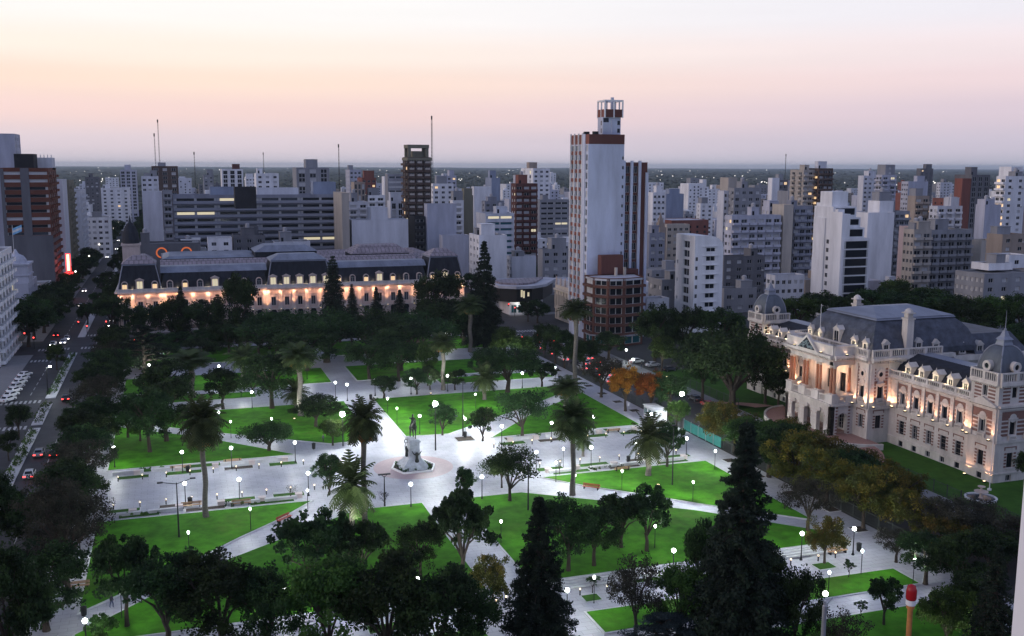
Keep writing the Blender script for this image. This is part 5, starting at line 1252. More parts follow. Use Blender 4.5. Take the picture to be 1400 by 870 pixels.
def make_cedar(seed, h=12, w=7, leaf='needle', name='cedar_tree'):
    r = random.Random(seed); t = thing(name, 'x', 'tree'); b = MB(); b.tube([(0, 0, -.2), (0, 0, h*.5), (0, 0, h*.97)], [.5, .32, .06], 8)
    cs, rs, ns, ss, tn = [], [], [], [], []
    for lv in range(8):
        z = h*(.28+.68*lv/7); R_ = w*(1-.72*(lv/7)**1.3)
        for k in range(6):
            a = 2*math.pi*(k+r.random()*.8)/6+lv; L_ = R_*r.uniform(.6, 1.05); e = (math.cos(a)*L_, math.sin(a)*L_, z+r.uniform(-.3, .5)); b.tube([(0, 0, z-.6), (e[0]*.5, e[1]*.5, z), e], [.12, .08, .02], 5, cap=False)
            for j in range(5):
                q = .3+.7*(j+1)/5; cs.append((e[0]*q+r.uniform(-.5, .5), e[1]*q+r.uniform(-.5, .5), e[2]+.1)); rs.append(.6+.35*q*L_/w*2); ns.append(75); ss.append(.34); tn.append(r.choice((0, 0, 1, 2)))
    tk = b.build('trunk', m_bark, t); V, F_, T = leafcloud(cs, rs, ns, ss, seed, flat=.7, tones=tn, squash=.22, up=1.2)
    cr = link('crown', fastmesh('crown', V, F_, T, LEAF[leaf]), t); t['H'] = h; t['W'] = w*2; return proto(t, tk, cr)
def make_palm(seed, h=12, fr_len=3.6, n=84, dead=34, tr=.34, name='palm_tree', droop=1.0):
    r = random.Random(seed); t = thing(name, 'x', 'palm'); b = MB(); hz_ = h-1.0
    pts = [(0, 0, -.2)]+[(.12*math.sin(k*1.3+seed), .1*math.cos(k*1.7), hz_*k/8) for k in range(1, 9)]
    b.tube(pts, [tr*1.35, tr*1.05]+[tr]*5+[tr*1.15, tr*1.5], 10); tk = b.build('trunk', m_palmbark, t)
    def fronds(count, mi_sel, emin, emax, L0, dr):
        V, F_, T = [], [], []
        for k in range(count):
            az = 2*math.pi*(k*.618034+r.random()*.05); el = R(emin+(emax-emin)*(k+.5)/count+r.uniform(-6, 6)); L_ = L0*r.uniform(.85, 1.1); m = mi_sel()
            p = np.array([0, 0, hz_+.3]); d = np.array([math.cos(az)*math.cos(el), math.sin(az)*math.cos(el), math.sin(el)]); side = np.array([-math.sin(az), math.cos(az), 0]); ns = 11; st = L_/ns
            for j in range(ns):
                q = p+d*st; d = d+np.array([0, 0, -dr*(.10+.06*j/ns)]); d /= np.linalg.norm(d); up_ = np.cross(side, d)
                lw = L_*.28*math.sin(math.pi*min(1, (j+1.2)/(ns+1.0)))**.6
                for s in (-1, 1):
                    tip = (p+q)/2+side*s*lw*.86+d*lw*.5-np.array([0, 0, .22*lw])+up_*r.uniform(-.05, .1)
                    o = len(V); V += [p, q, tip+d*.05, tip-d*.05]; F_.append((o, o+1, o+2, o+3)); T.append(m)
                p = q
        return np.array(V), np.array(F_), np.array(T)
    V, F_, T = fronds(n, lambda: r.choice((0, 0, 1)), 82, -38, fr_len, droop)
    cr = link('crown', fastmesh('crown', V, F_, T, LEAF['palm']), t); kids = [tk, cr]
    if dead:
        V, F_, T = fronds(dead, lambda: 2, -40, -78, fr_len*.72, .8); kids.append(link('dead_fronds', fastmesh('dead_fronds', V, F_, T, LEAF['palm']), t))
    t['H'] = h+fr_len*.45; t['W'] = fr_len*1.75; return proto(t, *kids)
K = {}
for i in range(3): K['dark%d' % i] = make_broad('d', 'dark', 20+i)
for i in range(2): K['grey%d' % i] = make_broad('g', 'grey', 30+i, nc=62, per=80, leafsz=.26, gap=.1)
for i in range(2): K['mag%d' % i] = make_broad('m', 'dark', 40+i, h=9, w=4.4, base=.3, nc=52, per=62, leafsz=.5, clump=.19, name='magnolia_tree')
for i in range(2): K['olive%d' % i] = make_broad('o', 'olive', 50+i, h=9, w=5)
K['green0'] = make_broad('gr', 'green', 60); K['green1'] = make_broad('gr', 'green', 61, h=8, w=4.6)
K['orange0'] = make_broad('or', 'orange', 70, h=8.5, w=4.2, base=.32, nc=60)
K['flat0'] = make_broad('f', 'dark', 80, h=8, w=6, base=.42, nc=66, per=80, tr=.34, fork=.25, nl=9, name='spreading_tree'); K['flat1'] = make_broad('f', 'dark', 81, h=8, w=6, base=.45, nc=58, per=75, tr=.3, fork=.28, nl=8, gap=.1, name='spreading_tree')
K['top0'] = make_broad('t', 'dark', 90, h=7, w=2.6, base=.14, nc=60, per=85, leafsz=.26, tr=.16, fork=.16, name='clipped_tree')
K['bush'] = make_broad('b', 'green', 95, h=2.2, w=1.6, base=.02, nc=26, per=70, leafsz=.22, tr=.06, fork=.1, name='shrub')
K['wisp'] = make_broad('w', 'grey', 97, h=15, w=6, base=.3, nc=90, per=75, leafsz=.30, gap=.12, tr=.36, fork=.3, nl=9, clump=.17)
K['sap'] = make_broad('s', 'dark', 99, h=4, w=1.2, base=.4, nc=16, per=40, leafsz=.2, tr=.06, fork=.35, nl=5, name='sapling')
K['bare'] = make_broad('s', 'grey', 98, h=4.5, w=2.2, base=.4, nc=8, per=16, leafsz=.16, tr=.09, fork=.3, nl=8, name='bare_tree')
K['con0'] = make_conifer(101); K['con1'] = make_conifer(102, 20, 4.6, ragged=.35, power=.85, per=62); K['con2'] = make_conifer(103, 16, 2.6, ragged=.2, power=.6)
K['ced0'] = make_cedar(110); K['blue'] = make_cedar(111, 9, 6, 'blue')
K['arau'] = make_cedar(113, 16, 6, 'needle', 'umbrella_conifer')
K['palm0'] = make_palm(120); K['palm1'] = make_palm(121, 13, 3.2, 56, 30); K['palmy'] = make_palm(122, 6, 4.2, 46, 0, .45, droop=.9); K['palmt'] = make_palm(123, 20, 2.6, 60, 0, .26)
def tree(k, bx, by, top, wpx, label, group=None, base_xy=None, rz=None, cat=None):
    """bx, by: where its trunk meets the ground; top: its tip; wpx: crown width, all as seen in the photograph"""
    p = at(bx, by) if base_xy is None else (*base_xy, 0)
    t = K[k]; h = htop(p[0], p[1], top); w = wpx*dist(p)/F
    sz = max(.15, h/t['H']); sx = max(.2, w/t['W'])
    return place(t, (p[0], p[1], 0.1), rnd.random()*6.28 if rz is None else rz, (sx, sx, sz), label, group, cat)
def treexy(k, x, y, h, w, label, group=None):
    t = K[k]; return place(t, (x, y, 0.05), rnd.random()*6.28, (w/t['W'], w/t['W'], h/t['H']), label, group)
# --- the row between the avenue and the plaza, and the avenue's other trees
G1 = 'dark street trees in the row between the left avenue and the plaza'; L1 = 'dark round street tree in the row between the left avenue and the plaza lawns'
for i, y in enumerate((124, 138, 147, 157, 166, 176, 186, 196, 208, 228, 240, 251, 262, 273, 286, 298)):
    treexy(('dark0', 'grey0', 'dark1', 'dark2')[i % 4], -16.5+rnd.uniform(-.6, .6), y, rnd.uniform(9.5, 12), rnd.uniform(10, 12.5), L1, G1)
for i, (y, h, w) in enumerate(((104, 13, 11), (118, 12, 10), (132, 12, 9), (150, 12.5, 10), (143, 11, 9), (162, 10.5, 8), (128, 12, 9))):
    treexy(('dark2', 'grey1', 'dark0')[i % 3], (-26.5, -24.5, -28, -25.5, -30, -27.2, -36)[i], y, h, w, 'big dark tree over the near end of the avenue in the bottom left corner', 'dark trees over the near end of the avenue')
tree('dark0', 26, 598, 551, 35, 'small round green tree on the avenue median, nearer of two by the crosswalk'); tree('dark1', 12, 630, 588, 30, 'small dark tree on the avenue median beside the tail lights')
tree('green0', 78, 506, 468, 30, 'bushy green tree on the end of the avenue median by the far crosswalk')
for i, (x, y) in enumerate(((-43, 331), (-43, 344), (-41.5, 357), (-42, 371), (-41.5, 386), (-42, 400))): treexy('dark%d' % (i % 3), x, y, rnd.uniform(12, 15), rnd.uniform(14, 17), 'dark broad street tree massed on the left pavement of the avenue', 'dark trees on the left pavement of the avenue')
for i, y in enumerate((250, 262)): treexy('dark%d' % i, -45.5, y, 9, 8, 'dark tree at the left edge above the parked cars', 'dark trees above the parked cars')
y = 352
i = 0
while y < 1250:
    if not (470 < y < 480 or 618 < y < 636):
        treexy('dark%d' % (i % 3), -20.5, y, rnd.uniform(9.5, 13), rnd.uniform(11, 14), 'dark street tree on the right side of the receding avenue', 'street trees on the right of the avenue')
        if y > 400: treexy('dark%d' % ((i+1) % 3), -42.5, y+3, rnd.uniform(9, 13), rnd.uniform(11, 14), 'dark street tree on the left side of the receding avenue', 'street trees on the left of the avenue')
        if i % 2: treexy('dark%d' % ((i+2) % 3), -29.3, y, rnd.uniform(6, 8.5), rnd.uniform(6, 8.5), 'dark small tree on the far median of the avenue', 'trees on the far median')
    y += 12+y/45; i += 1
# --- trees before the long palace
GN = 'dark trees massed before the long palace'
for k, bx, by, tp, w, lb in (
    ('dark0', 200, 472, 414, 52, 'dark round tree before the left pavilion of the long palace'), ('dark1', 236, 474, 403, 56, 'tall dark tree before the left wing of the long palace'),
    ('con0', 250, 468, 391, 34, 'dark spire conifer before the left wing of the long palace'), ('dark2', 277, 474, 406, 60, 'dark tree between spire conifer and umbrella conifer'),
    ('dark1', 328, 478, 370, 62, 'tall umbrella shaped conifer before the long palace'), ('con2', 300, 474, 402, 30, 'narrow dark conifer left of the umbrella conifer'),
    ('con2', 457, 455, 349, 36, 'slim dark conifer rising before the centre of the long palace'), ('con1', 662, 476, 327, 58, 'tallest dark conifer right of the long palace'),
    ('dark1', 598, 462, 367, 70, 'tall dark umbrella crowned tree before the right pavilion of the palace'), ('con0', 515, 450, 392, 26, 'small pointed dark tree in front of the right wing, nearer the centre'), ('con0', 547, 448, 396, 30, 'small pointed dark tree in front of the right wing, farther out'), ('con0', 482, 450, 388, 24, 'small pointed tree just right of the slim conifer'),
    ('flat0', 380, 490, 424, 130, 'broad domed dark tree, leftmost of the four before the palace'), ('flat0', 447, 496, 421, 130, 'broad domed dark tree, second from the left before the palace'), ('flat0', 508, 490, 420, 135, 'broad domed dark tree, third from the left before the palace'), ('flat0', 565, 492, 426, 125, 'broad domed dark tree, rightmost of the four before the palace'),
    ('dark2', 600, 472, 404, 80, 'dark tree under the umbrella crowned one'), ('dark0', 634, 472, 408, 60, 'dark tree left of the tallest conifer'), ('dark0', 420, 508, 446, 96, 'dark lower tree under the domed trees, left'), ('dark1', 548, 508, 440, 100, 'dark lower tree under the domed trees, right')):
    tree(k, bx, by, tp, w, lb)
for i, (x, y) in enumerate(((-8, 304), (-2, 309), (8, 306), (20, 309), (26, 304), (57, 309), (66, 306), (78, 308), (86, 305), (-12, 296), (14, 300), (50, 300), (72, 299), (-4, 290), (6, 290), (22, 292), (32, 296), (60, 292), (84, 294), (30, 309), (48, 309), (-10, 284))):
    treexy('dark%d' % (i % 3), x, y, rnd.uniform(6, 7.5) if x < 12 else rnd.uniform(8.5, 11.5), rnd.uniform(10, 13), 'dark leafy tree in the belt along the far edge of the plaza', 'dark trees along the far edge of the plaza')
tree('ced0', 198, 518, 446, 88, 'wide layered cedar on the far left corner lawn')
# --- palms
tree('palm1', 263, 545, 483, 66, 'shaggy dark palm left of the young pale palm, far left lawn'); tree('palm0', 282, 709, 553, 64, 'tall palm with bare grey trunk by the left end of the broad walk')
tree('palmy', 333, 516, 476, 54, 'low spreading young palm on the far left lawn'); tree('palm1', 411, 570, 473, 56, 'dark palm left of the broad domed trees')
tree('palmy', 405, 563, 524, 42, 'short bright lit palm beside the dark palm trunk'); tree('palm1', 499, 722, 550, 60, 'tall palm with orange dead fronds left of the monument')
tree('palmy', 482, 728, 637, 72, 'brightly lit broad palm below the orange skirted palm'); tree('palm0', 783, 678, 553, 62, 'tall dark palm on the right lawn beside the broad walk')
tree('palm1', 774, 592, 518, 54, 'dark palm just behind the tall right hand palm'); tree('palmt', 786, 540, 412, 50, 'tallest slender palm before the brick corner building')
tree('palmy', 886, 652, 577, 60, 'lit palm with drooping fronds on the right lawn'); tree('palmy', 662, 548, 504, 42, 'low lit palm on the upper right lawn')
tree('palm1', 606, 534, 458, 44, 'dark shaggy palm behind the bright floodlight'); tree('palm1', 643, 482, 406, 44, 'dark palm left of the tallest conifer')
tree('palmy', 797, 625, 590, 30, 'small palm behind the tall right hand palm, by the walk')
# --- lawn trees
for k, bx, by, tp, w, lb in (
    ('top0', 660, 604, 550, 38, 'egg shaped clipped tree right of the bright floodlight'), ('flat1', 714, 600, 537, 84, 'spreading many branched tree on the upper right lawn'), ('top0', 605, 596, 545, 40, 'round dark clipped tree behind the bright floodlight'),
    ('top0', 450, 678, 612, 46, 'egg shaped clipped tree left of the orange skirted palm'), ('top0', 636, 690, 632, 32, 'clipped tree right of the pink circle, near side'), ('flat1', 697, 687, 615, 82, 'spreading many branched tree on the near right lawn'),
    ('green1', 686, 668, 617, 36, 'bright lime lit tree beside the near spreading tree'), ('flat0', 368, 618, 577, 80, 'flat topped tree beside the left end of the monument square'), ('dark0', 432, 585, 540, 74, 'dark round tree behind the flat topped one'), ('green0', 455, 610, 570, 40, 'green tree between the flat topped tree and the orange skirted palm'),
    ('dark1', 372, 560, 478, 92, 'dark tree on the far left lawn, left of the dark palm'), ('dark0', 505, 520, 462, 72, 'greyish tree at the upper centre lawn, left'), ('dark2', 545, 522, 462, 70, 'greyish tree at the upper centre lawn, right'),
    ('dark2', 525, 546, 512, 44, 'small dark tree beside the upper cross path lamp'), ('dark0', 570, 540, 503, 42, 'dark tree between two lamps of the upper cross path'), ('dark2', 588, 534, 498, 30, 'slim dark tree beside the shaggy palm'), ('green0', 585, 528, 462, 34, 'lit green leafed tree near the far lamp'), ('dark1', 622, 534, 505, 34, 'small dark tree right of the shaggy palm trunk'),
    ('dark0', 694, 538, 472, 92, 'dark broad tree on the upper right lawn'), ('mag0', 741, 530, 492, 42, 'dark rounded tree at the right edge of the upper lawn'), ('green1', 690, 492, 446, 44, 'pale lit round tree on the far right corner'), ('green0', 715, 500, 455, 40, 'green lit tree by the far right promenade'),
    ('dark1', 660, 520, 475, 40, 'dark tree left of the pale lit trees'), ('grey0', 822, 544, 481, 58, 'olive grey round tree on the right promenade'), ('orange0', 855, 563, 499, 50, 'brightest orange autumn tree on the right promenade'), ('orange0', 890, 566, 506, 48, 'smaller browner autumn tree right of the brightest orange one'), ('dark0', 915, 570, 510, 50, 'dark tree between the brown autumn tree and the bright tall lamp'),
    ('dark0', 745, 489, 440, 38, 'dark street tree along the right road, farthest of three'), ('dark1', 759, 498, 446, 40, 'dark street tree along the right road, middle of three'), ('dark2', 772, 504, 450, 42, 'dark street tree along the right road, nearest of three'), ('dark0', 798, 512, 462, 44, 'dark tree below the brick corner building, left'), ('dark1', 832, 492, 452, 56, 'dark tree against the foot of the brick corner building'), ('dark2', 735, 442, 408, 36, 'dark tree beside the corner shop'), ('dark0', 722, 440, 410, 30, 'smaller dark tree beside the corner shop'),
    ('green0', 925, 590, 545, 36, 'lit green small tree by the bright tall lamp'), ('mag1', 912, 640, 578, 52, 'leafy bright edged tree right of the lit palm'), ('dark0', 205, 620, 528, 78, 'dark tree at the left end of the lawn'), ('dark1', 228, 605, 515, 90, 'tall dark tree behind the tall palm with grey trunk'), ('green1', 192, 605, 560, 44, 'green tree at the left path edge'), ('mag0', 175, 600, 545, 50, 'dark tree by the left path bend'), ('dark2', 305, 560, 500, 58, 'dark tree on the upper left lawn beside the shaggy palm'), ('dark0', 222, 560, 490, 84, 'dark tree beneath the shaggy palm'), ('flat1', 345, 540, 512, 44, 'low dark bushy tree by the upper left path')):
    tree(k, bx, by, tp, w, lb)
# --- right side: street trees and the legislature garden
for k, bx, by, tp, w, lb in (
    ('dark0', 895, 500, 412, 66, 'large dark green street tree below the curved white house, left'), ('dark1', 935, 498, 418, 76, 'large dark green street tree below the curved white house, middle'), ('dark2', 985, 500, 416, 80, 'large dark green street tree below the curved white house, right'), ('green0', 905, 508, 455, 42, 'bright lit street tree strung with lights'),
    ('flat0', 1000, 562, 443, 165, 'huge dark domed tree left of the legislature'), ('dark1', 960, 548, 460, 60, 'dark tree left of the huge domed one'), ('dark0', 1048, 540, 462, 58, 'dark tree against the far wing of the legislature'), ('dark1', 1046, 552, 476, 60, 'dark tree hiding the foot of the far wing of the legislature'), ('dark2', 1064, 556, 500, 50, 'lower dark tree beside the entrance drive of the legislature'), ('dark2', 1030, 520, 452, 50, 'dark tree behind the huge domed tree')):
    tree(k, bx, by, tp, w, lb)
for i, (x, y, tp, w) in enumerate(((1092, 455, 402, 64), (1128, 452, 398, 66), (1165, 456, 400, 70), (1205, 452, 392, 76), (1222, 440, 376, 60), (1245, 455, 396, 72), (1285, 462, 398, 76), (1320, 470, 404, 76), (1358, 470, 400, 76), (1395, 474, 398, 76), (1075, 440, 408, 46), (1180, 440, 392, 60), (1265, 438, 388, 60), (1340, 500, 440, 70), (1385, 505, 440, 70), (1305, 490, 430, 60))):
    tree('dark%d' % (i % 3) if i % 4 else 'green0', x, y, tp, w, 'dark green tree in the band behind the legislature roof', 'trees in the band behind the legislature roof')
LR = 'green or autumn tinted street tree in the row before the legislature'
for i, (k, x, y, h, w) in enumerate((('olive0', 101.4, 172, 9, 8.5), ('olive1', 101.2, 164.5, 9.5, 10.5), ('green0', 100, 156.5, 10, 11.5), ('dark1', 99, 149, 10, 12), ('olive1', 99, 141, 10.5, 12), ('olive0', 99.4, 133, 10, 11.5), ('olive1', 106, 144, 9, 11), ('green1', 105, 153, 9, 11), ('dark2', 106, 134, 9, 11), ('olive1', 107, 125, 8.5, 10), ('olive1', 109, 158, 8.5, 9), ('olive1', 108, 149, 8.5, 9.5), ('olive0', 109, 139, 8, 9.5), ('olive1', 110, 131, 7.5, 9))):
    treexy(k, x, y, h, w, LR, 'autumn tinted trees before the legislature')
for i, (x, y) in enumerate(((160, 222), (172, 214), (186, 218), (198, 208), (178, 232), (192, 226), (206, 222), (216, 206), (212, 190), (222, 196), (226, 210), (168, 238), (186, 244), (206, 240), (182, 198), (200, 190), (205, 170), (192, 150), (180, 160), (216, 176), (196, 134), (210, 150), (166, 150))):
    treexy('dark%d' % (i % 3) if i % 4 else 'green0', x, y, rnd.uniform(9, 13), rnd.uniform(9, 13), 'dark green tree in the grove behind the legislature', 'trees in the grove behind the legislature')
for k, bx, by, tp, w, lb in (
    ('grey0', 1104, 728, 648, 78, 'dark round tree behind the young lit tree, near right'), ('olive1', 1127, 772, 703, 56, 'young autumn tinted tree in a grass square'), ('olive0', 1180, 724, 632, 84, 'dark autumn tinted tree leaning over the right fence'), ('olive1', 1245, 742, 668, 80, 'autumn tinted tree at the right over the road'), ('mag0', 1208, 857, 788, 52, 'small dark leaning tree on the bottom right lawn'), ('sap', 1177, 845, 821, 20, 'thin sapling beside the small leaning tree'), ('sap', 1160, 792, 764, 18, 'thin sapling on the right paved square'),
    ('dark0', 1085, 905, 772, 78, 'dark tree at the bottom edge right of the great conifer'), ('grey1', 1150, 930, 832, 80, 'dark bushy tree at the bottom edge, right'), ('green1', 1292, 895, 800, 76, 'lit grey green tree at the bottom right'), ('dark2', 1265, 800, 725, 90, 'dark tree right of the paved square'), ('dark1', 1310, 820, 722, 90, 'dark tree between lit tree and white wall'), ('con0', 1352, 930, 745, 84, 'dark pointed conifer beside the white wall'), ('dark0', 1352, 790, 722, 90, 'dark tree before the fountain garden'), ('olive0', 1296, 772, 706, 80, 'autumn tinted tree before the fountain garden'), ('grey0', 1225, 770, 720, 60, 'dark tree at the right edge of the paved square'), ('dark0', 1402, 676, 610, 34, 'dark tree by the right corner of the legislature'), ('dark1', 1330, 880, 790, 90, 'dark tree below the lit tree at the bottom right'),
    ('con1', 1008, 905, 572, 150, 'great dark conifer at the bottom right of centre'), ('dark1', 1045, 860, 745, 84, 'dark tree against the great conifer, right'), ('dark2', 960, 860, 700, 70, 'dark tree against the great conifer, left'), ('con1', 735, 912, 676, 112, 'dark ragged conifer at the bottom centre'), ('mag0', 633, 800, 664, 98, 'tall magnolia like tree below the pink circle'), ('dark1', 575, 792, 710, 72, 'round dark tree left of the tall magnolia'), ('mag1', 425, 822, 700, 104, 'clumpy dark magnolia at lower left of centre'), ('mag0', 492, 812, 704, 86, 'dark magnolia right of the clumpy one'),
    ('green0', 450, 925, 752, 140, 'broad green dark crown at the bottom edge, left of centre'), ('dark2', 530, 930, 750, 150, 'broad olive dark crown at the bottom edge, middle'), ('dark1', 600, 935, 776, 130, 'broad dark crown at the bottom edge, right of the middle'), ('dark1', 640, 905, 790, 96, 'dark crown at the bottom edge left of the ragged conifer'), ('dark2', 230, 890, 748, 126, 'large dark bushy tree at the bottom left of centre'), ('dark0', 305, 900, 750, 140, 'larger dark bushy tree at the bottom, beside the other'), ('dark1', 368, 915, 775, 100, 'dark bushy tree at the bottom by the terrace steps'),
    ('mag1', 174, 859, 726, 88, 'dark leggy tree on the bottom left lawn'), ('wisp', 94, 826, 640, 118, 'tall feathery grey tree on the bottom left pavement'), ('dark2', 15, 940, 735, 130, 'dark near tree filling the bottom left corner'), ('bush', 138, 876, 840, 44, 'low dark bush at the bottom left by a lamp'), ('olive1', 673, 834, 755, 58, 'olive brown young tree in a grass square below centre'), ('dark0', 812, 776, 690, 80, 'dark tree on the near right lawn, right of the pair'), ('dark1', 777, 783, 678, 90, 'dark tree on the near right lawn, left of the pair'), ('mag0', 849, 751, 674, 72, 'open crowned magnolia on the near right lawn'), ('mag1', 884, 756, 666, 74, 'open crowned magnolia beside the other one'),
    ('grey1', 868, 880, 752, 84, 'brownish dark tree below the near right lawn'), ('green0', 930, 882, 764, 90, 'dark green tree by the lamp globe, bottom right of centre'), ('blue', 910, 905, 842, 130, 'blue grey spreading cedar at the bottom edge'), ('sap', 810, 812, 785, 22, 'young sapling by the terrace steps'), ('sap', 653, 872, 838, 14, 'thin sapling beside the grass square below centre'), ('bare', 190, 0, 0, 0, '')):
    if lb: tree(k, bx, by, tp, w, lb)
tree('bare', 398, 684, 664, 24, 'small bare tree in the planting strip left of the clipped tree'); tree('bare', 526, 694, 672, 24, 'small bare tree by the three headed lamp'); tree('bare', 765, 650, 626, 16, 'small bare tree in the right planting strip')
for x, y, h, w in ((110, 113, 7, 10), (113, 106, 6, 9), (108, 104, 8, 11), (104, 111, 9, 11), (112, 98, 8, 11)): treexy('dark0' if x % 2 else 'grey0', x, y, h, w, 'dark low tree over the near end of the right road', 'trees over the near end of the right road')
# hedges: median and planting strips
def hedge(label, x0, x1, y0, y1, h, seed, dens=16):
    r = random.Random(seed); n = max(2, int((x1-x0)*(y1-y0)*1.3)); cs = [(r.uniform(x0, x1)-(x0+x1)/2, r.uniform(y0, y1)-(y0+y1)/2, h*r.uniform(.3, .8)) for _ in range(n)]
    V, F_, T = leafcloud(cs, [h*.5]*n, [dens]*n, [.3]*n, seed, tones=[r.choice((0, 0, 1, 2)) for _ in range(n)])
    t = link('hedge', fastmesh('hedge', V, F_, T, LEAF['green']), None, ((x0+x1)/2, (y0+y1)/2, .12)); tag(t, label, 'hedge'); return t
hedge('low green hedge along the near part of the avenue median', -30.2, -28.4, 120, 224, .9, 1); hedge('low green hedge on the avenue median between two crosswalks', -30.2, -28.4, 230, 248, .9, 2); hedge('low green hedge on the far part of the avenue median', -30.2, -28.4, 257, 314, .9, 3)
hedge('planting of low shrubs round the monument pedestal', 37, 43, 171.4, 177.6, .55, 4, 24)
for i, (x0, x1, y0, y1, lb) in enumerate(((-10, -4, 162, 163.4, 'low shrub bed in the left near planting strip, outer'), (6, 12, 162, 163.4, 'low shrub bed in the left near planting strip, inner'), (70, 77, 162, 163.4, 'low shrub bed in the right near planting strip'), (64, 70, 186.6, 188, 'low shrub bed in the right far planting strip'), (-8, -2, 186.6, 188, 'low shrub bed in the left far planting strip'))): hedge(lb, x0, x1, y0, y1, .6, 10+i)
# ================================================================== LAMPS
COOL = (0.93, 1.0, 0.98)
def make_globe(power):
    t = thing('street_lamp', 'x', 'street lamp'); b = MB()
    b.lathe([(.22, 0), (.22, .12), (.12, .3), (.075, .8), (.06, 3.4), (.1, 3.5), (.16, 3.62)], 10); p = b.build('post', m_darkmetal, t)
    g_ = MB(); g_.ball((0, 0, 3.92), .30, 0, 12); gl_ = g_.build('globe', m_globe, t, smooth=True)
    l = lamp_light('lamp_light', t, (0, 0, 3.9), power, COOL, 'POINT', .36); gl_.visible_shadow = False
    return proto(t, p, gl_, l)
def make_slim(power):
    t = thing('path_lamp', 'x', 'path lamp'); b = MB(); b.lathe([(.09, 0), (.05, .2), (.045, 3.2)], 8); p = b.build('post', m_darkmetal, t)
    g_ = MB(); g_.lathe([(.06, 3.2), (.17, 3.35), (.17, 3.55), (.1, 3.62)], 10); gl_ = g_.build('head', m_slim, t)
    l = lamp_light('lamp_light', t, (0, 0, 3.85), power, COOL, 'POINT', .15)
    return proto(t, p, gl_, l)
PG = 1000
globe = make_globe(PG); slim = make_slim(520); slimb = make_slim(1700)
def globe_at(bx, by, lb, base=None): p = at(bx, by) if base is None else base; return place(globe, (p[0], p[1], .12), None, None, lb)
for bx, by, lb in ((157, 641, 'white globe lamp at the left end of the broad walk, far side'), (250, 648, 'white globe lamp by the wooden bench on the far side of the broad walk'), (317, 642, 'white globe lamp right of the tall palm on the far side of the broad walk'), (254, 694, 'white globe lamp beside a bin on the near side of the broad walk'), (328, 688, 'white globe lamp just right of the tall palm trunk on the near side'),
    (459, 546, 'white globe lamp at the upper cross path, left of the long paved axis'), (475, 549, 'smaller looking globe lamp right beside the upper cross path lamp'), (513, 542, 'white globe lamp at the upper cross path, right of the axis'), (562, 540, 'bright globe lamp under trees of the upper cross path'), (612, 536, 'globe lamp by the shaggy palm of the upper cross path'),
    (574, 595, 'globe lamp just right of the statue'), (686, 610, 'globe lamp between the clipped tree and the spreading tree'), (404, 634, 'globe lamp at the left corner of the monument square'), (422, 679, 'globe lamp left of the egg shaped clipped tree'), (562, 695, 'globe lamp on the near edge of the monument square'), (659, 684, 'globe lamp right of the near clipped tree'),
    (714, 532, 'globe lamp among the trees of the upper right lawn'), (759, 523, 'globe lamp on the right promenade, far end'), (754, 605, 'globe lamp left of the tall dark palm'), (811, 596, 'globe lamp right of the tall dark palm crown'), (733, 648, 'globe lamp behind the near spreading tree'), (869, 634, 'globe lamp beside the lit palm'), (808, 641, 'globe lamp by the small palm of the broad walk'), (890, 592, 'globe lamp on the right promenade by the autumn trees'), (938, 628, 'globe lamp by the leafy bright edged tree'),
    (1095, 767, 'globe lamp left of the young autumn tree in the grass square'), (1166, 760, 'globe lamp right of the young autumn tree'), (610, 474, 'globe lamp under trees at the far centre'), (300, 522, 'globe lamp under the shaggy palm at the upper left'), (205, 520, 'globe lamp by the layered cedar'), (225, 498, 'globe lamp behind the layered cedar'), (345, 560, 'globe lamp on the left upper path'), (200, 588, 'globe lamp among the trees by the left path'), (571, 834, 'globe lamp among the bottom crowns'), (920, 792, 'globe lamp in the dark green tree at the bottom right'), (119, 895, 'globe lamp at the bottom left edge by the low bush'), (865, 512, 'globe lamp on the far pavement of the right road'), (856, 498, 'globe lamp beside the parked white car'), (300, 590, 'globe lamp under the dark trees at left'), (640, 470, 'globe lamp by the far corner palm'), (555, 500, 'globe lamp hidden behind the greyish trees'), (420, 520, 'globe lamp under the domed trees'), (700, 520, 'globe lamp by the far promenade trees'), (620, 840, 'globe lamp near the grass square below centre'), (775, 850, 'globe lamp beside the ragged bottom conifer'), (115, 600, 'globe lamp on the left pavement of the plaza'), (110, 760, 'globe lamp under the feathery tree'), (390, 845, 'globe lamp by the terrace steps')):
    globe_at(bx, by, lb)
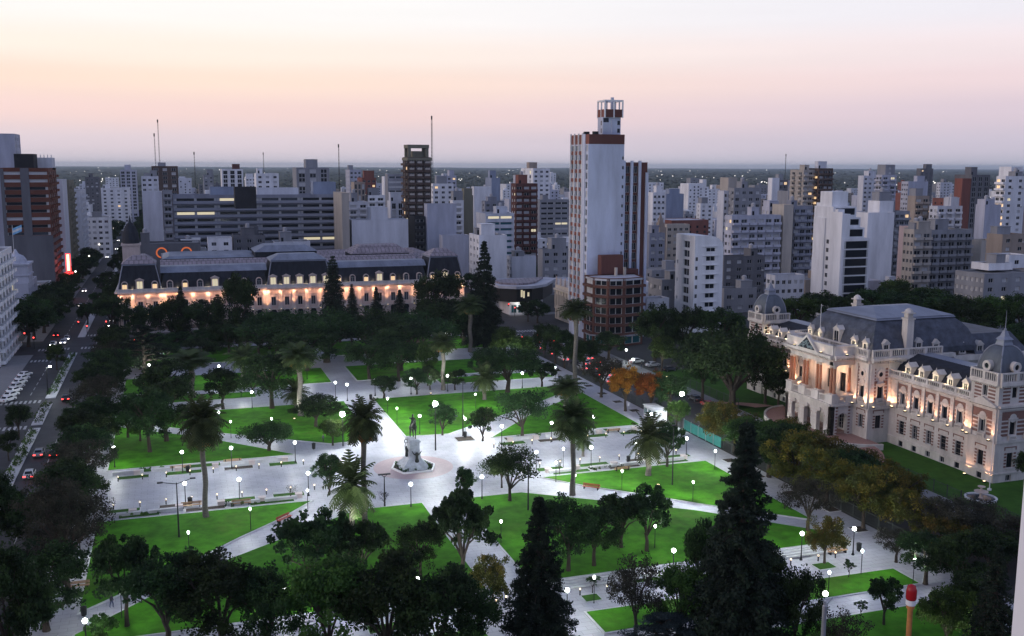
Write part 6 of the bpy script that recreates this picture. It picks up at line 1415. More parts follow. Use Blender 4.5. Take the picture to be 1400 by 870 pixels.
for bx, by, lb in ((343, 727, 'slim path lamp on the near left lawn by the diagonal path'), (259, 761, 'slim path lamp on the near left lawn, nearer one'), (543, 581, 'slim path lamp on the lawn left of the statue'), (530, 567, 'slim path lamp farther up the same lawn'), (850, 672, 'slim path lamp in the middle of the right lawn'), (947, 688, 'slim path lamp at the right of the right lawn'), (786, 678, 'slim path lamp right beside the tall dark palm'), (760, 660, 'slim path lamp by the planting strip right of the square'), (977, 643, 'slim path lamp on the right promenade'), (167, 848, 'slim path lamp by the bottom left path'), (1177, 788, 'slim path lamp on the right paved square'), (1132, 819, 'slim path lamp at the edge of the bottom right lawn'), (421, 700, 'slim path lamp at the near left strip'), (372, 596, 'slim path lamp near the flat topped tree'), (650, 560, 'slim path lamp on the upper right lawn'), (668, 588, 'slim path lamp right of the clipped tree'), (316, 600, 'slim path lamp by the left lawn path'), (895, 752, 'slim path lamp by the near right diagonal path'), (636, 596, 'slim path lamp behind the bright floodlight'), (812, 826, 'slim path lamp by the small grass square'), (1248, 800, 'slim path lamp at the right bottom path'), (470, 840, 'slim path lamp among bottom crowns'), (330, 545, 'slim path lamp on the upper left lawn'), (770, 640, 'slim path lamp left of the tall palm trunk'), (685, 745, 'slim path lamp by the near axis path')):
    p = at(bx, by); place(slimb if bx > 500 and 540 < by < 700 else slim, (p[0], p[1], .12), None, None, lb)
# tall floodlight columns
def column(label, x, y, h, arms, heads, power, aim=None, size=.35, bright=True):
    t = thing('floodlight_column', label, 'floodlight', (x, y, .1)); b = MB(); b.lathe([(.16, 0), (.14, .4), (.07, h)], 8)
    for a in arms: b.tube([(0, 0, h-.2), (a[0], a[1], h+.35)], .05, 5)
    b.build('post', m_darkmetal, t)
    for a in heads:
        q = MB(); q.ball((a[0], a[1], h+.3), size, 0, 10) if bright else q.box(a[0]-.4, a[0]+.4, a[1]-.25, a[1]+.25, h+.25, h+.38); q.build('head', m_flood if bright else m_darkmetal, t).visible_shadow = False
    if power: lamp_light('flood_light', t, (0, 0, h+.3), power, COOL, 'POINT', .5)
    return t
p = at(595, 553, 9.3); column('floodlight column with the brightest glaring head above the upper lawn', p[0], p[1], 9, [], [(0, 0)], 4200, size=.5)
p = at(468, 567, 6.5); column('shorter floodlight glaring at the left of the orange skirted palm', p[0], p[1], 6.2, [], [(0, 0)], 2600, size=.5)
p = at(931, 585); column('tall glaring lamp column by the right road fence', p[0], p[1], htop(p[0], p[1], 541), [], [(0, 0)], 2600, size=.46)
p = at(245, 737); column('tall unlit column with two long arms on the near left lawn', p[0], p[1], htop(p[0], p[1], 661), [(-2.3, -.3), (2.3, .5)], [(-2.3, -.3), (2.3, .5)], 0, bright=False)
p = at(526, 693); column('slim unlit column with three small heads by the monument square', p[0], p[1], htop(p[0], p[1], 652), [(-.6, 0), (.6, 0)], [(-.6, 0), (0, 0), (.6, 0)], 0, bright=False)
p = at(919, 665); column('tall thin unlit column on the right lawn', p[0], p[1], htop(p[0], p[1], 585), [], [(0, 0)], 0, bright=False)
p = at(722, 700); column('unlit column with two arms by the near diagonal path', p[0] if p[1] > 0 else 60, p[1], 8, [(-1.8, 0), (1.8, 0)], [(-1.8, 0), (1.8, 0)], 0, bright=False)
p = at(633, 597); column('tall thin unlit column behind the clipped tree', p[0], p[1], 11, [], [(0, 0)], 0, bright=False)
p = at(62, 540); column('single armed lamp column on the avenue median', p[0]+.6, p[1], 6.5, [(.8, 0)], [(.8, 0)], 900, size=.22)
# ground uplights that light palms and trees
def spot_up(x, y, label, power, col=(.92, 1, .9), tx=0, ty=R(-24)):
    t = thing('ground_floodlight', label, 'floodlight', (x, y, .2)); link('housing', fixture, t)
    lamp_light('beam', t, (0, 0, .45), power, col, 'SPOT', .2, (R(180)+ty, tx, 0), 120)
for px_, py_, lb in ((484, 738, 'ground floodlight under the brightly lit broad palm'), (402, 570, 'ground floodlight under the short bright palm'), (890, 658, 'ground floodlight under the lit drooping palm'), (663, 556, 'ground floodlight under the low lit palm'), (690, 676, 'ground floodlight under the lime lit tree'), (690, 500, 'ground floodlight under the pale lit round tree'), (716, 506, 'ground floodlight under the green lit promenade tree'), (925, 596, 'ground floodlight under the small tree by the bright lamp'), (338, 522, 'ground floodlight under the low young palm'), (586, 536, 'ground floodlight by the lit far tree'), (905, 514, 'ground floodlight under the tree strung with lights'), (1296, 900, 'ground floodlight under the grey green tree at bottom right'), (198, 524, 'ground floodlight under the layered cedar')):
    p = at(px_, py_); spot_up(p[0]-.3, p[1]-3.4, lb, 11000 if 'broad palm' in lb else 5200)
# small warm bollard lamps edging the broad walk
t = thing('bollard_lamp', 'x', 'bollard light'); b = MB(); b.lathe([(.09, 0), (.09, .75)], 8); p_ = b.build('post', m_darkmetal, t); b = MB(); b.lathe([(.1, .75), (.1, .92), (.06, .96)], 8); q_ = b.build('lens', m_warm, t)
bl_l = lamp_light('bollard_light', t, (0, 0, .6), 0, (1, .75, .45)); bpy.data.objects.remove(bl_l)
bol = proto(t, p_, q_); GB = 'warm bollard lamps edging the broad walk'
for x in [-11+4*i for i in range(9)]+[58+4*i for i in range(9)]:
    for y in (167.0, 182.2): place(bol, (x, y, .12), None, None, 'short black bollard with warm light on the edge of the broad walk', GB)
for x, y in ((30, 117.8), (36.5, 113.6), (38, 114.2), (47.8, 113.4), (51.5, 113.2), (79.5, 113.4), (84, 113.4), (87, 113.6), (70, 113.6)): place(bol, (x, y, .12), None, None, 'short warm lit bollard on the near paved terrace', 'warm bollards on the near terrace')

# ================================================================== MONUMENT
def skin(name, pts, edges, root=0, sub=2):
    """one continuous body grown round a skeleton: pts = [(x, y, z, radius)]"""
    me = bpy.data.meshes.new(name); me.from_pydata([p[:3] for p in pts], edges, []); o = bpy.data.objects.new(name, me); COL.objects.link(o)
    o.modifiers.new('s', 'SKIN'); sm = o.modifiers.new('u', 'SUBSURF'); sm.levels = sub; sm.render_levels = sub
    for i, v in enumerate(me.skin_vertices[0].data): v.radius = (pts[i][3], pts[i][3]) if len(pts[i]) == 4 else pts[i][3:5]; v.use_root = i == root
    dg = bpy.context.evaluated_depsgraph_get(); r = bpy.data.meshes.new_from_object(o.evaluated_get(dg)); bpy.data.objects.remove(o); r.name = name
    r.polygons.foreach_set('use_smooth', [True]*len(r.polygons)); return r
def withmat(me, m): me.materials.clear(); me.materials.append(m); return me
mo = thing('equestrian_monument', 'white stone monument with bronze horse and rider inside a pink paved circle', 'monument', (40, 174.5, .12))
b = MB(); m_mon = mat('monument_granite', (0.44, 0.47, 0.50), 0.7, 0.28, 1.2)
b.frus((-2.7, 2.7, -2.7, 2.7), (-2.5, 2.5, -2.5, 2.5), 0, .35); pr = [(2.35, 2.4, .35), (2.2, 2.25, .9), (1.6, 1.8, 1.4), (1.15, 1.5, 2.1), (.98, 1.35, 3.0), (.9, 1.3, 5.0)]
for (a, c, z), (a1, c1, z1) in zip(pr, pr[1:]): b.frus((-a, a, -c, c), (-a1, a1, -c1, c1), z, z1, 0, False)
b.frus((-1.1, 1.1, -1.55, 1.55), (-1.1, 1.1, -1.55, 1.55), 5.0, 5.25); b.frus((-.92, .92, -1.4, 1.4), (-.85, .85, -1.35, 1.35), 5.25, 5.5)
b.build('pedestal', m_mon, mo)
hp = [(0, .75, 1.95, .40), (0, 0, 1.92, .42), (0, -.75, 2.05, .38), (0, -1.1, 2.5, .26), (0, -1.35, 2.95, .19), (0, -1.72, 2.82, .14), (0, -1.95, 2.62, .10),
      (.24, .85, 1.6, .22), (.26, 1.05, 1.05, .13), (.26, .98, .55, .08), (.26, .88, .08, .09), (-.24, .85, 1.6, .22), (-.26, .75, 1.05, .13), (-.26, .95, .55, .08), (-.26, .82, .08, .09),
      (.22, -.8, 1.55, .17), (.23, -.85, 1.0, .10), (.23, -.8, .5, .07), (.23, -.86, .08, .08), (-.22, -.85, 1.55, .17), (-.23, -1.25, 1.2, .10), (-.23, -1.2, .75, .07), (-.23, -1.3, .55, .08),
      (0, 1.2, 1.95, .10), (0, 1.4, 1.5, .13), (0, 1.42, .9, .06), (.07, -1.32, 3.15, .04), (.1, -1.30, 3.28, .03)]
hs_ = skin('horse', hp, [(0, 1), (1, 2), (2, 3), (3, 4), (4, 5), (5, 6), (0, 7), (7, 8), (8, 9), (9, 10), (0, 11), (11, 12), (12, 13), (13, 14), (2, 15), (15, 16), (16, 17), (17, 18), (2, 19), (19, 20), (20, 21), (21, 22), (0, 23), (23, 24), (24, 25), (4, 26), (26, 27)])
link('horse', withmat(hs_, m_bronze), mo, (0, 0, 5.42), 0, (1.2, 1.1, 1.22))
rp_ = [(0, .05, 2.35, .22), (0, .05, 2.75, .24), (0, .02, 3.1, .22), (0, 0, 3.32, .09), (0, -.02, 3.52, .14), (0, -.02, 3.62, .15), (0, -.02, 3.8, .12),
       (.3, -.1, 2.3, .15), (.45, -.4, 1.85, .11), (.46, -.2, 1.4, .08), (.46, -.4, 1.3, .07), (-.3, -.1, 2.3, .15), (-.45, -.4, 1.85, .11), (-.46, -.2, 1.4, .08), (-.46, -.4, 1.3, .07),
       (.32, 0, 3.05, .10), (.42, -.25, 2.75, .08), (.2, -.55, 2.65, .06), (-.32, 0, 3.08, .10), (-.55, -.4, 3.25, .08), (-.6, -.85, 3.5, .06)]
link('rider', withmat(skin('rider', rp_, [(0, 1), (1, 2), (2, 3), (3, 4), (4, 5), (5, 6), (0, 7), (7, 8), (8, 9), (9, 10), (0, 11), (11, 12), (12, 13), (13, 14), (2, 15), (15, 16), (16, 17), (2, 18), (18, 19), (19, 20)]), m_bronze), mo, (0, 0, 5.42), 0, (1.2, 1.1, 1.22))
wg = skin('bronze_group', [(0, 0, .3, .3), (0, 0, 1.0, .3), (0, 0, 1.6, .24), (0, -.05, 1.95, .15), (.5, .1, 1.5, .12), (.9, .2, 2.1, .05), (-.5, .1, 1.5, .12), (-.9, .2, 2.2, .05), (.35, -.2, .2, .2), (-.35, -.2, .2, .2), (0, 0, .05, .3)], [(0, 1), (1, 2), (2, 3), (2, 4), (4, 5), (2, 6), (6, 7), (0, 8), (0, 9), (0, 10)])
link('bronze_group', withmat(wg, m_bronze), mo, (.3, -1.75, 1.35))
fg = skin('bronze_figure', [(0, 0, 0, .3), (0, 0, .8, .28), (0, 0, 1.5, .2), (0, 0, 1.9, .12), (0, 0, 2.1, .14), (-.2, 0, 1.6, .1), (-.25, 0, 2.2, .07), (-.1, 0, 2.7, .05), (.2, -.1, 1.5, .1), (.25, -.2, 1.0, .08)], [(0, 1), (1, 2), (2, 3), (3, 4), (2, 5), (5, 6), (6, 7), (2, 8), (8, 9)])
link('bronze_figure', withmat(fg, m_bronze), mo, (-1.35, -.5, 2.2))
w_ = MB()
for k in range(14):
    a0, a1 = 2*math.pi*k/14, 2*math.pi*(k+1)/14; w_.tube([(.34*math.cos(a0), 0, .34*math.sin(a0)), (.34*math.cos(a1), 0, .34*math.sin(a1))], .07, 5)
w_.build('wreath', m_bronze, mo, (-1.4, -.5, 5.2))
ed = MB(); hexo = [(4.1, 0), (2.7, 3.8), (-2.7, 3.8), (-4.1, 0), (-2.7, -3.8), (2.7, -3.8)]
for i in range(6):
    a, c = np.array(hexo[i]), np.array(hexo[(i+1) % 6]); ed.prism(ccw([tuple(a), tuple(c), tuple(c*.93), tuple(a*.93)]), 0, .32)
ed.build('kerb', m_white, mo); ed = MB(); ed.prism([tuple(np.array(p)*.94) for p in hexo], 0, .12); ed.build('planting_soil', m_soil, mo)

# ================================================================== STREET FURNITURE
def bench_proto(name, col):
    t = thing(name, 'x', 'bench'); s = MB()
    for k in range(4): s.box(-.95, .95, -.25+k*.13, -.15+k*.13, .42, .46)
    a = s.build('seat', col, t); s = MB()
    for k in range(3): s.box(-.95, .95, .27, .31, .55+k*.13, .65+k*.13)
    b_ = s.build('backrest', col, t); ks = [a, b_]
    for x in (-.75, .75): s = MB(); s.box(x-.04, x+.04, -.22, .26, 0, .42); s.box(x-.04, x+.04, .31, .36, 0, .9); ks.append(s.build('leg', m_darkmetal, t))
    return proto(t, *ks)
m_wood = mat('bench_wood', (0.42, 0.26, 0.15), .7, .25, 2.0); m_redb = mat('bench_red', (0.42, 0.08, 0.05), .6, .15, 1.0)
wb = bench_proto('park_bench', m_wood); rb_ = bench_proto('park_bench', m_redb)
for bx, by, lb, sc in ((247, 643, 'wooden bench under the globe lamp on the far side of the broad walk', 1.9), (262, 695, 'wooden bench beside the bin on the near side of the broad walk', 1.7), (318, 634, 'pale wooden bench right of the tall palm, far side', 1.7), (330, 692, 'wooden bench right of the tall palm, near side', 1.6), (1145, 758, 'wooden bench by the right paved square', 1.7), (627, 825, 'wooden bench by the terrace steps', 1.3), (108, 806, 'wooden bench by the bottom left pavement', 1.4), (838, 592, 'wooden bench on the right far strip of the broad walk', 1.6), (850, 645, 'wooden bench on the right near strip of the broad walk', 1.6)):
    p = at(bx, by); place(wb, (p[0], p[1], .12), 0 if by > 660 else math.pi, (sc, 1.2, 1), lb)
for bx, by, lb, a in ((389, 713, 'red bench on the left diagonal path edge', .75), (808, 670, 'red bench on the right diagonal path edge', -.7)):
    p = at(bx, by); place(rb_, (p[0], p[1], .12), a, (1.6, 1.2, 1), lb)
t = thing('stone_block', 'x', 'stone seat'); b = MB(); b.box(-.55, .55, -.45, .45, 0, .1); b.box(-.5, .5, -.4, .4, .1, .62); b.box(-.6, .6, -.5, .5, .62, .75); k_ = b.build('block', mat('pale_pink_stone', (0.56, 0.48, 0.46), .75, .15, 1.0), t); sb_ = proto(t, k_)
for x in (-8, -1, 5.5, 12, 18, 62.5, 68, 75.5, 82, 90):
    for y in (163.9, 185.6): place(sb_, (x, y, .12), None, None, 'pale pink stone seat block in the planting strips of the broad walk', 'stone seat blocks along the broad walk')
t = thing('low_wall', 'x', 'low wall'); b = MB(); b.box(-2.6, 2.6, -.3, .3, 0, .5); b.box(-2.65, 2.65, -.36, .36, .5, .58); k_ = b.build('wall', m_kerb, t); lw_ = proto(t, k_)
for x in (-9.5, -3, 9, 15, 65, 73, 79, 87):
    for y in (163.2, 186.3): place(lw_, (x, y, .12), None, None, 'low pale stone wall in the planting strips of the broad walk', 'low walls along the broad walk')
t = thing('long_stone_bench', 'x', 'stone bench'); b = MB(); b.box(-5.5, 5.5, -.22, .22, .3, .45)
for x in (-5, 0, 5): b.box(x-.15, x+.15, -.18, .18, 0, .3)
k_ = b.build('slab', m_kerb, t); lsb = proto(t, k_)
for x0 in (8.5, 27, 31, 51, 60, 84):
    for k in range(4): place(lsb, (x0, 115.2+k*.9, .12), None, None, 'long pale stone bench in the stepped rows of the near terrace', 'stepped stone benches of the near terrace')
t = thing('litter_bin', 'x', 'bin'); b = MB(); b.lathe([(.2, .15), (.26, .2), (.3, 1.0), (.3, 1.05)], 10); k1 = b.build('bin', m_darkmetal, t); b = MB(); b.lathe([(.32, 1.05), (.32, 1.1), (.1, 1.2)], 10); b.box(-.04, .04, -.04, .04, 0, .2); k2 = b.build('lid', m_darkmetal, t); bin_ = proto(t, k1, k2)
for bx, by, lb in ((260, 692, 'black litter bin right of a globe lamp on the near side of the broad walk'), (257, 648, 'black litter bin by the wooden bench on the far side'), (859, 634, 'black litter bin left of the globe lamp by the lit palm'), (429, 616, 'black litter bin at the left entrance of the monument square'), (507, 548, 'black litter bin at the corner of the upper lawn'), (115, 845, 'black litter bin at the bottom left path corner'), (1174, 756, 'black litter bin beside the right globe lamp'), (636, 600, 'black litter bin by the tree bed behind the monument')):
    p = at(bx, by); place(bin_, (p[0], p[1], .12), None, (1.25, 1.25, 1.2), lb)
# people
m_cl = [mat('cloth_dark', (0.03, 0.03, 0.04), .9, .2, 3), mat('cloth_blue', (0.05, 0.07, 0.14), .9, .2, 3), mat('cloth_grey', (0.15, 0.15, 0.16), .9, .2, 3)]; m_skin = mat('skin', (0.45, 0.28, 0.21), .7, 0); m_hair = mat('hair', (0.03, 0.02, 0.015), .8, 0)
def person(x, y, label, rz, ci, z=.12):
    t = thing('person', label, 'person', (x, y, z), rz)
    P = [(0, 0, .95, .14), (0, .01, 1.2, .14), (0, .0, 1.42, .13), (0, 0, 1.52, .055), (0, -.01, 1.6, .085), (0, -.01, 1.68, .095), (0, 0, 1.75, .07), (.1, 0, .86, .10), (.11, -.14, .48, .065), (.11, -.1, .08, .05), (.11, -.25, .04, .04), (-.1, 0, .86, .10), (-.11, .12, .48, .065), (-.11, .22, .1, .05), (-.11, .08, .04, .04),
         (.2, 0, 1.4, .06), (.25, .05, 1.12, .045), (.24, -.1, .88, .035), (.23, -.15, .8, .03), (-.2, 0, 1.4, .06), (-.25, -.02, 1.12, .045), (-.24, -.12, .88, .035), (-.23, -.17, .8, .03)]
    me = skin('body', P, [(0, 1), (1, 2), (2, 3), (3, 4), (4, 5), (5, 6), (0, 7), (7, 8), (8, 9), (9, 10), (0, 11), (11, 12), (12, 13), (13, 14), (2, 15), (15, 16), (16, 17), (17, 18), (2, 19), (19, 20), (20, 21), (21, 22)], 0, 1)
    me.materials.clear(); me.materials.append(m_cl[ci]); me.materials.append(m_skin); me.materials.append(m_cl[(ci+1) % 3])
    for q in me.polygons: z_ = q.center[2]; x_ = abs(q.center[0]); q.material_index = 1 if z_ > 1.52 or (x_ > .2 and z_ < .87) else 2 if z_ < .93 else 0
    link('body', me, t); h = MB(); h.lathe([(.02, 1.80), (.09, 1.77), (.105, 1.70), (.1, 1.66)], 8, (0, .015)); h.build('hair', m_hair, t)
p = at(764, 522); person(p[0], p[1], 'person in dark clothes standing on the far right promenade', .4, 0)
p = at(164, 586); person(p[0], p[1], 'person in blue walking on the left cross path', 1.2, 1)
p = at(442, 606); person(p[0], p[1], 'person in grey walking at the left of the monument square', -1.0, 2)
p = at(877, 505); person(p[0], p[1], 'person in dark clothes on the right road pavement by parked cars', 2.0, 0)
p = at(153, 832); person(p[0], p[1], 'person in dark clothes on the bottom left path', .8, 0)
# ================================================================== VEHICLES
def car_mesh(paint):
    prof = [(-2.1, .45), (-2.12, .75), (-1.9, .92), (-1.55, .98), (-1.0, 1.38), (-.2, 1.46), (.6, 1.40), (1.2, 1.0), (1.75, .92), (2.08, .8), (2.12, .5), (2.0, .28), (-2.0, .28)]
    t = thing('car', 'x', 'car'); b = MB(); n = len(prof)
    def ringp(y, k, z_in): return [(x*k, y, z if z < 1.0 else 1.0+(z-1.0)*z_in) for x, z in prof]
    rings = [ringp(-.86, .985, 0), ringp(-.8, 1, .0) if False else ringp(-.88, 1, 0.0), [(x, -.86 if z < 1 else -.68, z) for x, z in prof], [(x, .86 if z < 1 else .68, z) for x, z in prof]]
    L0 = [(x, -.86 if z < 1 else -.66, z) for x, z in prof]; R0 = [(x, .86 if z < 1 else .66, z) for x, z in prof]
    b.add(L0+R0, [tuple(range(n))[::-1], tuple(range(n, 2*n))]+[(i, (i+1) % n, n+(i+1) % n, n+i) for i in range(n)])
    me = b.mesh('body', [paint]); body = link('body', me, t)
    bv = body.modifiers.new('b', 'BEVEL'); bv.width = .07; bv.segments = 2
    dg = bpy.context.evaluated_depsgraph_get(); m2 = bpy.data.meshes.new_from_object(body.evaluated_get(dg)); body.modifiers.clear(); body.data = m2
    ks = [body]; g_ = MB()
    g_.quad((1.16, -.60, 1.035), (1.16, .60, 1.035), (.66, .56, 1.385), (.66, -.56, 1.385)); g_.v = [(x+.02, y, z+.015) for x, y, z in g_.v]; ks.append(g_.build('windscreen', m_glass, t))
    g_ = MB(); g_.quad((-1.5, .58, 1.03), (-1.5, -.58, 1.03), (-1.04, -.56, 1.37), (-1.04, .56, 1.37)); g_.v = [(x-.02, y, z+.015) for x, y, z in g_.v]; ks.append(g_.build('rear_window', m_glass, t))
    for s in (-1, 1):
        g_ = MB(); q = [(-1.3, s*.815, 1.04), (.95, s*.815, 1.04), (.52, s*.70, 1.35), (-.92, s*.70, 1.35)]; g_.quad(*(q if s < 0 else q[::-1])); g_.v = [(x, y+s*.012, z) for x, y, z in g_.v]; ks.append(g_.build('side_window', m_glass, t))
        for x in (-1.3, 1.3):
            w = MB(); w.tube([(x, s*.66, .32), (x, s*.885, .32)], .32, 12, 0); w.tube([(x, s*.885, .32), (x, s*.895, .32)], .18, 10, 1); ks.append(w.build('wheel', [m_darkmetal, m_steel], t))
    return t, ks
def lights_on(t, ks, red, front):
    for s in (-1, 1):
        q = MB(); q.box(-2.16, -2.05, s*.62-.2, s*.62+.2, .66, .82); ks.append(q.build('tail_light', m_red if red else mat('red_lens', (.2, .01, .01), .3, 0), t))
        q = MB(); q.box(2.03, 2.15, s*.6-.2, s*.6+.2, .62, .76); ks.append(q.build('headlight', m_head if front else m_frame, t))
P_ = {k: mat('car_'+k, c, .25, 0, spec=.6) for k, c in dict(white=(.75, .75, .75), grey=(.2, .2, .21), dark=(.02, .02, .025), red=(.3, .02, .02), silver=(.45, .46, .48)).items()}
CARS = {}
for k in P_:
    for on in ((0, 0), (1, 0), (0, 1)):
        if on[0] + on[1] and k in ('red',): continue
        t, ks = car_mesh(P_[k]); lights_on(t, ks, *on); CARS[(k, on)] = proto(t, *ks)
def car(k, on, x, y, rz, lb, group=None): return place(CARS[(k, on)], (x, y, .02), rz, None, lb, group)
for i in range(7): car('white' if i != 3 else 'silver', (0, 0), -38.3, 254.5+i*4.9, R(60), 'white car parked at an angle in the row on the left of the avenue' if i != 3 else 'silver car parked at an angle in the middle of the white row', 'white cars parked at an angle on the avenue' if i != 3 else None)
car('white', (0, 1), -36.2, 331, R(-90), 'white car with headlights on waiting at the left crossing'); car('white', (0, 1), -33.6, 334, R(-90), 'white van like car beside the waiting car'); car('silver', (0, 1), -33.2, 341, R(-90), 'silver car queued behind the waiting cars'); car('dark', (1, 0), -37, 349, R(90), 'dark car with red tail lights under the avenue trees')
for i, (x, y, k) in enumerate(((-25.5, 252, 'red'), (-26.0, 204, 'grey'), (-23.2, 203, 'dark'), (-26.0, 190, 'silver'), (-22.8, 226, 'grey'), (-25.8, 176, 'dark'))):
    car('dark' if k == 'red' else k, (1, 0), x, y, R(90), ('dark car with red tail lights beside the median, farthest of the moving ones', 'grey car with red tail lights beside the median', 'dark car with red tail lights in the right lane of the avenue', 'silver car with red tail lights nearer on the avenue', 'grey car with red tail lights by the plaza trees', 'dark car with red tail lights at the left edge')[i])
for i, y in enumerate((420, 470, 520, 640, 700, 780)): car('white', (0, 1), -35+(i % 2)*-2.5, y, R(-90), 'white car with headlights coming down the distant avenue', 'oncoming cars on the distant avenue')
for i, y in enumerate((365, 376)): car('grey', (0, 1), -21.5, y, R(-90), 'grey car with headlights at the right of the avenue beyond the crossing', 'grey cars beyond the crossing')
for i, (x, y, k) in enumerate(((-20.5, 325, 'dark'), (-15, 331, 'grey'))): car(k, (1, 0), x, y, R(180), ('dark car with tail lights crossing before the palace', 'grey car with tail lights crossing before the palace')[i])
i = 0
for y in (230, 238, 246, 253, 261, 270, 279, 290, 301):
    for x in (104, 107.6, 111.3):
        i += 1
        if i % 4 == 2: continue
        car(('grey', 'white', 'dark', 'silver')[i % 4], (1, 0), x, y+(i*37 % 5)*.5, R(90), 'car with red tail lights queuing on the right road', 'cars queuing on the right road')
for i, (x, y, k, lb) in enumerate(((122.4, 252, 'white', 'white car parked side on beyond the right road'), (124.5, 246, 'silver', 'silver car parked behind the white one'), (126, 239, 'dark', 'dark car parked behind the silver one'))): car(k, (0, 0), x, y, R(10), lb)
for i, (x, y, k, lb) in enumerate(((115.6, 206, 'dark', 'dark car parked at the kerb by the bright tall lamp'), (115.6, 200, 'red', 'dark red car parked at the far kerb of the right road'), (115.6, 194.5, 'dark', 'black car parked next to the dark red one'), (115.6, 189, 'white', 'white car parked after the black one'))): car(k, (0, 0), x, y, R(90), lb)
# traffic lights
t = thing('traffic_light', 'x', 'traffic light'); b = MB(); b.lathe([(.09, 0), (.06, 4.4)], 8); b.tube([(0, 0, 4.3), (-2.4, 0, 4.6)], .045, 6); k1 = b.build('post', m_darkmetal, t); b = MB(); b.box(-2.6, -2.2, -.15, .15, 4.0, 5.1); b.box(-.2, .2, -.15, .15, 2.6, 3.6); k2 = b.build('signal_box', m_darkmetal, t); b = MB(); b.ball((-2.4, -.17, 4.85), .2, 0, 8); b.ball((0, -.17, 3.38), .2, 0, 8); k3 = b.build('red_lens', m_red, t); tl = proto(t, k1, k2, k3)
for x, y, lb in ((-19.2, 344, 'traffic light showing red at the far left corner of the plaza'), (-27.6, 346, 'traffic light showing red on the avenue median'), (117.8, 345, 'traffic light showing red by the corner shop'), (-41, 327, 'traffic light showing red on the left pavement'), (100.5, 316, 'traffic light showing red at the far right plaza corner')): place(tl, (x, y, .1), None, None, lb)
# ================================================================== FENCES
m_mesh = mat('fence_bars', (0.05, 0.06, 0.055), .6, .2, 2.0); m_tealp = mat('teal_hoarding', (0.03, 0.2, 0.18), .5, .2, .8)
def fence(label, x0, y0, x1, y1, h, step=.22, postd=3.0, m=m_mesh):
    t = thing('fence', label, 'fence', (x0, y0, .1)); L_ = math.hypot(x1-x0, y1-y0); f_ = Frame((0, 0), ((x1-x0)/L_, (y1-y0)/L_)); b = MB()
    for z in (.15, h-.15): b.fbox(f_, 0, L_, -.025, .025, z-.03, z+.03)
    for k in range(int(L_/step)): b.fbox(f_, k*step, k*step+.03, -.012, .012, .1, h)
    b.build('railing', m, t); n = int(L_/postd)
    for k in range(n+1): q = MB(); q.fbox(f_, k*L_/n-.06, k*L_/n+.06, -.06, .06, 0, h+.1); q.build('post', m, t)
fence('dark railing between the promenade and the right road, far stretch', 100.4, 300, 100.4, 200, 2.0); fence('dark railing between the promenade and the right road, near stretch', 100.4, 167, 100.4, 112, 2.0)
fence('dark garden railing before the legislature', 121.3, 196, 121.3, 222, 2.2, .3); fence('dark garden railing right of the entrance drive', 121.3, 152, 121.3, 105, 2.2, .3)
ho = thing('hoarding', 'teal hoarding panels along the promenade by the bright tall lamp', 'hoarding', (100.3, 183, .1))
for k in range(5):
    q = MB(); q.box(-.05, .05, -2.9-k*3.05, -.1-k*3.05, .15, 2.2); q.build('panel', m_tealp, ho); q = MB(); q.box(-.08, .08, -.08-k*3.05, .06-k*3.05, 0, 2.4); q.build('post', m_steel, ho)
kb_ = thing('kiosk', 'small pale grey kiosk box by the fence and bright lamp', 'kiosk', (98.6, 193, .1)); q = MB(); q.box(-1.3, 1.3, -3, 3, 0, 2.6); q.box(-1.5, 1.5, -3.2, 3.2, 2.6, 2.75); q.build('walls', WALL['pale'], kb_)
for k in range(3): link('window', WIN['t'], kb_, (-1.32, -2+k*2, 1.5), -math.pi/2, (1.4, 1, 1.4))
f = thing('fountain', 'small round white fountain on the legislature lawn', 'fountain', (126.3, 127.8, .06)); b = MB(); b.lathe([(2.5, 0), (2.6, .35), (2.3, .4), (2.25, .15)], 24); b.build('basin', m_white, f); b = MB(); b.lathe([(.5, .1), (.25, .4), (.2, 1.0), (1.1, 1.25), (1.15, 1.35), (.2, 1.35), (.15, 1.9), (.6, 2.1), (.62, 2.2), (.1, 2.25)], 14); b.build('bowl', m_stone2, f)
b = MB(); b.lathe([(2.2, .2), (.5, .205)], 24); b.build('water', m_glass2, f)
fp_ = thing('flagpole', 'thin white flagpole before the right corner pavilion', 'flagpole', (131.2, 131, .06)); b = MB(); b.lathe([(.35, 0), (.35, .3), (.08, .32), (.04, 11)], 8); b.build('pole', m_white, fp_)
# flag on the corner turret at left
fg_ = thing('flag', 'small light blue and white flag flying above the left corner house', 'flag', (xat(18, 366, 30), 366, hO+17)); b = MB(); b.tube([(0, 0, -6.2), (0, 0, 3.6)], .07, 6); b.build('pole', m_white, fg_); m_sky = mat('flag_blue', (.22, .48, .72), .8, .05, 1)
for j, mm in enumerate((m_sky, m_white, m_sky)):
    b = MB()
    for k in range(5):
        u0, u1 = k*.7, (k+1)*.7; z0, z1 = 1.2+j*.72, 1.2+j*.72+.72; dz = lambda u: -.5*u+.0; dy = lambda u: .25*math.sin(u*2)
        b.quad((-u0*.8 if False else u0*.8, dy(u0), z0+u0*.35-.9), (u1*.8, dy(u1), z0+u1*.35-.9), (u1*.8, dy(u1), z1+u1*.35-.9), (u0*.8, dy(u0), z1+u0*.35-.9))
    b.build('stripe', mm, fg_)
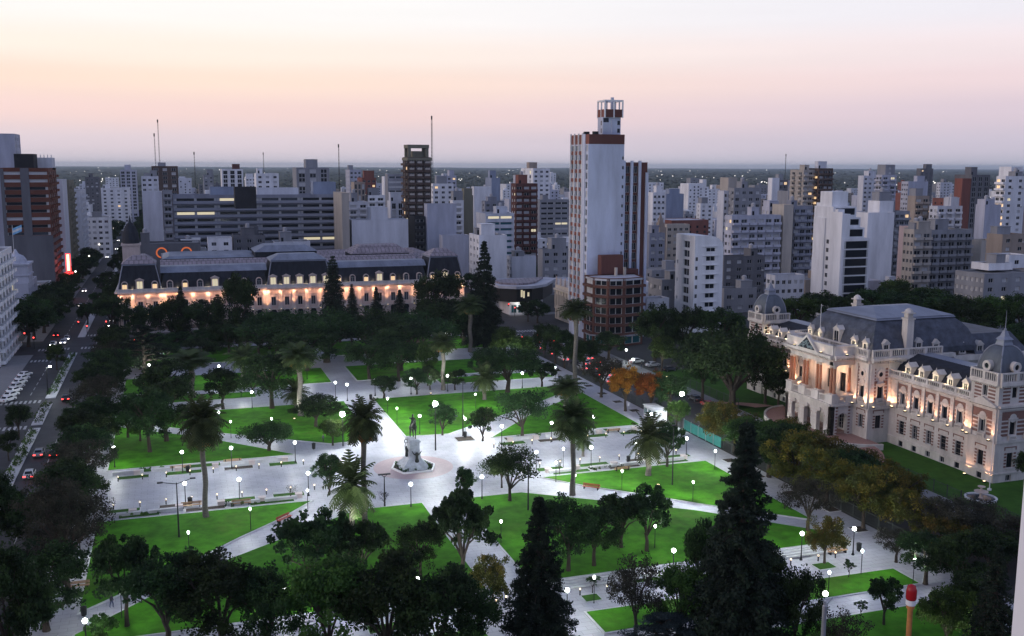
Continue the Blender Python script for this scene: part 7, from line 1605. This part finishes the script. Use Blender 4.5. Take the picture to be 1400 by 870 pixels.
# near masts and the wall at the right edge
q = at(1246, 812, 34.0); t = thing('beacon_pole', 'rusty orange pole topped with a red obstruction beacon at the bottom right', 'beacon', (q[0], q[1], 0)); b = MB(); b.lathe([(.16, 0), (.13, 33.2), (.2, 33.25), (.2, 33.4)], 10); b.build('pole', mat('rusty_orange', (.40, .17, .05), .7, .3, 2.0), t)
b = MB(); b.lathe([(.2, 33.4), (.25, 33.45), (.25, 33.7)], 12); b.build('collar', m_white, t); b = MB(); b.lathe([(.24, 33.7), (.26, 33.8), (.26, 34.2), (.2, 34.42), (.05, 34.5)], 14); b.build('lens', mat('beacon_red', (.25, .01, .014), .25, 0, emit=(1, .03, .05), es=.03), t, smooth=True)
q = at(1128, 822, 22.0); t = thing('metal_mast', 'thick grey metal mast with a small lamp at the bottom right', 'mast', (q[0], q[1], 0)); b = MB(); b.lathe([(.24, 0), (.17, 21.6), (.1, 21.7), (.1, 22)], 10); b.tube([(0, 0, 21.5), (.7, 0, 22.2)], .05, 6); b.build('pole', m_steel, t); b = MB(); b.ball((0, 0, 22.6), .22); b.build('lamp', m_slim, t)
d = ray(1390, 780); d = d/np.linalg.norm(d); q = CAM+d*9.0
wt = thing('white_wall', 'plain white wall edge very close at the right edge', 'wall', (q[0]+2.0, q[1]+.6, 0)); b = MB(); b.box(-2.0, 3.0, -1.6, -.6, 0, 58); b.build('wall', mat('near_white_wall', (.85, .85, .85), .8, .03, .6), wt)
# ================================================================== DISTANCE
g_ = np.random.default_rng(4)
na, nr = 420, 150; V, F_ = [], []
for i in range(nr):
    r_ = 1150*(23000/1150)**(i/(nr-1)) if i else 1150
    for j in range(na):
        a = R(-14+66*j/(na-1)); h = (3+8*g_.random())*(1 if r_ > 1500 else .8) + (0 if r_ < 9000 else 6*math.sin(j*.11+1)*math.sin(j*.037))
        rr = r_*(1+.02*g_.normal()); V.append((rr*math.sin(a), rr*math.cos(a), max(1.0, h)))
for i in range(nr-1):
    for j in range(na-1): F_.append((i*na+j, i*na+j+1, (i+1)*na+j+1, (i+1)*na+j))
me = bpy.data.meshes.new('far_woods'); me.from_pydata(V, [], F_); me.materials.append(mat('far_foliage', (0.03, 0.042, 0.024), .95, .4, .01)); o = link('far_woods', me); o['kind'] = 'stuff'
# far roofs beyond the counted houses
r = random.Random(33); hb_ = MB()
for _ in range(900):
    d_ = 620*(2.9)**(r.random()**1.25); a = R(r.uniform(-8, 47)); x, y = d_*math.sin(a), d_*math.cos(a)
    if y < 560 or -50 < x < -12: continue
    w_, l_ = r.uniform(8, 20), r.uniform(8, 18); h = r.uniform(6, 12) if r.random() < .55 else r.uniform(12, 22) if r.random() < .8 else r.uniform(22, 40)
    if d_ > 1150: h += 5
    if any(x-w_ < b2 and x+w_ > a2 and y-2 < d2 and y+l_ > c2 for a2, b2, c2, d2 in BOXES): continue
    BOXES.append((x-w_/2, x+w_/2, y, y+l_)); m_ = r.choice((0, 0, 0, 1, 1, 2, 3, 4)); hb_.box(x-w_/2, x+w_/2, y, y+l_, 0, h, m_)
    if r.random() < .6: hb_.box(x-w_*.2, x+w_*.15, y+l_*.3, y+l_*.7, h, h+r.uniform(1.5, 4), m_)
    nf = int(h/3.1); nc_ = int(w_/4)
    for i in range(nf):
        for j in range(nc_):
            if r.random() < .8: u = x-w_/2+(j+.5)*w_/nc_; hb_.box(u-.7, u+.7, y-.05, y+.02, .9+i*3.1, 2.3+i*3.1, 5)
o = hb_.build('far_houses', [WALL['white'], WALL['pale'], WALL['grey'], WALL['tan'], WALL['lilac'], m_glass]); o['kind'] = 'stuff'
# tree clumps inside the city blocks
BX = list(BOXES); r = random.Random(21); cnt = 0
for _ in range(2600):
    if cnt >= 110: break
    y = 400+900*r.random()**1.2; x = r.uniform(-30, 30)+(y*r.uniform(-.1, .95))
    w = r.uniform(7, 12); q = px((x, y, 5))
    if not (60 < q[0] < 1400) or -46 < x < -12 or 100 < x < 118: continue
    if any(a-w*.35 < x < b_+w*.35 and c_-w*.35 < y < d_+w*.35 for a, b_, c_, d_ in BX): continue
    BX.append((x-3, x+3, y-3, y+3)); cnt += 1
    treexy('dark%d' % r.randrange(3) if r.random() < .8 else 'con2', x, y, r.uniform(8, 14), w, 'dark tree among the roofs of the city behind', 'trees among the city roofs')
# lit lamps of streets far away: too many to count
b = MB(); r = random.Random(8)
for _ in range(240):
    d_ = 1150*(12)**r.random(); a = R(r.uniform(-9, 46)); s = d_/1370*r.uniform(.16, .42); z = r.uniform(11, 15); x, y = d_*math.sin(a), d_*math.cos(a); b.box(x-s, x+s, y-s*.5, y+s*.5, z-s, z+s)
for px_, n_ in ((1075, 26), (1062, 14), (1380, 10), (1345, 8), (1298, 8), (610, 5), (150, 10), (320, 8), (830, 10)):
    for k in range(n_): 
        d_ = 2600; a = _yaw+math.atan((px_-700+r.uniform(-22, 22))/1385); s = .7; x, y = d_*math.sin(a), d_*math.cos(a); z = r.uniform(14, 22); b.box(x-s*1.4, x+s*1.4, y-s, y+s, z-s, z+s)
o = b.build('distant_street_lights', m_farlamp); o['kind'] = 'stuff'
b = MB(); r = random.Random(18)
# street lamps among the city roofs
t = thing('street_lamp', 'x', 'street lamp'); q = MB(); q.lathe([(.12, 0), (.08, 8)], 6); k1 = q.build('post', m_darkmetal, t); q = MB(); q.ball((0, -.3, 8.1), .45, 0, 8); k2 = q.build('head', m_farlamp, t); fl_p = proto(t, k1, k2)
for i in range(70):
    y = 420+700*r.random(); x = r.choice((82+128*r.randrange(8)-128+28, y*r.uniform(.0, .9)))
    if any(a-1 < x < b_+1 and c_-1 < y < d_+1 for a, b_, c_, d_ in BOXES): continue
    place(fl_p, (x, y, 0), None, None, 'small lit street lamp in the streets of the city behind', 'street lamps in the city behind')
for i, y in enumerate(range(360, 1100, 40)):
    place(fl_p, (-41.5 if i % 2 else -18.2, y, 0), None, None, 'lit street lamp along the receding avenue', 'street lamps along the avenue')
# haze
HAZE = 0.00005
HZB = MB(); HZB.box(-15000, 27000, -4000, 25000, -1.0, 96.0)
hm = bpy.data.materials.new('haze_air'); hm.use_nodes = True; t_ = hm.node_tree; t_.nodes.clear()
pv = t_.nodes.new('ShaderNodeVolumePrincipled'); pv.inputs['Density'].default_value = HAZE; pv.inputs['Color'].default_value = (0.74, 0.89, 1.0, 1); pv.inputs['Anisotropy'].default_value = 0.5
oo = t_.nodes.new('ShaderNodeOutputMaterial'); t_.links.new(pv.outputs[0], oo.inputs['Volume'])
hz_o = HZB.build('haze', hm); hz_o['kind'] = 'stuff'
# tidy up: drop the patterns that were never placed
for k in list(KIDS):
    o = bpy.data.objects.get(k)
    if o is None: continue
    if not o.get('used'):
        for c in KIDS[k]: bpy.data.objects.remove(c)
        bpy.data.objects.remove(o)
for o in bpy.data.objects:
    for k in ('used', 'H', 'W'):
        if k in o: del o[k]
